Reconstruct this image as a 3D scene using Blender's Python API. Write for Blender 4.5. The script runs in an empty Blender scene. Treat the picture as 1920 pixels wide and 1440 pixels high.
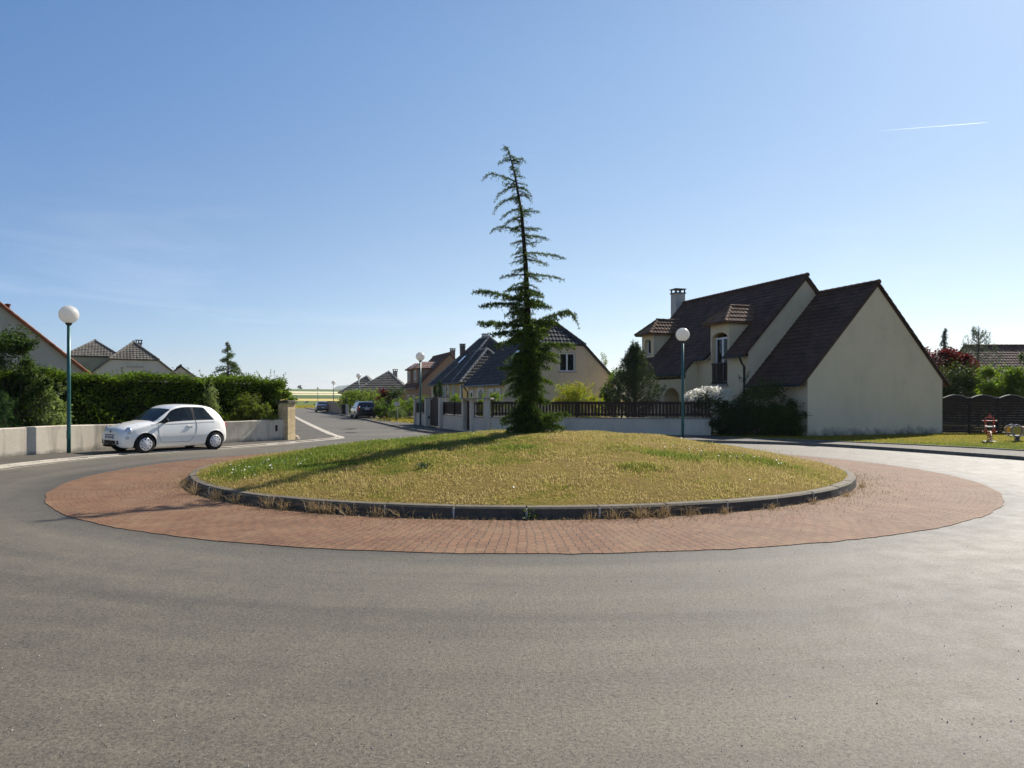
import bpy, bmesh, math, random
import numpy as np
from mathutils import Vector, Matrix
from mathutils.geometry import tessellate_polygon

random.seed(7)
RNG = np.random.default_rng(11)
SC = bpy.context.scene
COL = SC.collection
R = math.radians
FPX, HZ, CAMH = 1387.0, 750.0, 1.63
CX, CY = 0.2, 17.1            # middle of the roundabout


def gp(px, py, z=0.0):
    """ground point seen at a photo pixel"""
    Y = (CAMH - z) * FPX / (py - HZ)
    return ((px - 960) / FPX * Y, Y)


def at(px, Y):
    return (px - 960) / FPX * Y


def zz(py, Y):
    return CAMH - (py - HZ) / FPX * Y


# ------------------------------------------------------------------ objects
def tag(o, label=None, cat=None, group=None, kind=None):
    if label: o['label'] = label
    if cat: o['category'] = cat
    if group: o['group'] = group
    if kind: o['kind'] = kind
    return o


def thing(name, label, cat, loc=(0, 0, 0), rz=0.0, group=None):
    o = bpy.data.objects.new(name, None)
    o.empty_display_size = 0.3
    COL.objects.link(o)
    o.location = loc
    o.rotation_euler = (0, 0, rz)
    return tag(o, label, cat, group)


def dup(root, loc, rz=0.0, label=None):
    def cp(o, par):
        c = o.copy()
        COL.objects.link(c)
        if par is not None:
            c.parent = par
        for ch in list(o.children):
            cp(ch, c)
        return c
    r = cp(root, None)
    r.location = loc
    r.rotation_euler = (0, 0, rz)
    if label: r['label'] = label
    return r


class MB:
    """collects faces and links them as one mesh object"""
    def __init__(self):
        self.v, self.n, self.f = [], 0, []

    def add(self, verts, faces, mat=0, smooth=False, uv=None):
        verts = np.asarray(verts, dtype=np.float64).reshape(-1, 3)
        if isinstance(faces, np.ndarray):
            if len(faces):
                self.f.append((faces + self.n, mat, smooth))
        else:
            by = {}
            for q in faces: by.setdefault(len(q), []).append(q)
            for k, qs in by.items():
                self.f.append((np.array(qs, dtype=np.int64) + self.n, mat, smooth))
        self.v.append(verts)
        self.n += len(verts)
        return self

    def box(self, c, h, ax=None, mat=0, bev=0.0):
        c = np.array(c, float)
        A = np.eye(3) if ax is None else np.array(ax, float)
        h = np.array(h, float)
        if bev <= 0:
            s = np.array([(x, y, z) for z in (-1, 1) for y in (-1, 1) for x in (-1, 1)], float) * h
            f = [(0, 2, 3, 1), (4, 5, 7, 6), (0, 1, 5, 4), (2, 6, 7, 3), (0, 4, 6, 2), (1, 3, 7, 5)]
            return self.add(c + s @ A, f, mat)
        b = min(bev, *(h * 0.9))
        vs, fs = [], []
        idx = {}
        for sx in (-1, 1):
            for sy in (-1, 1):
                for sz in (-1, 1):
                    for a in range(3):
                        p = [sx * h[0], sy * h[1], sz * h[2]]
                        for k in range(3):
                            if k != a: p[k] -= (sx, sy, sz)[k] * b
                        idx[(sx, sy, sz, a)] = len(vs)
                        vs.append(p)
        for a in range(3):
            o1, o2 = [k for k in range(3) if k != a]
            for s in (-1, 1):
                q = []
                for (p1, p2) in ((-1, -1), (1, -1), (1, 1), (-1, 1)):
                    sg = [0, 0, 0]
                    sg[a], sg[o1], sg[o2] = s, p1, p2
                    q.append(idx[(*sg, a)])
                fs.append(tuple(q))
                for s2 in (-1, 1):
                    pass
        for a in range(3):
            o1, o2 = [k for k in range(3) if k != a]
            for s1 in (-1, 1):
                for s2 in (-1, 1):
                    q = []
                    for (sa, face) in ((-1, o1), (1, o1), (1, o2), (-1, o2)):
                        sg = [0, 0, 0]
                        sg[a], sg[o1], sg[o2] = sa, s1, s2
                        q.append(idx[(*sg, face)])
                    fs.append(tuple(q))
        for sx in (-1, 1):
            for sy in (-1, 1):
                for sz in (-1, 1):
                    fs.append(tuple(idx[(sx, sy, sz, a)] for a in range(3)))
        return self.add(c + np.array(vs) @ A, fs, mat)

    def bar(self, p, q, w, h=None, mat=0, up=(0, 0, 1)):
        p, q = np.array(p, float), np.array(q, float)
        d = q - p
        L = np.linalg.norm(d)
        d /= L
        u = np.array(up, float)
        if abs(d @ u) > 0.98: u = np.array((1.0, 0, 0))
        s = np.cross(u, d)
        s /= np.linalg.norm(s)
        t = np.cross(d, s)
        return self.box((p + q) / 2, (L / 2, w / 2, (h or w) / 2), (d, s, t), mat)

    def tube(self, pts, rad, seg=8, mat=0, cap=True, smooth=True):
        P = np.array(pts, float)
        n = len(P)
        rr = np.broadcast_to(np.array(rad, float), (n,))
        T = np.gradient(P, axis=0)
        T /= np.linalg.norm(T, axis=1)[:, None] + 1e-12
        ref = np.array((0.0, 0, 1)) if abs(T[0][2]) < 0.9 else np.array((1.0, 0, 0))
        A = np.arange(seg) * 2 * np.pi / seg
        V = []
        s = None
        for i in range(n):
            if s is None: s = np.cross(ref, T[i])
            s = s - (s @ T[i]) * T[i]
            s /= np.linalg.norm(s) + 1e-12
            t = np.cross(T[i], s)
            V.append(P[i] + rr[i] * (np.cos(A)[:, None] * s + np.sin(A)[:, None] * t))
        F = []
        for i in range(n - 1):
            for k in range(seg):
                F.append((i * seg + k, i * seg + (k + 1) % seg, (i + 1) * seg + (k + 1) % seg, (i + 1) * seg + k))
        self.add(np.concatenate(V), F, mat, smooth)
        if cap:
            self.add(V[0][::-1], [tuple(range(seg))], mat)
            self.add(V[-1], [tuple(range(seg))], mat)
        return self

    def lathe(self, prof, seg=20, c=(0, 0, 0), axis='z', mat=0, smooth=True):
        prof = np.array(prof, float)
        A = np.arange(seg) * 2 * np.pi / seg
        V = []
        for r, h in prof:
            x, y, z = r * np.cos(A), r * np.sin(A), np.full(seg, h)
            if axis == 'z': V.append(np.stack((x, y, z), 1))
            elif axis == 'y': V.append(np.stack((x, z, y), 1))
            else: V.append(np.stack((z, x, y), 1))
        F = [(i * seg + k, i * seg + (k + 1) % seg, (i + 1) * seg + (k + 1) % seg, (i + 1) * seg + k)
             for i in range(len(prof) - 1) for k in range(seg)]
        return self.add(np.concatenate(V) + np.array(c, float), F, mat, smooth)

    def ball(self, c, r, seg=16, rings=10, mat=0):
        r = np.broadcast_to(np.array(r, float), (3,))
        a = np.linspace(0, np.pi, rings + 1)
        prof = [(max(math.sin(t), 1e-4), -math.cos(t)) for t in a]
        m = MB()
        m.lathe(prof, seg)
        return self.add(m.v[0] * r + np.array(c, float), m.f[0][0], mat, True)

    def prism(self, poly, z0, z1, mat=0, sides=True, bottom=False):
        """flat polygon (list of x,y), from z0 to z1"""
        P = [(p[0], p[1]) for p in poly]
        n = len(P)
        tris = tessellate_polygon([[Vector((x, y, 0)) for x, y in P]])
        area = sum(P[i][0] * P[(i + 1) % n][1] - P[(i + 1) % n][0] * P[i][1] for i in range(n))
        top = [(x, y, z1) for x, y in P]
        ff = []
        for t in tris:
            a, b, c = (P[i] for i in t)
            cr = (b[0] - a[0]) * (c[1] - a[1]) - (b[1] - a[1]) * (c[0] - a[0])
            ff.append(tuple(t) if cr > 0 else (t[0], t[2], t[1]))
        self.add(top, ff, mat)
        if sides:
            bot = [(x, y, z0) for x, y in P]
            fs = []
            for i in range(n):
                j = (i + 1) % n
                q = (i, j, n + j, n + i)
                fs.append(q if area > 0 else q[::-1])
            self.add(bot + top, fs, mat)
        return self

    def build(self, name, mats, parent=None, loc=None):
        me = bpy.data.meshes.new(name)
        V = np.concatenate(self.v) if self.v else np.zeros((0, 3))
        me.vertices.add(len(V))
        me.vertices.foreach_set('co', V.astype(np.float32).ravel())
        nl = sum(f.size for f, _, _ in self.f)
        npoly = sum(len(f) for f, _, _ in self.f)
        me.loops.add(nl)
        me.polygons.add(npoly)
        li = np.concatenate([f.ravel() for f, _, _ in self.f]) if self.f else np.zeros(0)
        tot = np.concatenate([np.full(len(f), f.shape[1]) for f, _, _ in self.f])
        st = np.concatenate(([0], np.cumsum(tot)[:-1]))
        me.loops.foreach_set('vertex_index', li.astype(np.int32))
        me.polygons.foreach_set('loop_start', st.astype(np.int32))
        try:
            me.polygons.foreach_set('loop_total', tot.astype(np.int32))
        except Exception:
            pass
        me.polygons.foreach_set('material_index', np.concatenate([np.full(len(f), m) for f, m, _ in self.f]).astype(np.int32))
        me.polygons.foreach_set('use_smooth', np.concatenate([np.full(len(f), s) for f, _, s in self.f]).astype(bool))
        if not isinstance(mats, (list, tuple)): mats = [mats]
        for m in mats: me.materials.append(m)
        me.update(calc_edges=True)
        me.validate()
        o = bpy.data.objects.new(name, me)
        COL.objects.link(o)
        if parent is not None: o.parent = parent
        if loc is not None: o.location = loc
        return o


def struct(name, mb, mats):
    o = mb.build(name, mats)
    o['kind'] = 'structure'
    return o


# ------------------------------------------------------------------ materials
def nmat(name):
    m = bpy.data.materials.new(name)
    m.use_nodes = True
    nt = m.node_tree
    for n in list(nt.nodes): nt.nodes.remove(n)
    out = nt.nodes.new('ShaderNodeOutputMaterial')
    return m, nt, out


class NT:
    def __init__(self, nt): self.nt = nt
    def n(self, t, **kw):
        o = self.nt.nodes.new(t)
        for k, v in kw.items(): setattr(o, k, v)
        return o
    def l(self, a, b): self.nt.links.new(a, b)
    def val(self, sock, v):
        if hasattr(v, 'is_output'): self.l(v, sock)
        else: sock.default_value = v
    def math(self, op, a, b=0.0, c=0.0):
        o = self.n('ShaderNodeMath', operation=op)
        self.val(o.inputs[0], a); self.val(o.inputs[1], b); self.val(o.inputs[2], c)
        return o.outputs[0]
    def noise(self, vec, scale, detail=3.0, rough=0.55, dist=0.0, dim='3D'):
        o = self.n('ShaderNodeTexNoise', noise_dimensions=dim)
        if vec is not None: self.l(vec, o.inputs['Vector'])
        o.inputs['Scale'].default_value = scale
        o.inputs['Detail'].default_value = detail
        o.inputs['Roughness'].default_value = rough
        o.inputs['Distortion'].default_value = dist
        return o.outputs['Fac']
    def ramp(self, fac, stops, interp='LINEAR'):
        o = self.n('ShaderNodeValToRGB')
        r = o.color_ramp
        r.interpolation = interp
        while len(r.elements) < len(stops): r.elements.new(0.5)
        for e, (p, c) in zip(r.elements, stops):
            e.position = p
            e.color = (*c, 1) if len(c) == 3 else c
        self.l(fac, o.inputs[0])
        return o.outputs[0]
    def mix(self, fac, a, b, typ='MIX'):
        o = self.n('ShaderNodeMix', data_type='RGBA', blend_type=typ)
        self.val(o.inputs[0], fac)
        for s, v in ((o.inputs[6], a), (o.inputs[7], b)):
            if hasattr(v, 'is_output'): self.l(v, s)
            else: s.default_value = (*v, 1) if len(v) == 3 else v
        return o.outputs[2]
    def coord(self, which='Object'):
        return self.n('ShaderNodeTexCoord').outputs[which]
    def bump(self, h, strength=0.3, dist=0.02):
        o = self.n('ShaderNodeBump')
        o.inputs['Strength'].default_value = strength
        o.inputs['Distance'].default_value = dist
        self.l(h, o.inputs['Height'])
        return o.outputs[0]
    def pbsdf(self, col, rough=0.6, spec=0.5, metal=0.0, normal=None, coat=0.0):
        o = self.n('ShaderNodeBsdfPrincipled')
        if hasattr(col, 'is_output'): self.l(col, o.inputs['Base Color'])
        else: o.inputs['Base Color'].default_value = (*col, 1)
        self.val(o.inputs['Roughness'], rough)
        o.inputs['Specular IOR Level'].default_value = spec
        o.inputs['Metallic'].default_value = metal
        o.inputs['Coat Weight'].default_value = coat
        o.inputs['Coat Roughness'].default_value = 0.05
        if normal is not None: self.l(normal, o.inputs['Normal'])
        return o


def plain(name, col, rough=0.6, spec=0.4, metal=0.0, var=0.12, scale=6.0, bump=0.0, coat=0.0):
    """colour with a little procedural unevenness"""
    m, nt, out = nmat(name)
    N = NT(nt)
    c = N.coord()
    f = N.noise(c, scale, 4)
    a = tuple(max(0, x * (1 - var)) for x in col)
    b = tuple(min(1, x * (1 + var)) for x in col)
    colr = N.ramp(f, [(0.3, a), (0.7, b)])
    nrm = N.bump(N.noise(c, scale * 8, 3), bump, 0.01) if bump else None
    p = N.pbsdf(colr, rough, spec, metal, nrm, coat)
    N.l(p.outputs[0], out.inputs[0])
    return m


def render_mat(name, col, stain=0.25, foot_shade_h=0.0, coarse=60.0, streak=(0.3, 0.28, 0.24), patchy=0.26):
    """rendered / roughcast wall"""
    m, nt, out = nmat(name)
    N = NT(nt)
    c = N.coord()
    big = N.noise(c, 0.9, 5, 0.6)
    mp = N.n('ShaderNodeMapping')
    mp.inputs['Scale'].default_value = (2.2, 2.2, 0.25)
    N.l(c, mp.inputs[0])
    st = N.noise(mp.outputs[0], 1.6, 4, 0.6)
    dark = tuple(x * (1 - patchy) for x in col)
    lite = tuple(min(1, x * (1 + patchy * 0.4)) for x in col)
    colr = N.ramp(big, [(0.3, dark), (0.5, col), (0.75, lite)])
    colr = N.mix(N.math('MULTIPLY', N.ramp(st, [(0.5, (0, 0, 0)), (0.72, (1, 1, 1))]), stain), colr, streak)
    fine = N.noise(c, coarse, 4, 0.7)
    colr = N.mix(0.35, colr, N.mix(1.0, colr, N.ramp(fine, [(0.3, (0.55, 0.55, 0.55)), (0.7, (1.25, 1.25, 1.25))]), 'MULTIPLY'))
    if foot_shade_h > 0:
        sp = N.n('ShaderNodeSeparateXYZ'); N.l(c, sp.inputs[0])
        h = N.math('ADD', N.math('DIVIDE', sp.outputs[2], foot_shade_h), N.math('MULTIPLY', N.math('SUBTRACT', N.noise(c, 2.6, 5, 0.65), 0.5), 2.4))
        colr = N.mix(N.ramp(h, [(0.0, (0.85, 0.85, 0.85)), (0.9, (0, 0, 0))]), colr, (0.1, 0.1, 0.085))  # occlusion shade put into the colour, patchy, darkest at the wall foot
    p = N.pbsdf(colr, 0.9, 0.2, 0, N.bump(fine, 0.55, 0.02))
    N.l(p.outputs[0], out.inputs[0])
    return m


def tile_mat(name, c1, c2, rough=0.78, spec=0.2):
    m, nt, out = nmat(name)
    N = NT(nt)
    c = N.coord()
    vor = N.n('ShaderNodeTexVoronoi', feature='F1')
    vor.inputs['Scale'].default_value = 3.2
    N.l(c, vor.inputs['Vector'])
    bw = N.n('ShaderNodeRGBToBW'); N.l(vor.outputs['Color'], bw.inputs[0])
    col = N.mix(bw.outputs[0], c1, c2)
    big = N.noise(c, 0.8, 4, 0.6)
    col = N.mix(0.55, col, N.mix(1.0, col, N.ramp(big, [(0.3, (0.6, 0.6, 0.6)), (0.7, (1.3, 1.3, 1.25))]), 'MULTIPLY'))
    p = N.pbsdf(col, rough, spec, 0, N.bump(N.noise(c, 40, 3), 0.2, 0.01))
    N.l(p.outputs[0], out.inputs[0])
    return m


def leaf_mat(name, c1, c2, transl=0.35, scale=1.2, rough=0.6, spec=0.18, tcol=None, third=None):
    m, nt, out = nmat(name)
    N = NT(nt)
    c = N.coord()
    geo = N.n('ShaderNodeNewGeometry')
    f = N.noise(c, scale, 3, 0.6)
    f2 = N.math('ADD', N.math('MULTIPLY', f, 0.75), N.math('MULTIPLY', geo.outputs['Random Per Island'], 0.5))
    stops = [(0.3, c1), (0.85, c2)]
    if third: stops = [(0.25, c1), (0.6, c2), (0.86, third)]
    col = N.ramp(f2, stops)
    p = N.pbsdf(col, rough, spec)
    t = N.n('ShaderNodeBsdfTranslucent')
    tc = N.mix(1.0, col, tcol or (1.25, 1.35, 0.6), 'MULTIPLY')
    N.l(tc, t.inputs[0])
    mx = N.n('ShaderNodeMixShader')
    mx.inputs[0].default_value = transl
    N.l(p.outputs[0], mx.inputs[1]); N.l(t.outputs[0], mx.inputs[2])
    N.l(mx.outputs[0], out.inputs[0])
    return m


def glass_mat(name, col=(0.012, 0.015, 0.018), see=0.25):
    m, nt, out = nmat(name)
    N = NT(nt)
    p = N.pbsdf(N.ramp(N.noise(N.coord(), 3.0), [(0.3, tuple(x * 0.8 for x in col)), (0.7, tuple(x * 1.2 for x in col))]), 0.04, 0.6)
    t = N.n('ShaderNodeBsdfTransparent'); t.inputs[0].default_value = (0.75, 0.8, 0.8, 1)
    mx = N.n('ShaderNodeMixShader'); mx.inputs[0].default_value = see
    N.l(p.outputs[0], mx.inputs[1]); N.l(t.outputs[0], mx.inputs[2])
    N.l(mx.outputs[0], out.inputs[0])
    return m
# ================================================================== SETTING
def arc(cx, cy, r, a0, a1, n=40):
    return [(cx + r * math.cos(R(a0 + (a1 - a0) * i / n)), cy + r * math.sin(R(a0 + (a1 - a0) * i / n))) for i in range(n + 1)]


def smooth_line(P, n=8):
    """Catmull-Rom through the points"""
    P = [np.array(p, float) for p in P]
    Q = [2 * P[0] - P[1]] + P + [2 * P[-1] - P[-2]]
    out = []
    for i in range(1, len(Q) - 2):
        for k in range(n):
            t = k / n
            a, b, c, d = Q[i - 1], Q[i], Q[i + 1], Q[i + 2]
            out.append(0.5 * ((2 * b) + (c - a) * t + (2 * a - 5 * b + 4 * c - d) * t * t + (3 * b - a - 3 * c + d) * t ** 3))
    out.append(P[-1])
    return [tuple(p) for p in out]


def normals2(P):
    P = np.array(P, float)
    T = np.gradient(P, axis=0)
    T /= np.linalg.norm(T, axis=1)[:, None] + 1e-12
    return np.stack((-T[:, 1], T[:, 0]), 1)         # to the left of travel


def ribbon(mb, P, o0, o1, z0, z1, mat=0, ends=True):
    """band along a polyline between two sideways offsets (left positive), top z1, skirts to z0"""
    P = np.array(P, float)
    Nn = normals2(P)
    A, B = P + Nn * o0, P + Nn * o1
    n = len(P)
    for k in range(n - 1):
        a0, a1, b0, b1 = A[k], A[k + 1], B[k], B[k + 1]
        q = [(*a0, z1), (*a1, z1), (*b1, z1), (*b0, z1), (*a0, z0), (*a1, z0), (*b1, z0), (*b0, z0)]
        fs = [(0, 1, 2, 3), (0, 4, 5, 1), (3, 2, 6, 7)]
        if k == 0 and ends: fs.append((0, 3, 7, 4))
        if k == n - 2 and ends: fs.append((1, 5, 6, 2))
        mb.add(q, fs, mat)


# ---- terrain with the rising fields
GD = np.array([0, 135, 150, 250, 400, 600, 900, 1300, 1800, 2600, 4000, 6500, 9000], float)
GZ = np.array([-0.03, -0.03, 0.02, 0.45, 2.25, 5.1, 10.9, 20.6, 24.0, 26, 28, 30, 30], float)


def ground_z(d):
    return np.interp(d, GD, GZ)


rad = np.concatenate((np.linspace(0.0, 130, 14)[1:], np.linspace(135, 420, 24), np.linspace(450, 1300, 18), np.array([1500, 1800, 2600, 4000, 6500, 9000])))
seg = 96
ang = np.arange(seg) * 2 * np.pi / seg
V = [np.array([[0, 0, -0.03]])]
for r_ in rad:
    z = ground_z(r_)
    z = z + (0 if r_ < 200 else 0.0015 * r_ * np.sin(ang * 3 + 0.5) * (np.cos(ang) > -2))
    V.append(np.stack((r_ * np.cos(ang), r_ * np.sin(ang), np.broadcast_to(z, (seg,))), 1))
g = MB()
F = [(0, 1 + k, 1 + (k + 1) % seg) for k in range(seg)]
for i in range(len(rad) - 1):
    b0, b1 = 1 + i * seg, 1 + (i + 1) * seg
    F += [(b0 + k, b1 + k, b1 + (k + 1) % seg, b0 + (k + 1) % seg) for k in range(seg)]
g.add(np.concatenate(V), F, 0, True)


def ground_mat():
    m, nt, out = nmat('fields_and_lawns')
    N = NT(nt)
    c = N.coord()
    sp = N.n('ShaderNodeSeparateXYZ'); N.l(c, sp.inputs[0])
    d = N.math('SQRT', N.math('ADD', N.math('MULTIPLY', sp.outputs[0], sp.outputs[0]), N.math('MULTIPLY', sp.outputs[1], sp.outputs[1])))
    w = N.math('MULTIPLY', N.math('SUBTRACT', N.noise(c, 0.006, 2), 0.5), 60.0)
    d2 = N.math('DIVIDE', N.math('ADD', d, N.math('MULTIPLY', w, N.math('DIVIDE', d, 500.0))), 1400.0)
    green, dgreen, straw, pale, brown = (0.10, 0.13, 0.035), (0.062, 0.10, 0.03), (0.50, 0.38, 0.12), (0.62, 0.55, 0.34), (0.16, 0.14, 0.075)
    st = [(0.0, (0.16, 0.14, 0.045)), (150 / 1400, (0.2, 0.19, 0.055)), (200 / 1400, green), (325 / 1400, straw), (405 / 1400, brown),
          (440 / 1400, dgreen), (560 / 1400, green), (665 / 1400, pale), (745 / 1400, brown), (815 / 1400, pale), (985 / 1400, dgreen), (1130 / 1400, green)]
    col = N.ramp(d2, st, 'CONSTANT')
    n1 = N.noise(c, 0.35, 5, 0.65)
    n2 = N.noise(c, 9.0, 4, 0.7)
    col = N.mix(0.6, col, N.mix(1.0, col, N.ramp(n1, [(0.3, (0.6, 0.65, 0.6)), (0.7, (1.3, 1.25, 1.2))]), 'MULTIPLY'))
    col = N.mix(0.6, col, N.mix(1.0, col, N.ramp(n2, [(0.3, (0.5, 0.55, 0.5)), (0.7, (1.4, 1.35, 1.3))]), 'MULTIPLY'))
    p = N.pbsdf(col, 0.95, 0.1, 0, N.bump(n2, 0.5, 0.05))
    N.l(p.outputs[0], out.inputs[0])
    return m


struct('ground', g, ground_mat())

# ---- far mesa hill
h = MB()
hx = np.linspace(-1, 1, 41)
prof = np.interp(hx, [-1, -0.62, -0.34, -0.30, 0.35, 0.4, 1], [0, 0.42, 0.72, 0.97, 1.0, 0.7, 0])
D0 = 5200.0
rows = []
for j, t in enumerate(np.linspace(-1, 1, 15)):
    e = math.sqrt(max(0, 1 - t * t)) ** 0.7
    rows.append(np.stack((at(668, D0) + hx * 215, D0 + t * 420 + 40 * np.sin(hx * 3), 20 + prof * 87 * e + 2.5 * np.sin(hx * 23 + j)), 1))
F = [(j * 41 + i, j * 41 + i + 1, (j + 1) * 41 + i + 1, (j + 1) * 41 + i) for j in range(14) for i in range(40)]
h.add(np.concatenate(rows), F, 0, True)
struct('hill', h, plain('hill_woodland', (0.06, 0.085, 0.04), 0.95, 0.1, 0, 0.35, 0.02))

# ---- outlines of the road
KL = smooth_line([(-9.9, 9.6), (-12.05, 14.4), (-12.35, 17.8), (-11.75, 21.2), (-9.75, 24.7), (-8.5, 27.6)], 8)       # kerb line, left of the ring
TIP = [(-7.75, 29.9), (-7.42, 31.2), (-7.55, 32.2)]
KSL = smooth_line([(-8.35, 34.2), (-11.0, 41.8), (-14.7, 52.6), (-20.8, 70.7), (-33.5, 109), (-47, 149)], 6)                # left kerb of the side street
KSR = smooth_line([(-40.5, 149), (-29.2, 112), (-20.5, 85), (-12.0, 60), (-7.2, 45.0), (-4.5, 37.2), (-2.1, 33.0), (1.4, 30.6), (4.9, 29.2), (7.95, 27.9), (11.1, 25.7), (13.8, 19.9), (14.1, 16.5), (13.1, 12), (10.4, 8.4)], 8)
left_edge = KL + smooth_line([KL[-1]] + TIP + [KSL[0]], 5)[1:-1] + KSL
outer = [(-6.2, -30), (-5.9, -4), (-6.6, 4.5)] + left_edge + KSR + [(8.0, 4.5), (7.2, -4), (7.4, -30)]
rd = MB()
rd.prism(outer[::-1], 0, 0.004, 0, sides=False)


def asphalt_mat(name, base, ring=True, scale=1.0, spec=0.24, radd=0.06):
    m, nt, out = nmat(name)
    N = NT(nt)
    c = N.coord()
    sp = N.n('ShaderNodeSeparateXYZ'); N.l(c, sp.inputs[0])
    dx = N.math('SUBTRACT', sp.outputs[0], CX); dy = N.math('SUBTRACT', sp.outputs[1], CY)
    rr = N.math('SQRT', N.math('ADD', N.math('MULTIPLY', dx, dx), N.math('MULTIPLY', dy, dy)))
    cv = N.n('ShaderNodeCombineXYZ')
    N.l(rr, cv.inputs[0])
    N.l(N.math('MULTIPLY', N.math('ARCTAN2', dy, dx), 0.6), cv.inputs[1])
    bands = N.noise(cv.outputs[0], 1.25, 5, 0.62)
    big = N.noise(c, 0.28, 4, 0.6)
    mid = N.noise(c, 3.0, 5, 0.65)
    grain = N.math('ADD', N.math('MULTIPLY', N.noise(c, 95, 4, 0.75), 0.5), N.math('MULTIPLY', N.noise(c, 42, 4, 0.8), 0.5))
    v = N.n('ShaderNodeTexVoronoi'); v.inputs['Scale'].default_value = 120; N.l(c, v.inputs['Vector'])
    col = N.ramp(big, [(0.3, tuple(x * 0.86 for x in base)), (0.7, tuple(x * 1.12 for x in base))])
    if ring:
        col = N.mix(0.75, col, N.mix(1.0, col, N.ramp(bands, [(0.30, (0.62, 0.62, 0.63)), (0.5, (1, 1, 1)), (0.70, (1.3, 1.29, 1.26))]), 'MULTIPLY'))
        col = N.mix(1.0, col, N.ramp(N.math('DIVIDE', rr, 20.0), [(9.3 / 20, (0.62, 0.63, 0.66)), (9.95 / 20, (1.0, 1.0, 1.0)), (1.0, (1, 1, 1))]), 'MULTIPLY')
    col = N.mix(0.5, col, N.mix(1.0, col, N.ramp(mid, [(0.3, (0.78, 0.78, 0.78)), (0.7, (1.2, 1.2, 1.18))]), 'MULTIPLY'))
    col = N.mix(1.0, col, N.ramp(grain, [(0.37, (0.2, 0.2, 0.21)), (0.46, (0.9, 0.9, 0.9)), (0.62, (1.7, 1.66, 1.58))]), 'MULTIPLY')
    bw = N.n('ShaderNodeRGBToBW'); N.l(v.outputs['Color'], bw.inputs[0])
    spk = N.ramp(bw.outputs[0], [(0.86, (0, 0, 0)), (0.9, (1, 1, 1))])
    col = N.mix(N.math('MULTIPLY', spk, 0.4), col, (0.26, 0.24, 0.2))
    hgt = N.math('ADD', grain, N.math('MULTIPLY', bw.outputs[0], 0.4))
    p = N.pbsdf(col, N.ramp(mid, [(0.3, (0.54 + radd,) * 3), (0.7, (0.66 + radd,) * 3)]), spec, 0, N.bump(hgt, 0.55, 0.012))
    N.l(p.outputs[0], out.inputs[0])
    return m


M_ROAD = asphalt_mat('worn_asphalt', (0.103, 0.090, 0.068))
struct('road', rd, M_ROAD)

# ---- ring of red pavers
br = MB()
NB = 400
ab = np.arange(NB) * 2 * np.pi / NB
ro = 9.3 + 0.012 * np.sin(ab * 37) + RNG.normal(0, 0.009, NB)
def ring_(r_, z_): return np.stack((CX + r_ * np.cos(ab), CY + r_ * np.sin(ab), np.full(NB, z_)), 1)
V = np.concatenate((ring_(6.9, 0.012), ring_(ro, 0.012), ring_(ro + 0.004, 0.0)))
br.add(V, [(k, NB + k, NB + (k + 1) % NB, (k + 1) % NB) for k in range(NB)] + [(NB + k, 2 * NB + k, 2 * NB + (k + 1) % NB, NB + (k + 1) % NB) for k in range(NB)])


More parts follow.
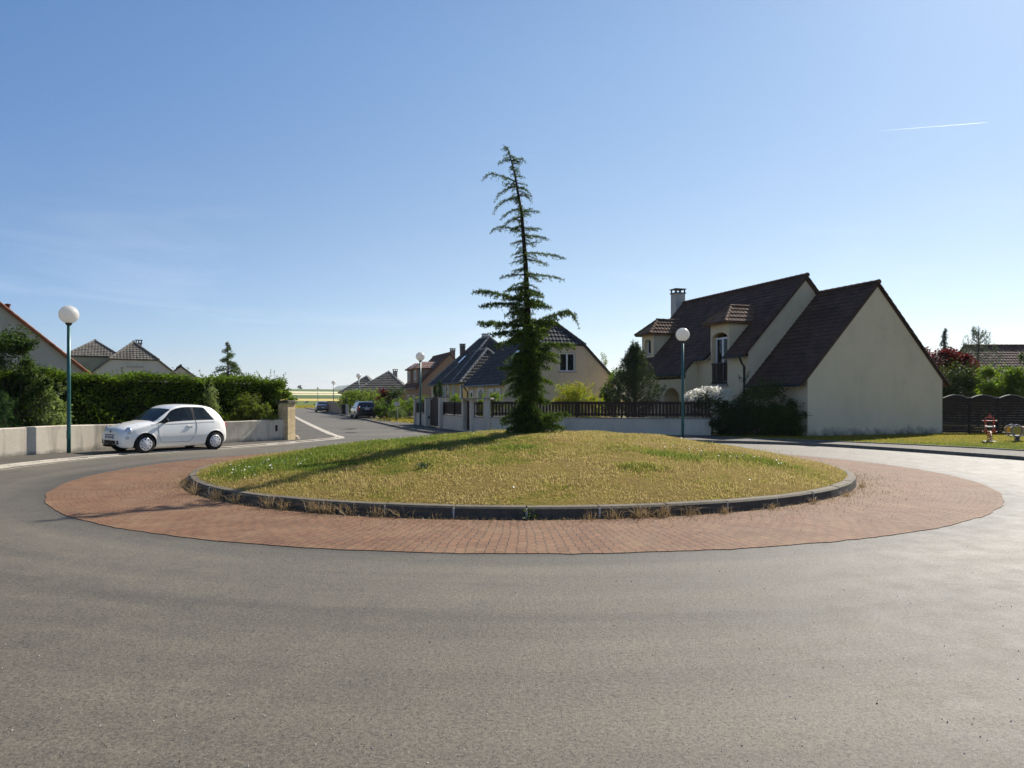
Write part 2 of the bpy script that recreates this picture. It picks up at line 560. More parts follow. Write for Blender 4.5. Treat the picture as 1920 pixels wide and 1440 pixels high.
def paver_mat():
    m, nt, out = nmat('red_concrete_pavers')
    N = NT(nt)
    c = N.coord()
    sp = N.n('ShaderNodeSeparateXYZ'); N.l(c, sp.inputs[0])
    dx = N.math('SUBTRACT', sp.outputs[0], CX); dy = N.math('SUBTRACT', sp.outputs[1], CY)
    rr = N.math('SQRT', N.math('ADD', N.math('MULTIPLY', dx, dx), N.math('MULTIPLY', dy, dy)))
    th = N.math('MULTIPLY', N.math('ARCTAN2', dy, dx), 8.2)
    wob = N.math('MULTIPLY', N.math('SUBTRACT', N.noise(c, 0.8, 3), 0.5), 0.16)
    zig = N.math('MULTIPLY', N.math('PINGPONG', rr, 0.105), 0.16)
    cv = N.n('ShaderNodeCombineXYZ')
    N.l(N.math('ADD', rr, N.math('MULTIPLY', wob, 0.3)), cv.inputs[0])
    N.l(N.math('ADD', N.math('ADD', th, wob), zig), cv.inputs[1])
    b = N.n('ShaderNodeTexBrick', offset=0.5, offset_frequency=2)
    N.l(cv.outputs[0], b.inputs['Vector'])
    b.inputs['Color1'].default_value = (0.180, 0.089, 0.045, 1)
    b.inputs['Color2'].default_value = (0.138, 0.067, 0.034, 1)
    b.inputs['Mortar'].default_value = (0.035, 0.024, 0.017, 1)
    b.inputs['Scale'].default_value = 1.0
    b.inputs['Mortar Size'].default_value = 0.0055
    b.inputs['Mortar Smooth'].default_value = 0.15
    b.inputs['Bias'].default_value = 0.0
    b.inputs['Brick Width'].default_value = 0.19
    b.inputs['Row Height'].default_value = 0.10
    big = N.noise(c, 0.55, 5, 0.6)
    mid = N.noise(c, 5.0, 4, 0.7)
    fine = N.noise(c, 110, 3, 0.7)
    col = N.mix(0.7, b.outputs['Color'], N.mix(1.0, b.outputs['Color'], N.ramp(big, [(0.3, (0.78, 0.76, 0.74)), (0.7, (1.22, 1.22, 1.2))]), 'MULTIPLY'))
    col = N.mix(0.6, col, N.mix(1.0, col, N.ramp(mid, [(0.28, (0.82, 0.82, 0.82)), (0.72, (1.18, 1.18, 1.16))]), 'MULTIPLY'))
    col = N.mix(0.8, col, N.mix(1.0, col, N.ramp(fine, [(0.3, (0.55, 0.55, 0.55)), (0.7, (1.5, 1.5, 1.5))]), 'MULTIPLY'))
    dust = N.math('MULTIPLY', N.ramp(N.noise(c, 1.7, 6, 0.7), [(0.42, (0, 0, 0)), (0.75, (1, 1, 1))]), 0.45)
    col = N.mix(dust, col, (0.25, 0.175, 0.095))
    hh = N.math('SUBTRACT', N.math('MULTIPLY', fine, 0.25), b.outputs['Fac'])
    p = N.pbsdf(col, 0.82, 0.25, 0, N.bump(hh, 0.8, 0.012))
    N.l(p.outputs[0], out.inputs[0])
    return m


struct('brick_paving', br, paver_mat())

# ---- kerb of the island: stones laid on the ring with open joints
def concrete_mat(name, col, dark=0.0):
    m, nt, out = nmat(name)
    N = NT(nt)
    c = N.coord()
    a = N.noise(c, 1.3, 5, 0.65); b = N.noise(c, 70, 3, 0.7); d = N.noise(c, 9, 4, 0.7)
    colr = N.ramp(a, [(0.3, tuple(x * 0.7 for x in col)), (0.55, col), (0.75, tuple(min(1, x * 1.15) for x in col))])
    colr = N.mix(0.7, colr, N.mix(1.0, colr, N.ramp(d, [(0.3, (0.6, 0.6, 0.58)), (0.65, (1.2, 1.2, 1.2))]), 'MULTIPLY'))
    colr = N.mix(0.6, colr, N.mix(1.0, colr, N.ramp(b, [(0.3, (0.6, 0.6, 0.6)), (0.7, (1.35, 1.35, 1.35))]), 'MULTIPLY'))
    p = N.pbsdf(colr, 0.85, 0.3, 0, N.bump(b, 0.5, 0.01))
    N.l(p.outputs[0], out.inputs[0])
    return m


M_KERB = concrete_mat('lichen_grey_kerb_concrete', (0.135, 0.11, 0.073))
M_GUT = concrete_mat('pale_gutter_concrete', (0.47, 0.42, 0.34))
M_JOINT = concrete_mat('pale_mortar', (0.5, 0.48, 0.44))
kb = MB()
nst = 44
for i in range(nst):
    a0 = 2 * math.pi * i / nst + 0.0012
    a1 = 2 * math.pi * (i + 1) / nst - 0.0012
    dz = RNG.uniform(-0.006, 0.006); dr = RNG.uniform(-0.012, 0.012)
    sec = [(7.05 + dr, 0.0), (7.035 + dr, 0.145 + dz), (7.005 + dr, 0.17 + dz), (6.885 + dr, 0.178 + dz), (6.87 + dr, 0.0)]
    Vv, Ff, Fd = [], [], []
    ns = 5
    for k in range(ns + 1):
        a = a0 + (a1 - a0) * k / ns
        for (r_, z_) in sec: Vv.append((CX + r_ * math.cos(a), CY + r_ * math.sin(a), z_))
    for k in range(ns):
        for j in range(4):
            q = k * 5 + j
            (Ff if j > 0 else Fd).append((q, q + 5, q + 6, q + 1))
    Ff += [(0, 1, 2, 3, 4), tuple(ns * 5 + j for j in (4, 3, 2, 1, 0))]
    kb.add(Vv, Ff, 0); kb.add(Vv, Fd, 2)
    am = (2 * math.pi * i / nst)
    u = (math.cos(am), math.sin(am), 0); t = (-math.sin(am), math.cos(am), 0)
    kb.box((CX + 6.955 * u[0], CY + 6.955 * u[1], 0.074), (0.084, 0.013, 0.074), (u, t, (0, 0, 1)), 1)
struct('kerb', kb, [M_KERB, M_JOINT, concrete_mat('shade_tinted_kerb_face', (0.085, 0.075, 0.06))])  # outer face is darker: its shade is put into the colour


# ---- mound
PKX, PKY = 1.35, 17.5


def mound_z(x, y):
    x, y = np.asarray(x, float), np.asarray(y, float)
    dx, dy = x - PKX, y - PKY
    d = np.sqrt(dx * dx + dy * dy) + 1e-9
    ux, uy = dx / d, dy / d
    ox, oy = PKX - CX, PKY - CY
    b = ox * ux + oy * uy
    rim = -b + np.sqrt(np.maximum(0, b * b - (ox * ox + oy * oy) + 6.9 ** 2))
    q = np.clip(d / rim, 0, 1)
    z = 0.17 + 0.70 * (1 - q ** 1.75)
    z = z + 0.03 * np.sin(x * 1.7 + 0.8 * y) * (1 - q) + 0.02 * np.sin(x * 3.1 - 1.3 * y + 1) * (1 - q)
    return z


nr, na = 46, 110
V = [np.array([[PKX, PKY, float(mound_z(PKX, PKY))]])]
for i in range(1, nr + 1):
    a = np.arange(na) * 2 * np.pi / na
    ux, uy = np.cos(a), np.sin(a)
    ox, oy = PKX - CX, PKY - CY
    b = ox * ux + oy * uy
    rim = -b + np.sqrt(b * b - (ox * ox + oy * oy) + 6.9 ** 2)
    d = rim * i / nr
    x, y = PKX + ux * d, PKY + uy * d
    V.append(np.stack((x, y, mound_z(x, y) + RNG.normal(0, 0.008, na) * (i < nr)), 1))
mo = MB()
F = [(0, 1 + k, 1 + (k + 1) % na) for k in range(na)]
for i in range(nr - 1):
    F += [(1 + i * na + k, 1 + (i + 1) * na + k, 1 + (i + 1) * na + (k + 1) % na, 1 + i * na + (k + 1) % na) for k in range(na)]
mo.add(np.concatenate(V), F, 0, True)

GREENP = [(-3.4, 15.6, 2.3, 2.3), (-4.9, 14.2, 1.1, 1.2), (-2.6, 19.5, 3.0, 2.2), (4.1, 14.3, 1.15, 0.6), (-2.0, 12.4, 0.3, 0.2), (-3.4, 13.6, 0.45, 0.25), (2.2, 12.6, 0.5, 0.25), (0.2, 14.4, 0.6, 0.3), (2.8, 14.0, 0.6, 0.4)]


def turf_mat(name, straw, olive, green, patches=(), blade=False):
    m, nt, out = nmat(name)
    N = NT(nt)
    c = N.coord()
    geo = N.n('ShaderNodeNewGeometry')
    n1 = N.noise(c, 0.75, 5, 0.65)
    n2 = N.noise(c, 4.2, 4, 0.65)
    f = N.math('ADD', N.math('ADD', N.math('SUBTRACT', N.math('MULTIPLY', n1, 0.82), 0.16), N.math('MULTIPLY', n2, 0.45)), N.math('MULTIPLY', N.math('SUBTRACT', geo.outputs['Random Per Island'], 0.5), 0.28))
    sp = N.n('ShaderNodeSeparateXYZ'); N.l(c, sp.inputs[0])
    for (px, py, rx, ry) in patches:
        a = N.math('DIVIDE', N.math('SUBTRACT', sp.outputs[0], px), rx)
        b = N.math('DIVIDE', N.math('SUBTRACT', sp.outputs[1], py), ry)
        g_ = N.math('EXPONENT', N.math('MULTIPLY', N.math('ADD', N.math('MULTIPLY', a, a), N.math('MULTIPLY', b, b)), -0.8))
        f = N.math('ADD', f, N.math('MULTIPLY', g_, 0.25))
    col = N.ramp(f, [(0.33, tuple(x * 0.85 for x in straw)), (0.46, straw), (0.58, olive), (0.74, green)])
    n3 = N.noise(c, 26, 3, 0.7)
    col = N.mix(0.6, col, N.mix(1.0, col, N.ramp(n3, [(0.3, (0.55, 0.55, 0.5)), (0.7, (1.35, 1.35, 1.3))]), 'MULTIPLY'))
    bare = N.ramp(N.noise(c, 1.9, 5, 0.7), [(0.60, (0, 0, 0)), (0.70, (1, 1, 1))])
    col = N.mix(N.math('MULTIPLY', bare, 0.55), col, (0.30, 0.20, 0.105))
    if not blade:
        p = N.pbsdf(N.mix(1.0, col, (0.52, 0.50, 0.48), 'MULTIPLY'), 0.95, 0.03, 0, N.bump(n3, 0.8, 0.04))
        N.l(p.outputs[0], out.inputs[0])
        return m
    p = N.pbsdf(N.mix(1.0, col, (0.72, 0.72, 0.72), 'MULTIPLY'), 0.9, 0.05)
    t = N.n('ShaderNodeBsdfTranslucent'); N.l(N.mix(1.0, col, (1.3, 1.3, 1.2), 'MULTIPLY'), t.inputs[0])
    mx = N.n('ShaderNodeMixShader'); mx.inputs[0].default_value = 0.5
    N.l(p.outputs[0], mx.inputs[1]); N.l(t.outputs[0], mx.inputs[2])
    N.l(mx.outputs[0], out.inputs[0])
    return m


M_TURF = turf_mat('dry_island_turf', (0.385, 0.285, 0.085), (0.27, 0.24, 0.045), (0.125, 0.175, 0.026), GREENP)
M_BLADE = turf_mat('dry_island_blades', (0.43, 0.335, 0.16), (0.28, 0.25, 0.065), (0.14, 0.19, 0.035), GREENP, True)
struct('mound', mo, M_TURF)

# ---- grass blades
def blades(P, hgt, wid, lean=0.5, curl=True):
    """P (n,3) roots -> verts/faces: bent blades of two faces"""
    n = len(P)
    a = RNG.uniform(0, 2 * np.pi, n)
    l = np.abs(RNG.normal(0, lean, n))
    d = np.stack((np.cos(a), np.sin(a), np.zeros(n)), 1)
    s = np.stack((-np.sin(a), np.cos(a), np.zeros(n)), 1)
    b = RNG.uniform(0, np.pi, n)
    s = s * np.cos(b)[:, None] + d * np.sin(b)[:, None]
    h = np.broadcast_to(hgt, (n,))[:, None]; w = np.broadcast_to(wid, (n,))[:, None]
    up = np.array([[0, 0, 1.0]])
    lm = l[:, None]
    m1 = P + h * 0.55 * (up + d * lm * 0.5)
    tip = P + h * (up * (1 - 0.25 * np.minimum(lm, 1.5)) + d * lm * 1.0)
    V = np.stack((P - s * w / 2, P + s * w / 2, m1 + s * w * 0.4, m1 - s * w * 0.4, tip), 1).reshape(-1, 3)
    k = np.arange(n)[:, None] * 5
    return V, k + np.array([[0, 1, 2, 3]]), k + np.array([[3, 2, 4]])


n = 210000
rr = 6.88 * np.sqrt(RNG.uniform(0, 1, n)); aa = RNG.uniform(0, 2 * np.pi, n)
x, y = CX + rr * np.cos(aa), CY + rr * np.sin(aa)
gr = np.zeros(n)
for (px, py, rx, ry) in GREENP: gr = np.maximum(gr, np.exp(-0.8 * (((x - px) / rx) ** 2 + ((y - py) / ry) ** 2)))
hh = (0.028 + 0.03 * RNG.uniform(0, 1, n) ** 2) * (1 + 1.0 * gr) * (1 + 0.4 * np.sin(x * 2.3) * np.sin(y * 2.9))
P = np.stack((x, y, mound_z(x, y) - 0.012), 1)
V, f4, f3 = blades(P, hh, 0.009 + 0.004 * RNG.uniform(0, 1, n), 0.9)
gb = MB(); gb.add(V, f4); gb.f.append((f3, 0, False))
# scattered taller bents along the far rim and in the greener patch
n = 1500
aa = RNG.uniform(0, 2 * np.pi, n); rr = RNG.uniform(5.2, 6.75, n)
x, y = CX + rr * np.cos(aa), CY + rr * np.sin(aa)
P = np.stack((x, y, mound_z(x, y) - 0.01), 1)
V, f4, f3 = blades(P, RNG.uniform(0.08, 0.2, n), 0.006, 0.45)
o = gb.n; gb.add(V, f4); gb.f.append((f3 + o, 0, False))
go = gb.build('grass', M_BLADE)
tag(go, 'short dry yellowing grass covering the round island mound', 'grass', kind='stuff')

# ---- daisies
fl = MB()
spots = [(-4.9, 14.2, 0.9, 0.8, 90), (-2.8, 18.2, 2.0, 1.2, 60), (4.2, 14.4, 1.0, 0.6, 60), (0.5, 16, 4.5, 3.5, 70), (5.2, 19, 1, 2, 20)]
for (px, py, sx, sy, k) in spots:
    for _ in range(k):
        x, y = px + RNG.normal(0, sx * 0.6), py + RNG.normal(0, sy * 0.6)
        if math.hypot(x - CX, y - CY) > 6.6: continue
        r_ = RNG.uniform(0.008, 0.014)
        z = float(mound_z(x, y)) + RNG.uniform(0.05, 0.09)
        tl = RNG.normal(0, 0.35, 2)
        aa = np.arange(7) * 2 * np.pi / 7
        fl.add([(x + r_ * math.cos(a), y + r_ * math.sin(a), z + r_ * (math.cos(a) * tl[0] + math.sin(a) * tl[1])) for a in aa], [tuple(range(7))], 0)
        fl.bar((x, y, z - 0.07), (x, y, z - 0.002), 0.003, mat=1)
fo = fl.build('daisies', [plain('white_petals', (0.72, 0.72, 0.68)), plain('flower_stalk', (0.12, 0.16, 0.04))])
tag(fo, 'tiny white daisies scattered over the grass of the island', 'flowers', kind='stuff')

# ---- pavements
M_PAVE = asphalt_mat('pavement_asphalt', (0.084, 0.074, 0.060), ring=False, spec=0.2, radd=0.2)
WALL_L = smooth_line([(-16.9, 14.0), (-15.5, 17.4), (-14.3, 20.4), (-12.9, 24.1), (-10.75, 27.05), (-8.95, 29.6)], 8)     # face of the low wall
pv = MB()
left_pave = KL + smooth_line([KL[-1]] + TIP + [KSL[0]], 5)[1:-1] + KSL
back = [(-53, 151), (-40, 108), (-27.5, 72.5), (-17.3, 42.5), (-11.0, 31.9)] + [(p[0] - 0.4, p[1] + 0.3) for p in WALL_L[::-1]]
pv.prism([(p[0], p[1]) for p in left_pave] + back, 0.0, 0.04, 0)
right_pave_front = KSR
back_r = [(13.2, 5.0), (15.6, 9.4), (16.55, 16.0), (16.0, 20.2), (14.75, 23.4), (12.0, 27.0), (8.7, 30.1), (8.75, 31.9), (-1.5, 35.2), (-6.2, 47.5), (-8.6, 55.0), (-13.5, 69.0), (-22.3, 92), (-31.5, 118), (-42.5, 151)]
pv.prism(KSR + back_r, 0.0, 0.1, 0)
struct('pavement', pv, M_PAVE)
# gutters and kerb strips
gu = MB()
LEDGE = left_pave
def stones(mb, P, o0, o1, z0, z1, L=1.0, gap=0.02, mat=0):
    P = np.array(P, float)
    d = np.concatenate(([0], np.cumsum(np.linalg.norm(np.diff(P, axis=0), axis=1))))
    tot = d[-1]
    k = max(1, int(tot / L))
    for i in range(k):
        s = np.linspace(tot * i / k + gap / 2, tot * (i + 1) / k - gap / 2, 4)
        Q = np.stack((np.interp(s, d, P[:, 0]), np.interp(s, d, P[:, 1])), 1)
        ribbon(mb, Q, o0, o1, z0, z1 + RNG.uniform(-0.002, 0.002), mat)
stones(gu, LEDGE, -0.24, -0.012, 0.0, 0.018, 1.0, 0.022)
stones(gu, LEDGE, -0.0, 0.16, 0.0, 0.05, 1.0, 0.018)
ribbon(gu, KL, -0.5, -0.46, 0.0, 0.0065)
struct('gutter', gu, M_GUT)
kr = MB()
stones(kr, KSR, -0.02, 0.12, 0.0, 0.107, 1.0, 0.015)
brim = smooth_line(back_r[:7], 6)
stones(kr, brim, -0.03, 0.06, 0.0, 0.135, 1.0, 0.012)
struct('kerb_stones', kr, concrete_mat('weathered_kerb_concrete', (0.2, 0.18, 0.145)))

# ---- lawn strips at the right
lw = MB()
lawn = [(8.8, 30.2), (12.1, 27.1), (14.85, 23.5), (16.1, 20.3), (16.7, 16.0), (30, 16), (34, 40), (10, 36), (8.8, 31.9)]
lw.prism(lawn, 0.0, 0.09, 0)
verge = [(-8.8, 54.8), (-6.3, 47.6), (-5.0, 49), (-8.0, 60), (-10.5, 62), (-11.0, 61.5)]
lw.prism(verge, 0.0, 0.08, 0)
M_LAWN = turf_mat('sunlit_lawn', (0.33, 0.27, 0.05), (0.23, 0.235, 0.03), (0.12, 0.17, 0.02), [(16, 24, 6, 3)])
struct('lawn', lw, M_LAWN)
gl = MB()
n = 60000
x, y = RNG.uniform(8.8, 30, n), RNG.uniform(16, 34.2, n)
edge = np.interp(y, [16, 20.3, 23.5, 27.1, 30.2, 40], [16.75, 16.15, 14.9, 12.15, 8.85, 8.85])
ok = (x > edge + 0.03)
P = np.stack((x, y, np.full(n, 0.085)), 1)[ok]
V, f4, f3 = blades(P, RNG.uniform(0.03, 0.075, len(P)), 0.014, 0.6)
gl.add(V, f4); gl.f.append((f3, 0, False))
n = 2600
t = RNG.uniform(0, 1, n); P = np.stack((-8.8 + 3.2 * t + RNG.uniform(-2, 0.4, n) * (1 - t), 54.8 - 7 * t + RNG.uniform(0, 6, n) * (1 - t), np.full(n, 0.07)), 1)
V, f4, f3 = blades(P, RNG.uniform(0.08, 0.28, n), 0.025, 0.6)
o = gl.n; gl.add(V, f4); gl.f.append((f3 + o, 0, False))
# rough verge where the street ends
n = 9000
P = np.stack((RNG.uniform(-64, -20, n), RNG.uniform(150.5, 170, n), np.full(n, 0.0)), 1)
P[:, 2] = ground_z(np.hypot(P[:, 0], P[:, 1])) - 0.02
V, f4, f3 = blades(P, RNG.uniform(0.2, 0.6, n), 0.09, 0.5)
o = gl.n; gl.add(V, f4); gl.f.append((f3 + o, 0, False))
tag(gl.build('verge_grass', turf_mat('verge_blades', (0.33, 0.27, 0.05), (0.23, 0.235, 0.03), (0.14, 0.19, 0.025), [(16, 24, 6, 3)], True)), 'yellow green grass of the verges and of the lawn by the gable', 'grass', kind='stuff')

# ---- grit on the road
pb = MB()
n = 700
for _ in range(n):
    Y = 2.6 + 9 * RNG.uniform() ** 1.6
    X = RNG.uniform(-0.8, 0.8) * Y
    if math.hypot(X - CX, Y - CY) < 9.4: continue
    r_ = RNG.uniform(0.0025, 0.006)
    q = RNG.normal(0, 1, (6, 3)); q /= np.linalg.norm(q, axis=1)[:, None]
    oc = np.array([(1, 0, 0), (-1, 0, 0), (0, 1, 0), (0, -1, 0), (0, 0, 1), (0, 0, -1)], float) * r_ * RNG.uniform(0.6, 1.3, (6, 1))
    pb.add(oc + (X, Y, 0.004 + r_ * 0.5), [(0, 2, 4), (2, 1, 4), (1, 3, 4), (3, 0, 4), (2, 0, 5), (1, 2, 5), (3, 1, 5), (0, 3, 5)], int(RNG.uniform() < 0.25))
tag(pb.build('gravel', [plain('pale_grit', (0.5, 0.46, 0.4)), plain('dark_grit', (0.06, 0.055, 0.05))]), 'loose grit lying on the asphalt in front', 'gravel', kind='stuff')
# ================================================================== PLANTS
def leaf_quads(P, size, up=0.4, aspect=0.55, dirs=None):
    """diamond leaves: four corners folded along the midrib"""
    n = len(P)
    if dirs is None:
        d = RNG.normal(0, 1, (n, 3))
        d[:, 2] *= 0.6
    else:
        d = dirs + RNG.normal(0, 0.45, (n, 3))
    d /= np.linalg.norm(d, axis=1)[:, None] + 1e-9
    nn = RNG.normal(0, 1, (n, 3)); nn[:, 2] += up * 3
    s = np.cross(d, nn); s /= np.linalg.norm(s, axis=1)[:, None] + 1e-9
    t = np.cross(s, d)
    L = (np.broadcast_to(size, (n,)) * RNG.uniform(0.65, 1.3, n))[:, None]
    w = L * aspect * 0.5
    V = np.stack((P, P + d * L * 0.45 + s * w + t * L * 0.07, P + d * L - t * L * 0.1, P + d * L * 0.45 - s * w + t * L * 0.07), 1).reshape(-1, 3)
    return V, np.arange(n)[:, None] * 4 + np.array([[0, 1, 2, 3]])


def clump_points(c, r, n, clumps=14, spread=0.33, shell=0.75, low=-0.7):
    """points in clumps spread over an ellipsoid"""
    c, r = np.array(c, float), np.broadcast_to(np.array(r, float), (3,))
    q = RNG.normal(0, 1, (clumps, 3)); q /= np.linalg.norm(q, axis=1)[:, None]
    q[:, 2] = np.where(q[:, 2] < low, -q[:, 2], q[:, 2])
    q *= (shell + (1 - shell) * RNG.uniform(-1, 1, clumps))[:, None]
    w = RNG.uniform(0.5, 1.5, clumps); w /= w.sum()
    k = RNG.choice(clumps, n, p=w)
    sp = spread * RNG.uniform(0.6, 1.3, clumps)
    e = RNG.normal(0, 1, (n, 3)); e /= np.linalg.norm(e, axis=1)[:, None]
    e *= (RNG.uniform(0, 1, n) ** 0.5)[:, None]
    return c + r * (q[k] + e * sp[k][:, None]), c + r * q


def bush(name, label, cat, loc, blobs, n, size, mat, stem=None, group=None, aspect=0.55, part='foliage', clumps=16, spread=0.34, shoots=0, up=0.4, wood=None, trunk_h=None, low=-0.7, extra=None):
    """blobs: list of (cx,cy,cz,rx,ry,rz,weight) local"""
    t = thing(name, label, cat, loc, 0, group)
    m = MB(); st = MB()
    W = sum(b[6] for b in blobs)
    for b in blobs:
        k = int(n * b[6] / W)
        P, cc = clump_points(b[:3], b[3:6], k, clumps, spread, 0.72, low)
        P = P[P[:, 2] > 0.02]
        V, f = leaf_quads(P, size, up, aspect)
        m.add(V, f)
        base = np.array((b[0] * 0.25, b[1] * 0.25, 0.0))
        for q in cc[:: max(1, len(cc) // 7)]:
            mid = base * 0.4 + q * 0.6 + RNG.normal(0, 0.05, 3); mid[2] = q[2] * 0.55
            r0 = 0.02 if trunk_h is None else 0.035
            s0 = base if trunk_h is None else np.array((0, 0, trunk_h * 0.8))
            st.tube([s0, (s0 + mid) / 2 + RNG.normal(0, 0.03, 3), mid, q], [r0, r0 * 0.8, r0 * 0.5, r0 * 0.2], 5)
    for _ in range(shoots):
        b = blobs[int(RNG.integers(len(blobs)))]
        x, y = b[0] + RNG.uniform(-0.85, 0.85) * b[3], b[1] + RNG.uniform(-0.6, 0.6) * b[4]
        z0 = b[2] + b[5] * 0.75
        L = RNG.uniform(0.2, 0.5)
        d = np.array((RNG.normal(0, 0.25), RNG.normal(0, 0.25), 1.0))
        st.tube([(x, y, z0), np.array((x, y, z0)) + d * L * 0.5, np.array((x, y, z0)) + d * L], [0.006, 0.005, 0.002], 4)
        k = 12
        P = np.array((x, y, z0)) + d * (L * np.sort(RNG.uniform(0, 1, k)))[:, None]
        V, f = leaf_quads(P, size * 0.8, 0.2, aspect)
        m.add(V, f)
    m.build(part, mat, t)
    if trunk_h is not None:
        tr = MB()
        tr.tube([(0, 0, -0.05), (0.02, 0.0, trunk_h * 0.5), (0, 0.02, trunk_h)], [0.09, 0.07, 0.05], 8)
        tr.add(np.concatenate(st.v), np.zeros((0, 4), int)) if False else None
        tr.build('trunk', wood or M_BARK, t)
        st.build('limbs', wood or M_BARK, t)
    elif st.n:
        st.build('stems', wood or M_BARK, t)
    if extra: extra(t)
    return t


M_BARK = plain('grey_brown_bark', (0.075, 0.06, 0.048), 0.9, 0.1, 0, 0.4, 9, 0.6)
L_CEDAR = leaf_mat('cedar_needles', (0.017, 0.034, 0.011), (0.046, 0.078, 0.019), 0.34, 2.2, third=(0.15, 0.205, 0.032))
L_HEDGE = leaf_mat('hornbeam_hedge_leaves', (0.045, 0.078, 0.012), (0.125, 0.18, 0.024), 0.5, 1.1, spec=0.1)
L_TREE = leaf_mat('glossy_garden_tree_leaves', (0.024, 0.044, 0.010), (0.06, 0.10, 0.018), 0.38, 1.4)
L_VARI = leaf_mat('variegated_shrub_leaves', (0.12, 0.155, 0.06), (0.30, 0.34, 0.15), 0.4, 2.0)
L_LIME = leaf_mat('lime_shrub_leaves', (0.10, 0.15, 0.02), (0.20, 0.25, 0.03), 0.45, 1.2)
L_DARKC = leaf_mat('dark_conifer_needles', (0.022, 0.048, 0.016), (0.05, 0.09, 0.025), 0.2, 2.0)
L_GOLD = leaf_mat('yellow_green_shrub_leaves', (0.11, 0.19, 0.018), (0.24, 0.28, 0.022), 0.55, 1.0, third=(0.38, 0.27, 0.03))
L_PINE = leaf_mat('pine_needles', (0.026, 0.042, 0.018), (0.065, 0.085, 0.03), 0.2, 1.6)
L_YEW = leaf_mat('yew_needles', (0.022, 0.04, 0.012), (0.05, 0.075, 0.018), 0.25, 1.6, third=(0.10, 0.12, 0.022))
L_RED = leaf_mat('dark_red_maple_leaves', (0.05, 0.009, 0.009), (0.12, 0.019, 0.016), 0.4, 1.2, tcol=(1.5, 0.7, 0.6))
L_GREY = leaf_mat('blue_grey_pine_needles', (0.06, 0.085, 0.07), (0.13, 0.16, 0.125), 0.2, 1.5)
L_BRIGHT = leaf_mat('bright_maple_leaves', (0.075, 0.125, 0.016), (0.16, 0.225, 0.028), 0.5, 1.3)
L_STRAW = leaf_mat('straw_grass', (0.25, 0.17, 0.08), (0.40, 0.30, 0.16), 0.25, 3.0, tcol=(1.1, 1.0, 0.8))
L_LAV = leaf_mat('grey_green_lavender', (0.10, 0.14, 0.06), (0.17, 0.22, 0.09), 0.3, 2.0)


# ---------------------------------------------------------------- conifers of the cedar kind
def cedar_branch(mw, mn, p0, az, L, rise, droop, tuft=0.05, step=0.032, twigs=True, r0=0.012, per=6, tipdroop=0.0, tl=0.30, asp=0.27):
    h = np.array((math.cos(az), math.sin(az), 0.0))
    side = np.array((-math.sin(az), math.cos(az), 0.0))
    bend = RNG.normal(0, 0.06)
    def pt(s):
        return p0 + (h + side * bend * s) * (L * s) + np.array((0, 0, 1.0)) * (L * (rise * s - droop * s * s - tipdroop * max(0, s - 0.72) ** 2 * 6))
    S = np.linspace(0, 1, 7)
    path = np.array([pt(s) for s in S])
    mw.tube(path, np.linspace(r0, r0 * 0.22, 7), 4, cap=False)
    pts = []
    k = max(4, int(L / step))
    for s in np.linspace(0.06, 1, k): pts.append(pt(s))
    if twigs:
        nt = max(2, int(L / 0.075))
        for i in range(nt):
            s = 0.12 + 0.82 * (i + RNG.uniform(-0.3, 0.3)) / nt
            sg = 1 if i % 2 else -1
            l2 = (0.07 + tl * L * (1 - s) ** 0.7) * RNG.uniform(0.6, 1.15)
            b = pt(s)
            d = h * RNG.uniform(0.35, 0.75) + side * sg * RNG.uniform(0.5, 0.9)
            d /= np.linalg.norm(d)
            dr = RNG.uniform(0.25, 0.7)
            kk = max(2, int(l2 / step))
            for u in np.linspace(0.2, 1, kk):
                pts.append(b + d * l2 * u + np.array((0, 0, -1.0)) * l2 * dr * u * u)
    P = np.repeat(np.array(pts), per, axis=0)
    P = P + RNG.normal(0, tuft * 0.16, P.shape)
    dirs = RNG.normal(0, 0.7, P.shape); dirs[:, 2] += 0.35
    V, f = leaf_quads(P, tuft, 0.0, asp, dirs)
    mn.add(V, f)


TD = 17.35
trk = [(at(990, TD), zz(818, TD)), (at(990, TD), zz(700, TD)), (at(990, TD), zz(600, TD)), (at(986, TD), zz(500, TD)), (at(978, TD), zz(400, TD)), (at(965, TD), zz(325, TD)), (at(957, TD), zz(295, TD)), (at(952, TD), zz(279, TD)), (at(943, TD), zz(271, TD))]
TZ = np.array([p[1] for p in trk]); TX = np.array([p[0] for p in trk])
BX, BZ = TX[0], float(mound_z(TX[0], TD)) - 0.03
ced = thing('cedar_tree', 'tall narrow cedar with a leaning bare-looking top on the island mound', 'tree', (BX, TD, BZ))
tw, tn, tt = MB(), MB(), MB()
zs = np.linspace(BZ, TZ[-1], 60)
path = np.stack((np.interp(zs, TZ, TX) - BX, 0.02 * np.sin(zs * 2.0), zs - BZ), 1)
tt.tube(path, np.interp(zs, [BZ, BZ + 0.3, BZ + 2.5, BZ + 4.5, TZ[-1] - 0.3, TZ[-1]], [0.14, 0.105, 0.075, 0.045, 0.014, 0.006]), 8)
tt.build('trunk', plain('dark_cedar_bark', (0.03, 0.024, 0.019), 0.9, 0.1, 0, 0.4, 12, 0.6), ced)


def on_trunk(py):
    z = zz(py, TD)
    return np.array((float(np.interp(z, TZ, TX)) - BX, 0.0, z - BZ))


def px2m(d): return d / FPX * TD


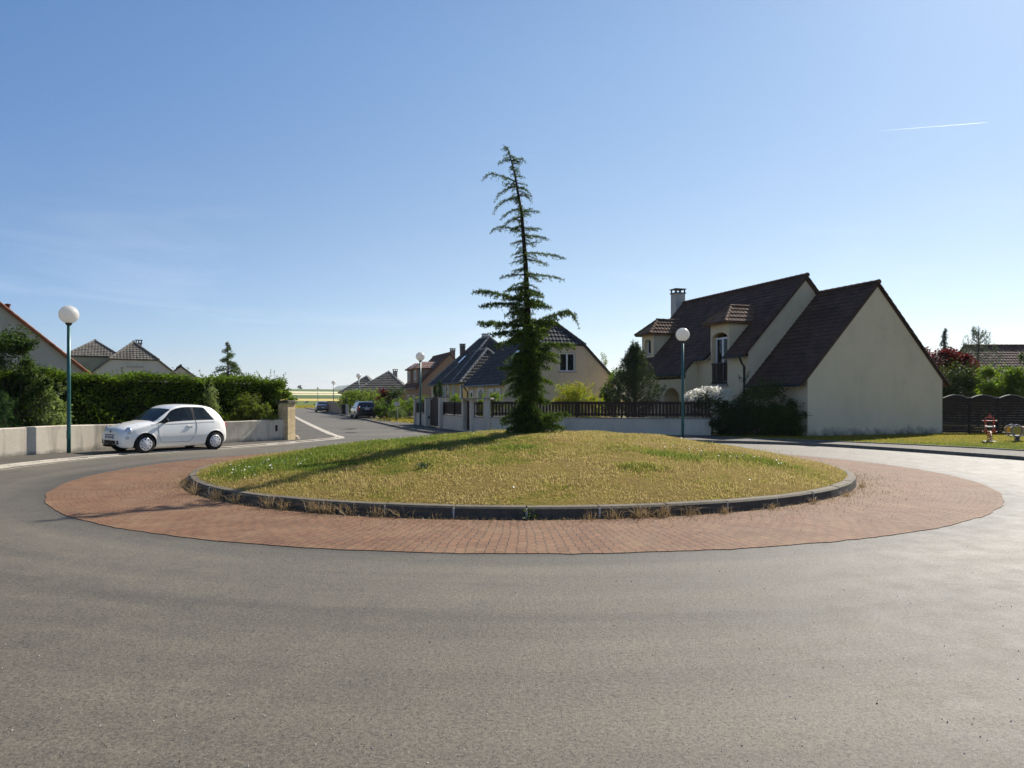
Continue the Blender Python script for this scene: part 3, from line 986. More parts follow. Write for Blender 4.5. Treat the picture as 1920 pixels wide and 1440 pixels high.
ENVY = [272, 290, 340, 400, 450, 500, 550, 600, 650, 700, 750, 785, 812]
ENVL = [0.08, 0.2, 0.28, 0.34, 0.38, 0.42, 0.46, 0.54, 0.62, 0.50, 0.44, 0.48, 0.38]
py = 276.0
while py < 812:
    L = float(np.interp(py, ENVY, ENVL))
    az = RNG.uniform(0, 2 * np.pi)
    L *= RNG.uniform(0.55, 1.1)
    if py > 560 and abs(math.cos(az)) < 0.5: L *= 0.9
    low = py > 540
    cedar_branch(tw, tn, on_trunk(py), az, L, RNG.uniform(-0.05, 0.28) - (0.2 if 540 > py > 470 else 0), RNG.uniform(0.15, 0.45), 0.07 if low else 0.046, 0.036 if low else 0.032, True, 0.008 + 0.006 * L, 7 if low else 5, 0, 0.24 if low else 0.10)
    py += RNG.uniform(0.65, 1.4) * float(np.interp(py, [460, 560, 640, 700, 812], [3.4, 2.7, 1.9, 1.45, 1.1]))
# the limbs that stand out in the outline: trunk height, side (0 right, pi left), length px, rise, droop, tip droop
for (py, a, Lp, rise, droop, td) in [(301, 0.1, 27, 0.4, 0.3, 0.6), (300, 3.0, 25, 0.1, 0.4, 0), (342, 3.2, 64, 0.5, 0.3, 0.5), (350, 3.0, 42, 0.0, 0.5, 0.3), (352, 0.1, 27, 0.2, 0.7, 0),
                                 (372, 3.15, 48, 0.1, 0.6, 0.3), (368, 0.0, 24, 0.3, 0.5, 0.7), (392, 3.1, 38, 0, 0.5, 0), (397, 0.05, 35, 0.1, 0.15, 0), (407, 3.2, 42, 0, 0.65, 0),
                                 (436, 3.1, 62, 0.55, 0.4, 0.3), (428, 0.0, 34, 0, 0.05, 0), (441, -0.1, 48, -0.05, 0.12, 0), (452, 3.2, 25, 0, 0.3, 0),
                                 (474, 0.05, 76, 0.0, 0.13, 0.05), (480, 3.1, 20, 0, 0.25, 0), (486, 0.1, 42, -0.1, 0.2, 0), (504, 3.1, 26, 0, 0.2, 0),
                                 (514, 0.05, 72, 0.0, 0.12, 0.05), (516, 3.1, 50, 0.1, 0.2, 0.1), (540, 3.2, 44, -0.1, 0.1, 0), (530, 3.0, 34, 0, 0.3, 0), (545, 0.1, 30, 0, 0.3, 0),
                                 (566, 3.1, 102, 0.35, 0.12, 0.12), (573, 3.3, 90, 0.1, 0.12, 0.1), (572, 0.1, 45, 0.0, 0.1, 0), (580, 3.0, 42, 0, 0.3, 0),
                                 (612, 0.05, 98, 0.55, 0.2, 0.75), (618, -0.2, 60, 0.3, 0.1, 0.2), (612, 3.1, 94, 0.15, 0.06, 0.1), (622, 3.3, 72, 0.0, 0.08, 0), (600, 0.2, 50, -0.05, 0.1, 0), (634, 2.9, 66, -0.1, 0.1, 0),
                                 (648, 0.0, 88, 0.1, 0.1, 0.0), (658, 0.4, 66, 0.05, 0.2, 0), (690, 3.2, 55, 0.1, 0.15, 0), (664, -0.2, 60, -0.1, 0.2, 0), (706, 3.2, 44, 0.0, 0.3, 0), (706, 0.1, 44, 0, 0.3, 0), (730, 3.1, 44, 0, 0.3, 0), (742, 0.2, 42, 0, 0.3, 0),
                                 (790, -0.1, 78, 0.35, 0.15, 0.1), (796, 0.3, 70, 0.3, 0.2, 0), (800, -0.4, 74, 0.25, 0.3, 0), (785, 0.5, 70, 0.3, 0.2, 0), (806, 0.0, 62, 0.2, 0.15, 0),
                                 (776, 3.2, 52, 0.0, 0.25, 0), (792, 3.1, 50, 0.1, 0.1, 0.2), (800, 3.5, 44, 0.1, 0.3, 0.5), (795, 2.7, 46, 0, 0.3, 0)]:
    L = px2m(Lp)
    cedar_branch(tw, tn, on_trunk(py), a + RNG.normal(0, 0.06), L, rise, droop, 0.068 if py > 540 else 0.05, 0.028, True, 0.013, 8 if py > 540 else 6, td, 0.28 if py > 600 else 0.15)
for py in np.linspace(610, 808, 46):
    cedar_branch(tw, tn, on_trunk(py), -1.57 + RNG.normal(0, 0.7), RNG.uniform(0.22, 0.42), 0.05, 0.35, 0.07, 0.036, True, 0.009, 7, 0, 0.35)
tw.build('branches', M_BARK, ced)
tn.build('crown', L_CEDAR, ced)
# leaning second stem at the foot
tt2 = MB(); tt2.tube([(-0.30, -0.1, 0.02), (-0.26, -0.05, 0.2), (-0.13, 0, 0.45), (0, 0, 0.6)], [0.055, 0.05, 0.05, 0.045], 7)
tt2.build('side_stem', M_BARK, ced)


def small_conifer(name, label, loc, H, Rb, n=70, mat=None, tuft=0.09, rise=0.1, droop=0.35, group=None, power=1.0, per=4):
    t = thing(name, label, 'tree', loc, 0, group)
    a, b, c = MB(), MB(), MB()
    c.tube([(0, 0, -0.05), (0.02, 0, H * 0.5), (0, 0, H)], [0.09, 0.06, 0.01], 7)
    for i in range(n):
        s = (i + RNG.uniform(0, 1)) / n
        L = max(0.1, Rb * (1 - s) ** power * RNG.uniform(0.7, 1.1))
        cedar_branch(a, b, np.array((0, 0, 0.12 * H + 0.86 * H * s)), RNG.uniform(0, 6.283), L, rise, droop, tuft, 0.07, True, 0.012, per)
    V, f = leaf_quads(np.repeat(np.array([(0, 0, H * (0.9 + 0.1 * k / 8)) for k in range(9)]), 4, 0), tuft, 0, 0.4)
    b.add(V, f)
    c.build('trunk', M_BARK, t); a.build('branches', M_BARK, t); b.build('crown', mat or L_DARKC, t)
    return t


Y = 40.0
small_conifer('conifer_tree', 'slender young cedar rising behind the long dark hedge', (at(427, Y), Y, 0), zz(641, Y), 1.95, 85, leaf_mat('pale_cedar_needles', (0.055, 0.085, 0.04), (0.12, 0.16, 0.06), 0.3), 0.11, 0.12, 0.35, None, 0.8)

# ---------------------------------------------------------------- hedge behind the low wall
hd = thing('hedge', 'long tall clipped hedge behind the low rendered wall, shady front', 'hedge', (-12.5, 26.5, 0))
HP = np.array(smooth_line([(-16.15, 19.2), (-15.3, 22.4), (-13.9, 25.2), (-11.75, 28.3), (-10.35, 30.7), (-9.75, 31.6)], 12))
HN = normals2(HP)           # left of travel = away from the road
dl = np.concatenate(([0], np.cumsum(np.linalg.norm(np.diff(HP, axis=0), axis=1))))
hb = MB()
def hedge_pts(n, face):
    s = RNG.uniform(0, dl[-1], n)
    x = np.interp(s, dl, HP[:, 0]); y = np.interp(s, dl, HP[:, 1])
    nx = np.interp(s, dl, HN[:, 0]); ny = np.interp(s, dl, HN[:, 1])
    Hh = 2.38 + 0.07 * np.sin(s * 1.7) + 0.05 * np.sin(s * 4.1 + 1)
    if face == 'front':
        z = RNG.uniform(0.1, 1, n) * Hh
        o = -0.02 + np.abs(RNG.normal(0, 0.12, n)) + 0.05 * np.sin(s * 3 + z * 4)
    elif face == 'top':
        z = Hh + RNG.normal(0, 0.055, n) + np.abs(RNG.normal(0, 0.05, n))
        o = RNG.uniform(-0.22, 1.05, n)
    else:
        z = RNG.uniform(0.1, 1, n) * Hh
        o = RNG.uniform(0.1, 1.1, n)
    return np.stack((x + nx * o + 12.5, y + ny * o - 26.5, z), 1)
for face, n in (('front', 19000), ('top', 16000), ('in', 7000)):
    V, f = leaf_quads(hedge_pts(n, face), 0.10, 0.8 if face == 'top' else 0.3, 0.6)
    hb.add(V, f)
# loose end by the stone pillar and long shoots on top
P, _ = clump_points((HP[-1][0] + 12.3, HP[-1][1] - 26.6, 1.75), (0.8, 0.8, 0.72), 2600, 16, 0.36)
V, f = leaf_quads(P, 0.12, 0.5, 0.6); hb.add(V, f)
sh = MB()
for _ in range(75):
    s = dl[-1] * (RNG.uniform(0, 1) ** 0.6)
    b = np.array((np.interp(s, dl, HP[:, 0]) + 12.5 + RNG.uniform(-0.9, 0.1), np.interp(s, dl, HP[:, 1]) - 26.5 + RNG.uniform(-0.2, 0.6), 2.35))
    L = RNG.uniform(0.15, 0.5) * (0.6 + 0.6 * s / dl[-1])
    d = np.array((RNG.normal(0, 0.3), RNG.normal(0, 0.3), 1.0))
    sh.tube([b, b + d * L], [0.006, 0.003], 4)
    V, f = leaf_quads(b + d * (L * RNG.uniform(0.1, 1, 14))[:, None], 0.075, 0.2, 0.55); hb.add(V, f)
for k in range(0, len(HP), 3):
    b = HP[k] + HN[k] * 0.5 + np.array((12.5, -26.5))
    sh.tube([(b[0], b[1], 0), (b[0] + RNG.normal(0, .1), b[1] + RNG.normal(0, .1), 1.0), (b[0] + RNG.normal(0, .2), b[1] + RNG.normal(0, .2), 2.2)], [0.04, 0.03, 0.012], 5)
core = MB()  # dark solid slab added inside the hedge to block light and sight through it
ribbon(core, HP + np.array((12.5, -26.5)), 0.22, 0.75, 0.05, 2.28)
core.build('dark_core_slab', plain('dark_hedge_filler', (0.012, 0.016, 0.006), 0.95, 0.05, 0, 0.5, 14, 0.8), hd)
hb.build('foliage', L_HEDGE, hd)
sh.build('stems', M_BARK, hd)

Y = 20.7
bush('garden_tree', 'dark leafy garden tree leaning over the wall at the left edge', 'tree', (at(2, Y) - 0.9, Y + 1.7, 0),
     [(0.0, 0.1, 2.85, 0.8, 0.8, 0.9, 5), (-0.5, 0, 2.0, 0.9, 0.8, 0.8, 4), (0.5, 0.3, 2.0, 0.65, 0.6, 0.7, 3), (0.0, 0.0, 1.2, 0.9, 0.6, 0.7, 4)], 13000, 0.095, L_TREE, trunk_h=1.3, clumps=22, spread=0.30, shoots=14)
Y = 21.6
bush('shrub', 'pale variegated shrub between the lamp post and the dark tree', 'shrub', (at(96, 22.8), 22.8, 0),
     [(0, 0, 1.25, 0.5, 0.45, 0.75, 5), (-0.35, 0.0, 1.7, 0.45, 0.4, 0.6, 3)], 4200, 0.08, L_VARI, clumps=22, shoots=16)
Y = 20.3
small_conifer('conifer_shrub', 'bushy dark green conifer against the wall at the left edge', (at(6, 21.6), 21.6, 0), 1.85, 0.62, 60, leaf_mat('fresh_cypress', (0.03, 0.075, 0.02), (0.07, 0.14, 0.035), 0.25), 0.07, 0.7, 0.1, None, 0.45, 5)['category'] = 'shrub'
Y = 27.2
bush('shrub', 'speckled pale shrub growing up the hedge just right of the white car', 'shrub', (at(400, 27.85), 27.85, 0),
     [(0, 0, 1.0, 0.42, 0.3, 0.75, 5), (-0.15, 0.05, 1.75, 0.3, 0.25, 0.4, 2)], 2300, 0.065, L_VARI, clumps=22, shoots=8)
Y = 28.3
bush('shrub', 'rounded yellow green shrub in front of the hedge near the stone pillar', 'shrub', (at(466, 29.0), 29.0, 0),
     [(0, 0, 1.15, 0.72, 0.5, 0.68, 6), (0.5, 0.1, 0.95, 0.5, 0.4, 0.45, 3)], 5200, 0.075, leaf_mat('soft_yellow_green_leaves', (0.07, 0.10, 0.018), (0.16, 0.18, 0.03), 0.45), clumps=26, spread=0.3)

# ---------------------------------------------------------------- behind the brown fence
Y = 37.6
bush('shrub', 'rounded yellow and orange tinted shrub behind the brown fence', 'shrub', (at(1080, Y), Y, 0),
     [(0, 0, 1.5, 1.25, 0.8, 0.9, 6), (0.5, 0, 1.1, 1.0, 0.8, 0.8, 3), (-0.4, 0, 0.8, 1.2, 0.8, 0.7, 3)], 9000, 0.10, L_GOLD, clumps=30, spread=0.3, shoots=50, aspect=0.42, up=0.0)
Y = 40.0
bush('bush', 'fresh green leafy bush beside the dark pine, left of it', 'shrub', (at(1152, Y), Y, 0),
     [(0, 0, 2.2, 0.85, 0.9, 1.35, 6), (-0.3, 0, 1.0, 0.8, 0.8, 0.8, 2)], 5200, 0.12, L_BRIGHT, clumps=22)
Y = 52.0
bush('young_tree', 'thin airy young tree showing above the green bush by the pine', 'tree', (at(1134, Y), Y, 0),
     [(0, 0, 3.6, 0.5, 0.5, 1.3, 5)], 420, 0.10, L_VARI, trunk_h=2.6, clumps=22, spread=0.25)
# pine with upright candles
Y = 36.6
pine = thing('pine_tree', 'dark bushy pine with upright shoots behind the brown fence', 'tree', (at(1190, Y), Y, 0))
a, b, c = MB(), MB(), MB()
H = zz(641, Y)
c.tube([(0, 0, -0.05), (0, 0, H * 0.6), (0.05, 0, H)], [0.13, 0.08, 0.02], 8)
for i in range(230):
    s = RNG.uniform(0, 1) ** 0.9
    L = 1.55 * (1 - s) ** 1.05 * (0.7 + 0.3 * min(1, s * 6)) * RNG.uniform(0.6, 1.12) + 0.12
    az = RNG.uniform(0, 6.283)
    z0 = 0.55 + (H - 1.0) * s
    hd_ = np.array((math.cos(az), math.sin(az), 0))
    pth = np.array([np.array((0, 0, z0)) + hd_ * L * u + np.array((0, 0, 1)) * (0.25 * L * u + 0.45 * L * u * u) for u in np.linspace(0, 1, 6)])
    a.tube(pth, np.linspace(0.02, 0.006, 6), 4, cap=False)
    q = pth[2:]
    pts = np.repeat(q, 11, 0) + RNG.normal(0, 0.08, (len(q) * 11, 3))
    cand = pth[-1] + np.array((0, 0, 1.0)) * np.linspace(0, RNG.uniform(0.15, 0.42), 5)[:, None]
    pts = np.concatenate((pts, np.repeat(cand, 6, 0)))
    dirs = np.tile((0, 0, 0.75), (len(pts), 1)) + RNG.normal(0, 0.5, (len(pts), 3)) + hd_ * 0.2
    V, f = leaf_quads(pts, 0.14, 0, 0.2, dirs)
    b.add(V, f)
c.build('trunk', M_BARK, pine); a.build('branches', M_BARK, pine); b.build('crown', L_PINE, pine)

# rose by the fence end
Y = 32.4
def rose_flowers(t):
    m = MB()
    P, _ = clump_points((0.0, -0.3, 1.62), (1.15, 0.45, 0.56), 1200, 38, 0.24, 0.85, -0.2)
    P2, _ = clump_points((0.4, -0.45, 1.05), (0.5, 0.25, 0.55), 120, 16, 0.3)
    P = np.concatenate((P, P2))
    for p in P:
        nrm = np.array((RNG.normal(0, 0.5), RNG.normal(-0.3, 0.5), RNG.uniform(0.3, 1))); nrm /= np.linalg.norm(nrm)
        s = np.cross(nrm, (0.3, 1, 0.1)); s /= np.linalg.norm(s); t2 = np.cross(nrm, s)
        r_ = RNG.uniform(0.024, 0.042)
        A = np.arange(6) * np.pi / 3
        m.add([p + nrm * 0.02] + [p + r_ * (math.cos(q) * s + math.sin(q) * t2) for q in A], [(0, 1 + k, 1 + (k + 1) % 6) for k in range(6)])
    m.build('blossom', leaf_mat('white_rose_petals', (0.72, 0.70, 0.64), (0.82, 0.80, 0.74), 0.6, 2.0, tcol=(1.1, 1.1, 1.05)), t)
bush('rose_bush', 'white flowering rose bush spilling over the end of the brown fence', 'shrub', (at(1328, Y), Y, 0.05),
     [(0, 0, 1.35, 0.95, 0.5, 0.62, 6), (0.4, -0.05, 0.8, 0.55, 0.4, 0.7, 3)], 5000, 0.075, leaf_mat('rose_leaves', (0.035, 0.055, 0.02), (0.075, 0.10, 0.035), 0.3), clumps=28, extra=rose_flowers)
Y = 32.0
bush('yew_shrub', 'tall dark yew shrub before the house, right of the white rose', 'shrub', (at(1433, Y), Y + 0.4, 0.05),
     [(0, 0, 1.55, 1.15, 0.9, 1.1, 6), (-0.6, 0.0, 0.8, 0.9, 0.7, 0.8, 4), (0.5, 0.0, 0.7, 1.2, 0.8, 0.75, 5), (0.2, -0.2, 0.5, 1.6, 0.5, 0.5, 4)], 22000, 0.10, L_YEW, clumps=44, spread=0.32, aspect=0.4, shoots=26, low=-1.1)
bush('yew_shrub', 'low dark yew shrub tight against the corner of the white gable', 'shrub', (at(1488, 31.4), 31.7, 0.05),
     [(0, 0, 0.7, 0.75, 0.6, 0.75, 6), (-0.5, 0.0, 0.7, 0.7, 0.5, 0.75, 4)], 11000, 0.09, L_YEW, clumps=40, aspect=0.4, shoots=14, low=-1.1)
bush('dark_shrub', 'dense dark shrub at the end of the white garden wall', 'shrub', (at(1368, 31.8), 31.7, 0.05),
     [(0, 0, 0.72, 0.8, 0.5, 0.78, 6), (0.4, -0.1, 0.5, 0.8, 0.4, 0.55, 4)], 9000, 0.09, leaf_mat('dark_shrub_leaves', (0.024, 0.04, 0.014), (0.05, 0.07, 0.022), 0.25), clumps=40, low=-1.1)

# ---------------------------------------------------------------- right of the gable
Y = 44.0
bush('maple_tree', 'dark red maple showing past the right slope of the white gable', 'tree', (at(1764, Y), Y, 0),
     [(0, 0, 3.5, 1.6, 1.2, 1.35, 6), (0.8, -0.3, 2.9, 1.3, 1.0, 1.1, 4)], 11000, 0.13, L_RED, trunk_h=2.0, clumps=30, spread=0.28, low=-0.4)
bush('dark_hedge', 'black green shrub mass under the red maple behind the wooden fence', 'shrub', (at(1800, 41), 41, 0),
     [(0, 0, 1.7, 2.3, 1.0, 1.7, 6), (-1.2, 0, 1.7, 1.2, 1.0, 1.5, 3)], 12000, 0.14, L_YEW, clumps=34)
Y = 52.0
small_conifer('spruce_tree', 'small dark blue spruce top rising above the red maple', (at(1772, Y), Y, 0), zz(615, Y), 1.2, 110, leaf_mat('blue_spruce_needles', (0.03, 0.05, 0.045), (0.07, 0.10, 0.085), 0.2), 0.12, 0.05, 0.2, None, 0.7, 5)
Y = 46.0
pine2 = thing('pine_tree', 'grey green airy pine standing above the bright green maple', 'tree', (at(1834, Y), Y, 0))
a, b, c = MB(), MB(), MB()
H = zz(612, Y)
c.tube([(0, 0, -0.05), (0, 0, H * 0.6), (0.05, 0, H)], [0.12, 0.07, 0.015], 8)
for i in range(85):
    s = RNG.uniform(0.3, 1)
    L = 1.05 * math.sin(min(1, (1.05 - s) * 1.9) * 1.57) * RNG.uniform(0.6, 1.1) + 0.15
    az = RNG.uniform(0, 6.283); z0 = H * s * 0.93
    hd_ = np.array((math.cos(az), math.sin(az), 0))
    pth = np.array([np.array((0, 0, z0)) + hd_ * L * u + np.array((0, 0, 1)) * (0.3 * L * u + 0.35 * L * u * u) for u in np.linspace(0, 1, 6)])
    a.tube(pth, np.linspace(0.018, 0.006, 6), 4, cap=False)
    q = pth[2:]
    pts = np.repeat(q, 7, 0) + RNG.normal(0, 0.05, (len(q) * 7, 3))
    cand = pth[-1] + np.array((0, 0, 1.0)) * np.linspace(0, RNG.uniform(0.15, 0.35), 5)[:, None]
    pts = np.concatenate((pts, np.repeat(cand, 4, 0)))
    V, f = leaf_quads(pts, 0.13, 0, 0.2, np.tile((0, 0, 0.6), (len(pts), 1)) + RNG.normal(0, 0.6, (len(pts), 3)))
    b.add(V, f)
c.build('trunk', M_BARK, pine2); a.build('branches', M_BARK, pine2); b.build('crown', L_GREY, pine2)
bush('grey_shrub', 'loose grey green shrub between the red maple and the airy pine', 'shrub', (at(1806, 47), 47, 0),
     [(0, 0, 3.4, 1.0, 0.9, 1.5, 6)], 3600, 0.12, L_GREY, clumps=22)
Y = 37.5
bush('green_maple', 'bright green broad maple bush rising above the arched wooden fence', 'tree', (at(1882, Y), Y, 0),
     [(0, 0, 2.2, 1.5, 1.0, 1.25, 6), (0.9, 0.1, 1.9, 1.0, 1.0, 1.2, 4), (-0.7, -0.1, 1.8, 0.9, 0.8, 0.75, 3)], 9500, 0.15, L_BRIGHT, trunk_h=1.0, clumps=36, spread=0.27)
bush('laurel_shrub', 'dark glossy shrub at the right edge below the tiled roof', 'shrub', (at(1932, 39), 39, 0),
     [(0, 0, 2.8, 0.9, 0.9, 1.3, 6)], 3000, 0.13, L_TREE, clumps=20)

# ---------------------------------------------------------------- along the side street
for (px, Y, top, w, lab, mt) in [
    (664, 70.0, 731, 1.0, 'feathery light green shrub behind the stone gate pillars', L_LIME),
    (690, 69.0, 728, 1.5, 'tall yellow green shrub behind the dark estate car', L_LIME),
    (712, 66.0, 742, 1.1, 'mid green shrub right of the dark estate car', L_HEDGE),
    (744, 62.0, 728, 1.25, 'dark leafy bush in front of the orange house', L_TREE),
    (765, 57.0, 746, 1.5, 'clipped light green vine hedge left of the walled garden', L_BRIGHT),
    (720, 60.0, 755, 0.9, 'low green shrub between the sign board and the dark estate car', L_HEDGE),
    (650, 76.0, 734, 1.0, 'leafy green shrub above the beige garden wall', L_LIME)]:
    tp = zz(top, Y)
    bush('garden_shrub', lab, 'shrub', (at(px, Y), Y, 0), [(0, 0, tp * 0.58, w, w * 0.8, tp * 0.42, 6), (0.2, 0, tp * 0.3, w * 0.9, w * 0.7, tp * 0.3, 2)], 1700, 0.16, mt, clumps=20, shoots=8)
Y = 64.0
bush('red_shrub', 'dark red leaved shrub before the grey tiled roof', 'shrub', (at(725, Y), Y, 0), [(0, 0, 1.9, 0.75, 0.7, 0.75, 6)], 1300, 0.15, L_RED, clumps=16)
Y = 55.0
bush('lavender', 'rounded feathery grey green clump in front of the sign board', 'plant', (at(745, Y), Y, 0.05), [(0, 0, 0.5, 0.62, 0.5, 0.55, 5)], 2000, 0.16, L_LAV, clumps=24, aspect=0.14, up=0.0)
for (px, Y, top, w, lab) in [(825, 43.0, 715, 0.42, 'dark pointed cypress behind the brown double gate'), (816, 43.6, 722, 0.24, 'thin dark columnar cypress beside the pointed one by the gate')]:
    small_conifer('cypress_tree', lab, (at(px, Y), Y, 0), zz(top, Y), w, 70, L_DARKC, 0.09, 0.9, 0.1, None, 0.6, 5)
for (px, Y, top, w, lab) in [(857, 41.0, 741, 0.75, 'light green shrub looking over the slatted panel by the gate'), (926, 37.5, 738, 0.8, 'light green shrub just left of the cedar behind the fence'),
                             (893, 41, 748, 0.6, 'small green shrub behind the entrance porch'), (797, 46, 748, 0.4, 'small green shrub behind the fence panel by the lamp post')]:
    tp = zz(top, Y)
    bush('garden_shrub', lab, 'shrub', (at(px, Y), Y, 0), [(0, 0, tp * 0.6, w, w * 0.7, tp * 0.4, 6)], 1500, 0.10, L_BRIGHT, clumps=18, shoots=6)
# far round tree on the skyline
d = 1270.0
bush('round_tree', 'lone round tree on the skyline of the fields', 'tree', (at(562, d), d, float(ground_z(1280)) - 1), [(0, 0, 3.6, 3.4, 3.4, 3.8, 6)], 1700, 0.9, L_TREE, trunk_h=2.0, clumps=16, spread=0.4)


# ---------------------------------------------------------------- weeds along the island kerb
def weed(label, cat, ang, n, hgt, mat, rr=7.12, flat=1.5, wid=0.007):
    a = R(ang)
    t = thing('weed', label, cat, (CX + rr * math.cos(a), CY + rr * math.sin(a), 0.01), 0, 'dry weeds along the island kerb')
    u = np.array((math.cos(a), math.sin(a), 0)); s = np.array((-math.sin(a), math.cos(a), 0))
    P = s * RNG.normal(0, 0.07, n)[:, None] + u * np.abs(RNG.normal(0, 0.04, n))[:, None]
    V, f4, f3 = blades(P, hgt * RNG.uniform(0.5, 1.2, n), wid, flat)
    m = MB(); m.add(V, f4); m.f.append((f3, 0, False))
    m.build('blades', mat, t)
lab_l = 'dry straw grass tuft at the foot of the island kerb'
for (px, py, n, hg) in [(378, 912, 60, 0.3), (398, 925, 90, 0.3), (425, 937, 90, 0.28), (450, 944, 60, 0.25), (510, 953, 70, 0.26), (535, 957, 60, 0.24), (590, 962, 90, 0.24), (612, 965, 80, 0.24), (650, 969, 50, 0.24), (700, 973, 45, 0.2), (745, 974, 30, 0.18), (820, 976, 16, 0.16),
                       (1100, 972, 40, 0.18), (1140, 969, 60, 0.2), (1185, 966, 90, 0.24), (1215, 963, 90, 0.22), (1255, 958, 60, 0.2), (1300, 952, 50, 0.15), (1370, 944, 50, 0.12), (1430, 935, 60, 0.12), (1500, 925, 60, 0.14), (1560, 912, 50, 0.14)]:
    gx, gy = gp(px, py)
    ang = math.degrees(math.atan2(gy - CY, gx - CX))
    weed(lab_l, 'weed', ang, max(10, int(n * 0.65)), hg, L_STRAW)
gx, gy = gp(996, 974)
pt_ = thing('seedling', 'small bright green weed growing at the kerb front', 'weed', (gx, gy - 0.05, 0.01))
m = MB(); P = np.stack((RNG.normal(0, 0.05, 40), RNG.normal(0, 0.04, 40), RNG.uniform(0, 0.16, 40)), 1)
V, f = leaf_quads(P, 0.05, 0.5, 0.6); m.add(V, f); m.build('leaves', L_BRIGHT, pt_)
gx, gy = at(793, 12.6), 12.6
pt_ = thing('thistle', 'dark leafy rosette plant in the dry grass of the mound', 'weed', (gx, gy, float(mound_z(gx, gy))))
m = MB(); P = np.stack((RNG.normal(0, 0.06, 70), RNG.normal(0, 0.06, 70), RNG.uniform(0.02, 0.08, 70)), 1)
V, f = leaf_quads(P, 0.06, 0.5, 0.5); m.add(V, f); m.build('leaves', leaf_mat('dark_rosette', (0.03, 0.06, 0.03), (0.08, 0.12, 0.07), 0.2), pt_)
# straw litter on the pavers
sl = MB()
n = 5200
aa = RNG.uniform(165, 372, n); rr = 7.07 + np.abs(RNG.normal(0, 0.62, n)) * RNG.uniform(0.05, 1.3, n); rr = np.where(rr > 9.25, 8, rr)
P = np.stack((CX + rr * np.cos(np.radians(aa)), CY + rr * np.sin(np.radians(aa)), np.full(n, 0.016)), 1)
V, f4, f3 = blades(P, RNG.uniform(0.015, 0.06, n), 0.006, 1.8)
sl.add(V, f4); sl.f.append((f3, 0, False))
tag(sl.build('dry_grass_litter', L_STRAW), 'scattered straw and short weeds in the joints of the red pavers', 'grass', kind='stuff')
# ================================================================== BUILDINGS
def in_poly(x, y, P):
    ins = np.zeros(x.shape, bool)
    n = len(P)
    for i in range(n):
        x0, y0 = P[i]; x1, y1 = P[(i + 1) % n]
        if abs(y1 - y0) < 1e-12: continue
        c = ((y0 > y) != (y1 > y)) & (x < (x1 - x0) * (y - y0) / (y1 - y0) + x0)
        ins ^= c
    return ins


def roof_plane(mb, poly, tw=0.24, th=0.34, wave=0.022, saw=0.035, thick=0.10, mat=0, nu=5, nv=3, wavy=True):
    """tiled roof face: real courses and rolls over a slab"""
    P = np.array(poly, float)
    nrm = np.zeros(3)
    for i in range(len(P)):
        nrm += np.cross(P[i] - P[0], P[(i + 1) % len(P)] - P[0])
    nrm /= np.linalg.norm(nrm)
    if nrm[2] < 0: nrm = -nrm
    eu = np.cross((0, 0, 1.0), nrm); eu /= np.linalg.norm(eu)
    ev = np.cross(nrm, eu)            # up the slope
    if ev[2] < 0: ev = -ev
    o = P[0]
    Q = np.stack(((P - o) @ eu, (P - o) @ ev), 1)
    u0, v0 = Q.min(0); u1, v1 = Q.max(0)
    cu = max(1, round((u1 - u0) / tw)); cv = max(1, round((v1 - v0) / th))
    us = np.linspace(u0, u1, cu * nu + 1)
    # courses: each row of tiles starts proud at its lower edge
    vs, hs = [], []
    for k in range(cv):
        a, b = v0 + (v1 - v0) * k / cv, v0 + (v1 - v0) * (k + 1) / cv
        for j in range(nv):
            vs.append(a + (b - a) * j / nv + (1e-4 if j == 0 else 0)); hs.append(saw * (1 - j / nv))
        vs.append(b - 1e-4); hs.append(0.0)
    vs = np.array(vs); hs = np.array(hs)
    U, Vv = np.meshgrid(us, vs)
    ph = (U - u0) / (u1 - u0) * cu
    Hh = hs[:, None] + (wave * np.abs(np.sin(ph * np.pi)) if wavy else 0)
    row = np.floor((Vv - v0) / (v1 - v0 + 1e-9) * cv); colm = np.floor(ph)
    jit = (np.sin(row * 12.9898 + colm * 78.233) * 43758.5453) % 1.0
    Hh = Hh + (jit - 0.5) * 0.008
    uc = (us[:-1] + us[1:]) / 2; vc = (vs[:-1] + vs[1:]) / 2
    UC, VC = np.meshgrid(uc, vc)
    keep = in_poly(UC, VC, [tuple(q) for q in Q])
    G = o + U[..., None] * eu + Vv[..., None] * ev + (0.01 + Hh)[..., None] * nrm
    w = len(us)
    idx = np.arange(len(vs) * w).reshape(len(vs), w)
    F = np.stack((idx[:-1, :-1], idx[:-1, 1:], idx[1:, 1:], idx[1:, :-1]), -1)[keep]
    used = np.unique(F)
    remap = -np.ones(len(vs) * w, int); remap[used] = np.arange(len(used))
    mb.add(G.reshape(-1, 3)[used], remap[F], mat)
    # slab below
    n = len(P)
    top = P + nrm * 0.004; bot = P - nrm * thick
    fs = [tuple(range(n)), tuple(range(2 * n - 1, n - 1, -1))] + [(i, n + i, n + (i + 1) % n, (i + 1) % n) for i in range(n)]
    mb.add(np.concatenate((top, bot)), fs, mat)


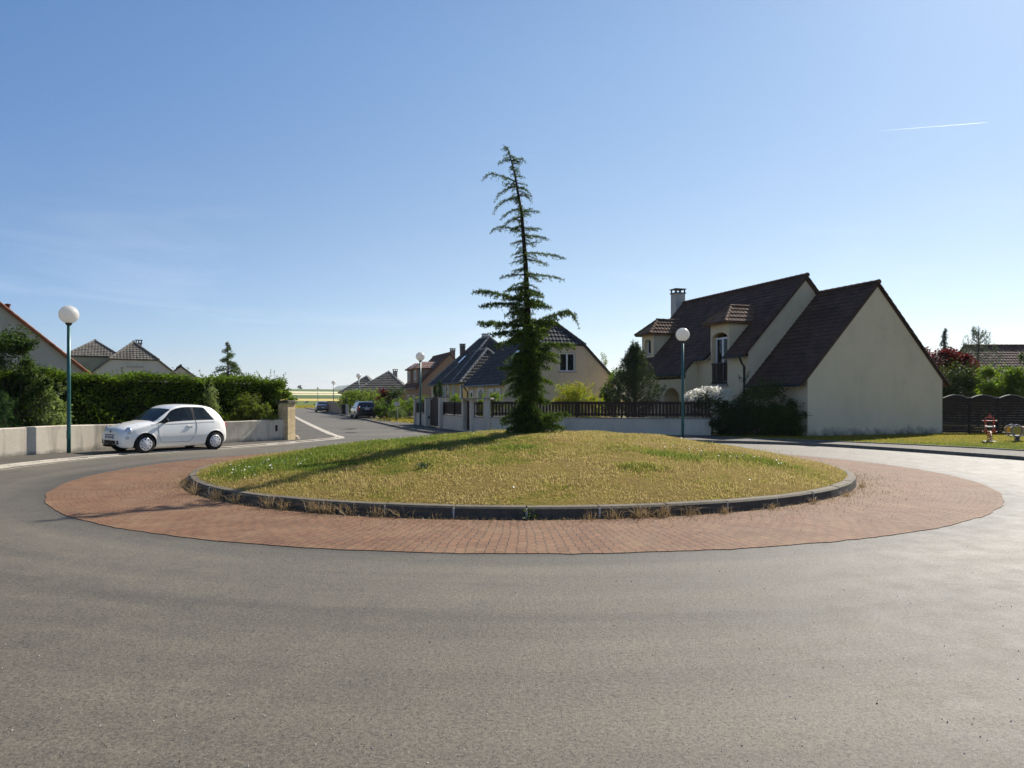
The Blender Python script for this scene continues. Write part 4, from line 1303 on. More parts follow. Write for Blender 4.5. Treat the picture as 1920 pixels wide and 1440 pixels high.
def ridge_caps(mb, p, q, r=0.10, L=0.38, mat=0):
    p, q = np.array(p, float), np.array(q, float)
    d = q - p; tot = np.linalg.norm(d); d /= tot
    n = max(1, int(tot / L))
    s = np.cross(d, (0, 0, 1.0)); s /= np.linalg.norm(s) + 1e-9
    t = np.cross(s, d)
    A = np.linspace(-0.35, np.pi + 0.35, 8)
    for i in range(n):
        a, b = p + d * tot * i / n - d * 0.02, p + d * tot * (i + 1) / n + d * 0.02
        r0, r1 = r * 1.16, r * 0.94
        V = [a + (s * math.cos(x) + t * math.sin(x)) * r0 for x in A] + [b + (s * math.cos(x) + t * math.sin(x)) * r1 for x in A]
        k = len(A)
        mb.add(V, [(j, j + 1, k + j + 1, k + j) for j in range(k - 1)] + [tuple(range(k)), tuple(range(2 * k - 1, k - 1, -1))], mat)


def wall_face(mb, o, ex, ez, outline, holes=(), depth=0.22, nrm=None, mat=0, reveal=0):
    """upright wall sheet with true openings and their reveals. outline/holes in (along, up)"""
    o, ex, ez = (np.array(v, float) for v in (o, ex, ez))
    nrm = np.cross(ex, ez) if nrm is None else np.array(nrm, float)
    loops = [[Vector((a, b, 0)) for a, b in outline]] + [[Vector((a, b, 0)) for a, b in h] for h in holes]
    flat = [p for l in loops for p in l]
    tri = tessellate_polygon(loops)
    V = [o + ex * p[0] + ez * p[1] for p in flat]
    mb.add(V, [tuple(t) for t in tri], mat)
    for h in holes:
        n = len(h)
        A = [o + ex * a + ez * b for a, b in h]
        B = [p - nrm * depth for p in A]
        mb.add(A + B, [(i, (i + 1) % n, n + (i + 1) % n, n + i) for i in range(n)], reveal)


def arch_hole(x0, x1, z0, z1, rise, n=10):
    """opening with a flat segment arch"""
    pts = [(x0, z0), (x1, z0), (x1, z1 - rise)]
    for i in range(1, n):
        t = i / n
        x = x1 + (x0 - x1) * t
        pts.append((x, z1 - rise + rise * math.sin(math.pi * t) ** 0.7))
    pts.append((x0, z1 - rise))
    return pts


def window_unit(parent, o, ex, ez, nrm, w, h, mats, leaves=2, frame=0.055, sill=True, name='window', curtain=True, surround=None, sm=None, arch=0):
    """frame > panes, sill; o is the lower middle"""
    o, ex, ez, nrm = (np.array(v, float) for v in (o, ex, ez, nrm))
    m = MB()
    ax = (ex, nrm, ez)
    if surround:
        s = surround
        sb = MB()
        for sx in (-1, 1): sb.box(o + ex * sx * (w / 2 + s / 2) + ez * h / 2 + nrm * 0.012, (s / 2, 0.03, h / 2), ax)
        sb.box(o + ez * (h + s / 2 + arch * 0.5) + nrm * 0.012, (w / 2 + s, 0.03, s / 2 + arch * 0.5), ax)
    for sx in (-1, 1): m.box(o + ex * sx * (w / 2 - frame / 2) + ez * h / 2, (frame / 2, 0.03, h / 2), ax)
    for z in (frame / 2, h - frame / 2): m.box(o + ez * z, (w / 2 - frame, 0.029, frame / 2), ax)
    for k in range(1, leaves): m.box(o + ex * (-w / 2 + w * k / leaves) + ez * h / 2, (frame * 0.7, 0.031, h / 2 - frame), ax)
    f = m.build(name, mats[0], parent)
    g = MB(); g.box(o + ez * h / 2 - nrm * 0.012, (w / 2 - frame, 0.006, h / 2 - frame), ax)
    g.build('pane', mats[1], f)
    if surround: sb.build('surround', sm or mats[0], f)
    if curtain:
        c = MB()
        for sx in (-1, 1):
            n = 9
            xs = np.linspace(0.98, 0.42, n)
            V = []
            for i, x in enumerate(xs):
                pinch = x
                for z, sh in ((h * 0.95, 0), (h * 0.45, 0.12 * (1 - x)), (h * 0.06, 0.02)):
                    V.append(o + ex * sx * (w / 2 - frame) * (x + sh) + ez * z - nrm * (0.05 + 0.012 * (i % 2)))
            c.add(V, [(3 * i + j, 3 * i + j + 1, 3 * i + j + 4, 3 * i + j + 3) for i in range(n - 1) for j in range(2)])
        c.build('curtain', M_CURT, f)
    if sill:
        s = MB(); s.box(o - ez * 0.04 + nrm * 0.05, (w / 2 + 0.09, 0.09, 0.035), ax)
        s.build('sill', M_SILL, f)
    return f


M_CURT = plain('net_curtain', (0.32, 0.30, 0.29), 0.9, 0.1, 0, 0.2, 12)
M_SILL = plain('stone_sill', (0.30, 0.27, 0.24), 0.85, 0.2, 0, 0.2, 8, 0.2)
M_WFR = plain('white_window_frame', (0.70, 0.70, 0.70), 0.4, 0.4)
M_GLASS = glass_mat('window_glass', (0.012, 0.015, 0.018), 0.5)
M_BROWN = plain('dark_brown_stained_wood', (0.038, 0.020, 0.013), 0.7, 0.3, 0, 0.35, 14, 0.3)
M_ZINC = plain('zinc_gutter', (0.10, 0.105, 0.11), 0.45, 0.5, 0.3, 0.2)
M_CONC = concrete_mat('chimney_concrete', (0.33, 0.31, 0.28))
M_DARKM = plain('dark_metal', (0.03, 0.03, 0.032), 0.5, 0.5)
T_BROWN = tile_mat('dark_brown_roof_tiles', (0.060, 0.033, 0.022), (0.095, 0.053, 0.036))
T_SLATE = tile_mat('anthracite_roof_tiles', (0.038, 0.037, 0.038), (0.066, 0.063, 0.061))
T_GREY = tile_mat('weathered_grey_roof_tiles', (0.12, 0.105, 0.088), (0.20, 0.175, 0.145))
T_RED = tile_mat('orange_red_roof_tiles', (0.20, 0.075, 0.04), (0.30, 0.12, 0.065))
T_REDB = tile_mat('red_brown_roof_tiles', (0.085, 0.042, 0.03), (0.135, 0.068, 0.045))
W_WHITE = render_mat('greyish_white_roughcast', (0.74, 0.61, 0.42), 0.06, 0.5, patchy=0.09)
W_H0 = render_mat('warm_white_roughcast', (0.70, 0.57, 0.37), 0.06, patchy=0.12)
W_CREAM = render_mat('cream_render', (0.60, 0.49, 0.34), 0.08, patchy=0.14)
W_YELLOW = render_mat('pale_yellow_render', (0.58, 0.45, 0.21), 0.1, patchy=0.14)
W_ORANGE = render_mat('orange_brown_render', (0.31, 0.20, 0.135), 0.12, patchy=0.15)
W_GREY = render_mat('grey_white_render', (0.60, 0.55, 0.46), 0.12, patchy=0.14)
W_OLIVE = render_mat('olive_beige_render', (0.46, 0.40, 0.25), 0.15)


def chimney(parent, x, y, z0, z1, w=0.55, d=0.55, mat=None):
    m = MB(); m.box((x, y, (z0 + z1) / 2), (w / 2, d / 2, (z1 - z0) / 2))
    ch = m.build('chimney', mat or M_CONC, parent)
    c = MB()
    c.box((x, y, z1 + 0.03), (w / 2 + 0.05, d / 2 + 0.05, 0.03))
    for sx in (-1, 0, 1):
        for sy in (-1, 1): c.box((x + sx * (w / 2 - 0.03), y + sy * (d / 2 - 0.03), z1 + 0.16), (0.035, 0.035, 0.10))
    c.box((x, y, z1 + 0.285), (w / 2 + 0.06, d / 2 + 0.06, 0.025))
    c.build('cap', M_DARKM, ch)
    return ch


def house(name, label, loc, rz, w, L, ze, zr, tiles, wallm, hip_f=None, hip_b=None, ov=0.3, og=0.12, front_holes=(), side_holes=(), tw=0.24, th=0.34, cap_mat=None, fd=1.0, bd=1.0, group=None, nu=5, gable_mat=None):
    """gable at y=0 facing -y, ridge along +y, middle of the gable at x=0. hip_f/hip_b: height where a (half) hip starts"""
    t = thing(name, label, 'house', loc, rz, group)
    hw = w / 2
    k = (zr - ze) / hw
    def xat(z): return hw * (zr - z) / (zr - ze)
    wl = MB()
    def gout(hip):
        if hip is None: return [(-hw, 0), (hw, 0), (hw, ze), (0, zr - 0.05), (-hw, ze)]
        if hip <= ze + 1e-6: return [(-hw, 0), (hw, 0), (hw, ze), (-hw, ze)]
        x = xat(hip); return [(-hw, 0), (hw, 0), (hw, ze), (x, hip - 0.05), (-x, hip - 0.05), (-hw, ze)]
    wall_face(wl, (0, 0, 0), (1, 0, 0), (0, 0, 1), gout(hip_f), front_holes, 0.2)
    wall_face(wl, (0, L, 0), (-1, 0, 0), (0, 0, 1), gout(hip_b))
    wall_face(wl, (-hw, L, 0), (0, -1, 0), (0, 0, 1), [(0, 0), (L, 0), (L, ze), (0, ze)], side_holes, 0.2)
    wall_face(wl, (hw, 0, 0), (0, 1, 0), (0, 0, 1), [(0, 0), (L, 0), (L, ze), (0, ze)])
    wl.build('wall', wallm, t)
    rm, cm = MB(), MB()
    eo = ov; ez_ = ze - eo * k
    yf = -og if (hip_f is None or hip_f > ze + 1e-6) else -eo
    yb = L + og if (hip_b is None or hip_b > ze + 1e-6) else L + eo
    for s in (-1, 1):
        P = [(s * (hw + eo), yf, ez_), (s * (hw + eo), yb, ez_)]
        if hip_b is None: P += [(0, yb, zr)]
        else:
            if hip_b > ze + 1e-6: P += [(s * xat(hip_b), yb, hip_b)]
            P += [(0, L - bd, zr)]
        if hip_f is None: P += [(0, yf, zr)]
        else:
            P += [(0, fd, zr)]
            if hip_f > ze + 1e-6: P += [(s * xat(hip_f), yf, hip_f)]
        if s > 0: P = P[::-1]
        roof_plane(rm, P, tw, th, nu=nu)
        for hip, y, yr in ((hip_f, yf, fd), (hip_b, yb, L - bd)):
            if hip is not None:
                z0 = hip if hip > ze + 1e-6 else ez_
                x0 = xat(hip) if hip > ze + 1e-6 else hw + eo
                ridge_caps(cm, (s * x0, y, z0 + 0.03), (0, yr, zr + 0.03), 0.09)
    for hip, y, yr in ((hip_f, yf, fd), (hip_b, yb, L - bd)):
        if hip is None: continue
        z0 = hip if hip > ze + 1e-6 else ez_
        x0 = xat(hip) if hip > ze + 1e-6 else hw + eo
        P = [(-x0, y, z0), (x0, y, z0), (0, yr, zr)]
        if y > 0: P = P[::-1]
        roof_plane(rm, P, tw, th, nu=nu)
    ridge_caps(cm, (0, yf if hip_f is None else fd, zr + 0.05), (0, yb if hip_b is None else L - bd, zr + 0.05), 0.1)
    # verge caps on free gables
    for hip, y in ((hip_f, yf), (hip_b, yb)):
        if hip is not None and hip <= ze + 1e-6: continue
        zt = zr if hip is None else hip
        xt = 0 if hip is None else xat(hip)
        for s in (-1, 1): ridge_caps(cm, (s * (hw + eo), y + 0.02, ez_ + 0.0), (s * xt, y + 0.02, zt), 0.055, 0.34)
    rf = rm.build('roof', tiles, t)
    cm.build('ridge_tiles', cap_mat or tiles, rf)
    for s in (-1, 1):
        gm = MB()
        gm.tube([(s * (hw + eo + 0.05), yf + 0.05, ez_ - 0.05), (s * (hw + eo + 0.05), yb - 0.05, ez_ - 0.05)], 0.055, 8)
        gm.build('gutter_pipe', M_ZINC, t)
    return t


TH = 19.1
cT, sT = math.cos(R(TH)), math.sin(R(TH))
def uv(o, u, v): return (o[0] + cT * u - sT * v, o[1] + sT * u + cT * v)

# ---------------------------------------------------------------- the big house at the right
O = (14.94, 36.28)              # local x along the gables (right), y back along the ridge, origin where the wing meets the main gable
h0 = thing('house', 'large house with steep dark brown roof, two dormers and blank white gable', 'house', (O[0], O[1], 0), R(TH))
TANM = 1.069
ZRM, SR = 7.66, -0.68           # main ridge
def zmain(s): return ZRM - TANM * abs(s - SR)
SW, SC_, TC, TE = -4.0, -4.78, 4.13, 10.77      # front wall, catslide wall, where the catslide starts, far gable
w = MB()
# front wall, upper floor block (recessed part) with the balcony opening and a ground floor arch ; seen from -x, along = TE - y
bal = arch_hole(1.62, 2.92, 2.42, 5.02, 0.22)
low_arch = arch_hole(1.9, 3.5, 0.0, 2.42 - 0.25, 0.5)
small_arch = arch_hole(3.35, 3.95, 0.9, 2.15, 0.3)
def front(outline, holes, s, depth=0.28):
    """wall facing -x at x=s; coordinates given as (y, z)"""
    wall_face(w, (s, 0, 0), (0, -1, 0), (0, 0, 1), [(-a, b) for a, b in outline], [[(-a, b) for a, b in h] for h in holes], depth)
front([(0, 0), (TC + 0.1, 0), (TC + 0.1, 3.7), (3.05, 3.7), (3.05, 5.45), (1.5, 5.45), (1.5, 3.7), (0, 3.7)][::-1], [bal, [(a, b) for a, b in small_arch]], SW)
cat_arch = arch_hole(4.75, 6.35, 0.0, 2.3, 0.45)
front([(TC + 0.02, 0), (TE, 0), (TE, 2.75), (TC + 0.02, 2.75)][::-1], [cat_arch], SC_, 1.2)
# return wall of the catslide
wall_face(w, (SC_, TC + 0.02, 0), (1, 0, 0), (0, 0, 1), [(0, 0), (0.78, 0), (0.78, 3.95), (0, 3.1)])
# main right gable, the part seen over the wing and beside it
hwm = SR - SW
wall_face(w, (0, 0, 0), (1, 0, 0), (0, 0, 1), [(SW, 0), (SR + hwm, 0), (SR + hwm, zmain(SW)), (SR, ZRM - 0.06), (SW, zmain(SW) - 0.05)])
wall_face(w, (0, TE, 0), (-1, 0, 0), (0, 0, 1), [(-(SR + hwm), 0), (-SC_, 0), (-SC_, zmain(SC_) - 0.05), (-SR, ZRM - 0.06), (-(SR + hwm), zmain(SW))])
wall_face(w, (SR + hwm, 0, 0), (0, 1, 0), (0, 0, 1), [(0, 0), (TE, 0), (TE, 3.7), (0, 3.7)])
w.build('wall', W_H0, h0)
# back of the openings
ib = MB()
ib.box((SW + 0.45, 3.65, 1.5), (0.02, 0.36, 0.7)); ib.box((SC_ + 1.22, 5.55, 1.2), (0.02, 1.2, 1.2))
ib.build('porch_back', W_H0, h0)
rm, cm = MB(), MB()
xe, xc = SW - 0.32, SC_ - 0.24
og = 0.10
# left slope, in two pieces: high eave at the right, catslide at the left
xd = -3.0
KW = dict(th=0.27, saw=0.024, wave=0.018)
roof_plane(rm, [(xe, -og, zmain(xe)), (xe, 1.5, zmain(xe)), (SR, 1.5, ZRM), (SR, -og, ZRM)][::-1], **KW)
roof_plane(rm, [(xe, 3.03, zmain(xe)), (xe, TC, zmain(xe)), (SR, TC, ZRM), (SR, 3.03, ZRM)][::-1], **KW)
roof_plane(rm, [(xd, 1.5, zmain(xd)), (xd, 3.03, zmain(xd)), (SR, 3.03, ZRM), (SR, 1.5, ZRM)][::-1], **KW)
roof_plane(rm, [(xc, TC, zmain(xc)), (xc, TE + og, zmain(xc)), (SR, TE + og, ZRM), (SR, TC, ZRM)][::-1], **KW)
xr = SR + hwm + 0.3
roof_plane(rm, [(xr, -og, zmain(xr)), (SR, -og, ZRM), (SR, TE + og, ZRM), (xr, TE + og, zmain(xr))][::-1])
ridge_caps(cm, (SR, -og - 0.05, ZRM + 0.04), (SR, TE + og, ZRM + 0.04), 0.11, 0.36)
for y in (-og + 0.02,):
    ridge_caps(cm, (xe, y, zmain(xe)), (SR, y, ZRM), 0.055, 0.34)
    ridge_caps(cm, (xr, y, zmain(xr)), (SR, y, ZRM), 0.075, 0.34)
ridge_caps(cm, (xc, TE + og, zmain(xc)), (SR, TE + og, ZRM), 0.055, 0.34)
ridge_caps(cm, (xc, TC - 0.02, zmain(xc)), (xe, TC - 0.02, zmain(xe)), 0.05, 0.34)
# wing: gable facing the roundabout
WW, WL = 3.8, 3.76
ZRW = 6.80
zew = 2.68
kw = (ZRW - zew) / WW
rw = MB()
wall_face(rw, (0, -WL, 0), (1, 0, 0), (0, 0, 1), [(-WW, -0.05), (WW, -0.05), (WW, zew), (0, ZRW - 0.05), (-WW, zew)])
wing = rw.build('gable_wall', W_WHITE, h0)
rw = MB()
wall_face(rw, (-WW, 0, 0), (0, -1, 0), (0, 0, 1), [(-0.5, 0), (WL, 0), (WL, zew), (-0.5, zew)])
rw.build('wing_wall', W_H0, h0); rw = MB()
wall_face(rw, (WW, -WL, 0), (0, 1, 0), (0, 0, 1), [(0, 0), (WL + 3, 0), (WL + 3, zew), (0, zew)])
rw.build('wing_wall', W_H0, h0)
eo = 0.33
zl = zew - kw * eo
roof_plane(rm, [(-WW - eo, -WL - 0.03, zl), (0, -WL - 0.03, ZRW), (0, 0.0, ZRW), (-WW - eo, 0.0, zl)], **KW)
roof_plane(rm, [(WW + eo, -WL - 0.03, zl), (WW + eo, 1.5, zl), (0, 1.5, ZRW), (0, -WL - 0.03, ZRW)])
ridge_caps(cm, (0, -WL - 0.08, ZRW + 0.04), (0, 0.05, ZRW + 0.04), 0.11, 0.36)
ridge_caps(cm, (WW + eo, -WL - 0.01, zl), (0, -WL - 0.01, ZRW), 0.085, 0.34)
ridge_caps(cm, (-WW - eo * 0.2, -WL - 0.0, zew - kw * 0.06), (0, -WL - 0.0, ZRW), 0.035, 0.34)
# dormers: front flush with the upper wall
def dormer(y0, y1, ztop, name='dormer'):
    dm, dr, dc = MB(), MB(), MB()
    x0 = SW - 0.0
    ym = (y0 + y1) / 2
    # cheeks
    d = None
    for y, sg in ((y0, 1), (y1, -1)):
        pts = [(x0, y, zmain(x0) - 0.1), (x0, y, ztop), (SR - (ZRM - ztop) / TANM, y, ztop)]
        dm = MB(); dm.add(pts, [(0, 1, 2)]); d = dm.build('dormer_cheek', W_H0, h0)
    dm = MB()
    if y0 > 3:
        hole = arch_hole(y0 + 0.33, y1 - 0.33, zmain(x0) + 0.18, ztop - 0.3, 0.16)
        wall_face(dm, (x0, 0, 0), (0, -1, 0), (0, 0, 1), [(-a, b) for a, b in [(y0, zmain(x0) - 0.1), (y1, zmain(x0) - 0.1), (y1, ztop), (y0, ztop)][::-1]], [[(-a, b) for a, b in hole]], 0.28)
    if dm.n: d = dm.build('dormer_front', W_H0, h0)
    # hipped roof with ridge running back into the slope
    eo = 0.22; ze = ztop - 0.02; zp = ztop + 0.86
    xp = x0 + 0.66
    xb = SR - (ZRM - zp) / TANM + 0.1
    xb2 = SR - (ZRM - ze) / TANM + 0.1
    roof_plane(dr, [(x0 - eo - 0.14, y0 - eo, ze), (x0 - eo - 0.14, y1 + eo, ze), (xp, ym, zp)][::-1], 0.22, 0.30)
    roof_plane(dr, [(x0 - eo - 0.14, y0 - eo, ze), (xp, ym, zp), (xb, ym, zp), (xb2, y0 - eo, ze)][::-1], 0.22, 0.30, 0.032, 0.05)
    roof_plane(dr, [(x0 - eo - 0.14, y1 + eo, ze), (xp, ym, zp), (xb, ym, zp), (xb2, y1 + eo, ze)], 0.22, 0.30)
    for yy in (y0 - eo, y1 + eo): ridge_caps(dc, (x0 - eo - 0.14, yy, ze + 0.03), (xp, ym, zp + 0.03), 0.075, 0.3)
    ridge_caps(dc, (xp - 0.05, ym, zp + 0.03), (xb, ym, zp + 0.03), 0.085, 0.36)
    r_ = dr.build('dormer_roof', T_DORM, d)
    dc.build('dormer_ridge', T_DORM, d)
    return d
T_DORM = tile_mat('sun_tinted_brown_dormer_tiles', (0.13, 0.075, 0.048), (0.22, 0.13, 0.08), 0.85, 0.12)  # paler copy of the main roof tiles: sunlight is put into the colour
dormer(1.5, 3.03, 5.48)
dormer(8.78, 10.17, 5.52)
roofo = rm.build('roof', T_BROWN, h0)
cm.build('ridge_tiles', T_BROWN, roofo)
chimney(h0, SR - 0.2, TE + 0.42, 0.0, 8.3, 0.66, 0.62, render_mat('chimney_render', (0.50, 0.47, 0.42)))
# openings: balcony window, side window
window_unit(h0, (SW + 0.22, 2.27, 2.48), (0, -1, 0), (0, 0, 1), (-1, 0, 0), 1.2, 2.3, (M_WFR, M_GLASS), 2, 0.09, False, curtain=False)
window_unit(h0, (SW + 0.22, 9.475, zmain(SW) + 0.22), (0, -1, 0), (0, 0, 1), (-1, 0, 0), 0.72, 1.1, (M_WFR, M_GLASS), 1, 0.09, False, curtain=False)
rl = MB()
for y in np.linspace(1.72, 2.82, 9): rl.box((SW - 0.03, y, 2.95), (0.018, 0.028, 0.5))
for z in (2.48, 3.45): rl.box((SW - 0.03, 2.27, z), (0.02, 0.66, 0.03))
rl.box((SW - 0.06, 2.27, 2.36), (0.09, 0.72, 0.05), mat=1)
rl.build('balcony_railing', [M_BROWN, M_SILL], h0)
# rafter ends under the eaves
ra = MB()
for (x, ya, yb, n) in ((xe, 0.1, 1.4, 5), (xe, 3.1, TC - 0.1, 4), (xc, TC + 0.1, TE, 15)):
    for y in np.linspace(ya, yb, n): ra.bar((x + 0.0, y, zmain(x) - 0.17), (x + 0.42, y, zmain(x + 0.42) - 0.17), 0.07, 0.09)
for y in np.linspace(-WL + 0.3, -0.4, 9): ra.bar((-WW - eo + 0.02, y, zl - 0.15), (-WW, y, zl + kw * eo - 0.15), 0.07, 0.09)
ra.build('rafter_ends', plain('pale_painted_rafters', (0.62, 0.56, 0.46), 0.6), h0)
# gutters and downpipe
gt = MB()
gt.tube([(xe - 0.05, -0.1, zmain(xe) - 0.06), (xe - 0.05, 1.5, zmain(xe) - 0.06)], 0.06, 8)
gt.tube([(xe - 0.05, 3.03, zmain(xe) - 0.06), (xe - 0.05, TC, zmain(xe) - 0.06)], 0.06, 8)
gt.tube([(xe - 0.05, TC - 0.1, zmain(xe) - 0.08), (xc - 0.05, TC + 0.1, zmain(xc) - 0.05)], 0.04, 8)
gt.tube([(xc - 0.05, TC, zmain(xc) - 0.06), (xc - 0.05, TE, zmain(xc) - 0.06)], 0.06, 8)
gt.tube([(-WW - eo - 0.05, -WL, zl - 0.06), (-WW - eo - 0.05, 0, zl - 0.06)], 0.06, 8)
gt.tube([(xe - 0.05, 0.12, zmain(xe) - 0.1), (xe + 0.02, 0.14, zmain(xe) - 0.32), (SW - 0.08, 0.2, zmain(xe) - 0.55), (SW - 0.07, 0.2, 2.0), (SW - 0.07, 0.2, 0.1)], 0.05, 8)
gt.build('gutter_pipe', plain('dark_grey_green_gutter', (0.022, 0.028, 0.026), 0.6, 0.3), h0)
# a garage side window and a lantern on the wing wall
lt = MB()
lt.box((-WW - 0.12, -1.2, 1.95), (0.06, 0.06, 0.14)); lt.box((-WW - 0.12, -1.2, 2.12), (0.09, 0.09, 0.03), mat=1); lt.box((-WW - 0.05, -1.2, 1.85), (0.05, 0.02, 0.02), mat=1)
lt.build('wall_lantern', [plain('frosted_lantern', (0.6, 0.6, 0.62)), M_DARKM], h0)

# ---------------------------------------------------------------- first house in the street (behind the cedar)
N = (-0.44, 45.75); Wd, Ld = 7.6, 8.4
mid = (N[0] + cT * Wd / 2, N[1] + sT * Wd / 2)
win_hole = [(-0.15, 3.45), (0.95, 3.45), (0.95, 4.65), (-0.15, 4.65)]
h1 = house('house', 'cream house with half hipped anthracite roof behind the cedar', (mid[0], mid[1], 0), R(TH), Wd, Ld, 2.95, 6.75, T_SLATE, W_CREAM, 5.15, 5.15, 0.32, 0.12, [win_hole], fd=1.35, bd=1.35)
window_unit(h1, (0.40, 0.10, 3.45), (1, 0, 0), (0, 0, 1), (0, -1, 0), 1.08, 1.18, (M_WFR, M_GLASS), 2, 0.07, True)
# door and windows on the street side, white surrounds
WS = plain('white_surround', (0.66, 0.64, 0.6), 0.7)
for (y, wd, z0, hh) in ((7.3, 0.6, 1.25, 0.95), (2.6, 0.75, 0.9, 1.35), (1.2, 0.6, 0.9, 1.35)):
    window_unit(h1, (-Wd / 2 - 0.03, y, z0), (0, -1, 0), (0, 0, 1), (-1, 0, 0), wd, hh, (M_WFR, M_GLASS), 1, 0.05, False, curtain=False, surround=0.14, sm=WS)
dm = MB(); sd = MB()
ah = arch_hole(-0.62, 0.62, 0.1, 2.35, 0.3)
wall_face(sd, (-Wd / 2 - 0.045, 5.1, 0), (0, -1, 0), (0, 0, 1), [(-0.85, 0.1), (0.85, 0.1), (0.85, 2.3), (0.5, 2.62), (-0.5, 2.62), (-0.85, 2.3)], [ah], 0.04)
dm.box((-Wd / 2 - 0.012, 5.1, 1.2), (0.02, 0.62, 1.15))
d_ = dm.build('door', plain('dark_door_glazing', (0.05, 0.045, 0.045), 0.3, 0.5), h1)
sd.build('surround', WS, d_)
sk = MB(); zsk = 4.2
kk = (6.75 - 2.95) / (Wd / 2)
def skylight(par, hw_, zr_, k_, y, z, w_, l_, nm='skylight'):
    x = -(zr_ - z) / k_
    d = np.array((1, 0, k_)) / math.hypot(1, k_); n_ = np.array((-k_, 0, 1)) / math.hypot(1, k_)
    m = MB(); m.box(np.array((x, y, z)) + n_ * 0.07, (l_ / 2, w_ / 2, 0.05), (d, (0, 1, 0), n_))
    f = m.build(nm, M_DARKM, par)
    g_ = MB(); g_.box(np.array((x, y, z)) + n_ * 0.125, (l_ / 2 - 0.06, w_ / 2 - 0.06, 0.006), (d, (0, 1, 0), n_))
    g_.build('pane', plain('sky_reflecting_glass', (0.35, 0.4, 0.45), 0.08, 0.9, 0.6), f)
skylight(h1, Wd / 2, 6.75, kk, 2.4, 4.45, 0.8, 1.1)
ct = MB(); ct.tube([(-Wd / 2 - 0.36, Ld - 0.2, 2.55), (-Wd / 2 - 0.1, Ld - 0.2, 2.2), (-Wd / 2 - 0.08, Ld - 0.2, 0.1)], 0.05, 8)
ct.build('downpipe', M_DARKM, h1)

# ---------------------------------------------------------------- second house
P2 = (-4.0, 60.0)
W2, L2 = 8.0, 11.0
m2 = uv(P2, W2 / 2, 0)
h2 = thing('house', 'pale yellow house with hipped slate coloured roofs and two tall chimneys', 'house', (m2[0], m2[1], 0), R(TH))
wl = MB(); hw = W2 / 2; ZE2, ZR2 = 3.35, 7.3
slots = [[(L2 - a0, 1.6 - 0.3), (L2 - a1, 1.6 - 0.3), (L2 - a1, zt), (L2 - a0, zt)][::-1] for a0, a1, zt in ((2.0, 2.35, 2.75), (7.3, 7.7, 2.7))]
wall_face(wl, (-hw, L2, 0), (0, -1, 0), (0, 0, 1), [(0, 0), (L2, 0), (L2, ZE2), (0, ZE2)])
wall_face(wl, (-hw, 0, 0), (1, 0, 0), (0, 0, 1), [(0, 0), (W2, 0), (W2, ZE2), (0, ZE2)])
wall_face(wl, (hw, 0, 0), (0, 1, 0), (0, 0, 1), [(0, 0), (L2, 0), (L2, ZE2), (0, ZE2)])
wall_face(wl, (hw, L2, 0), (-1, 0, 0), (0, 0, 1), [(0, 0), (W2, 0), (W2, ZE2), (0, ZE2)])
wl.build('wall', W_YELLOW, h2)
for yq, wq in ((0.32, 0.36), (L2 - 0.12, 0.14)):
    q = MB(); q.box((-hw - 0.02, yq, 1.67), (0.03, wq, 1.67)); q.build('white_corner', WS, h2)
for (y, wd, z0, hh) in ((7.0, 0.5, 1.2, 1.5), (4.9, 0.9, 1.2, 1.75), (2.6, 0.35, 1.3, 1.6), (6.0, 0.35, 1.3, 1.5)):
    window_unit(h2, (-hw - 0.03, y, z0), (0, -1, 0), (0, 0, 1), (-1, 0, 0), wd, hh, (M_WFR, M_GLASS), 1, 0.05, False, curtain=False, surround=0.1, sm=WS)
rm, cm = MB(), MB()
k2 = (ZR2 - ZE2) / hw; eo = 0.3; z0 = ZE2 - eo * k2
zr_ = ZR2
def hip_roof(x0, x1, y0, y1, z0, run_x, zr, yr0, yr1, xm=None, **K):
    xm = (x0 + x1) / 2 if xm is None else xm
    roof_plane(rm, [(x0, y0, z0), (xm, yr0, zr), (xm, yr1, zr), (x0, y1, z0)], **K)
    roof_plane(rm, [(x1, y0, z0), (x1, y1, z0), (xm, yr1, zr), (xm, yr0, zr)], **K)
    roof_plane(rm, [(x0, y0, z0), (x1, y0, z0), (xm, yr0, zr)], **K)
    roof_plane(rm, [(x1, y1, z0), (x0, y1, z0), (xm, yr1, zr)], **K)
    for a, b in (((x0, y0, z0 + .04), (xm, yr0, zr + .04)), ((x1, y0, z0 + .04), (xm, yr0, zr + .04)), ((x0, y1, z0 + .04), (xm, yr1, zr + .04)), ((x1, y1, z0 + .04), (xm, yr1, zr + .04)), ((xm, yr0, zr + .05), (xm, yr1, zr + .05))):
        ridge_caps(cm, a, b, 0.1, 0.4)
# main block set back, lower wing in front towards the camera
hip_roof(-hw - eo, hw + eo, 2.4, L2 + eo, z0, 0, ZR2, 5.6, L2 - 2.4)
hip_roof(-hw - eo, hw - 2.2, -eo, 7.0, z0, 0, 5.95, 2.2, 6.5, th=0.36, saw=0.06)
rf = rm.build('roof', T_SLATE, h2)
cm.build('ridge_tiles', tile_mat('pale_ridge_mortar_tiles', (0.14, 0.135, 0.13), (0.3, 0.29, 0.28)), rf)
chimney(h2, -1.5, 9.2, 5.2, 6.6, 0.42, 0.42, tile_mat('brick_chimney', (0.14, 0.10, 0.09), (0.2, 0.15, 0.13)))
chimney(h2, 0.35, 8.0, 6.2, 7.5, 0.5, 0.42)
skylight(h2, hw, ZR2, k2, 6.9, 5.3, 0.8, 1.2)
gm = MB(); gm.tube([(-hw - eo - 0.05, -eo, z0 - 0.05), (-hw - eo - 0.05, L2 + eo, z0 - 0.05)], 0.06, 8); gm.tube([(-hw - eo, -eo - 0.04, z0 - 0.05), (hw - 2.2, -eo - 0.04, z0 - 0.05)], 0.06, 8)
gm.tube([(-hw - 0.1, -0.08, z0), (-hw - 0.02, -0.08, 0.1)], 0.06, 8)
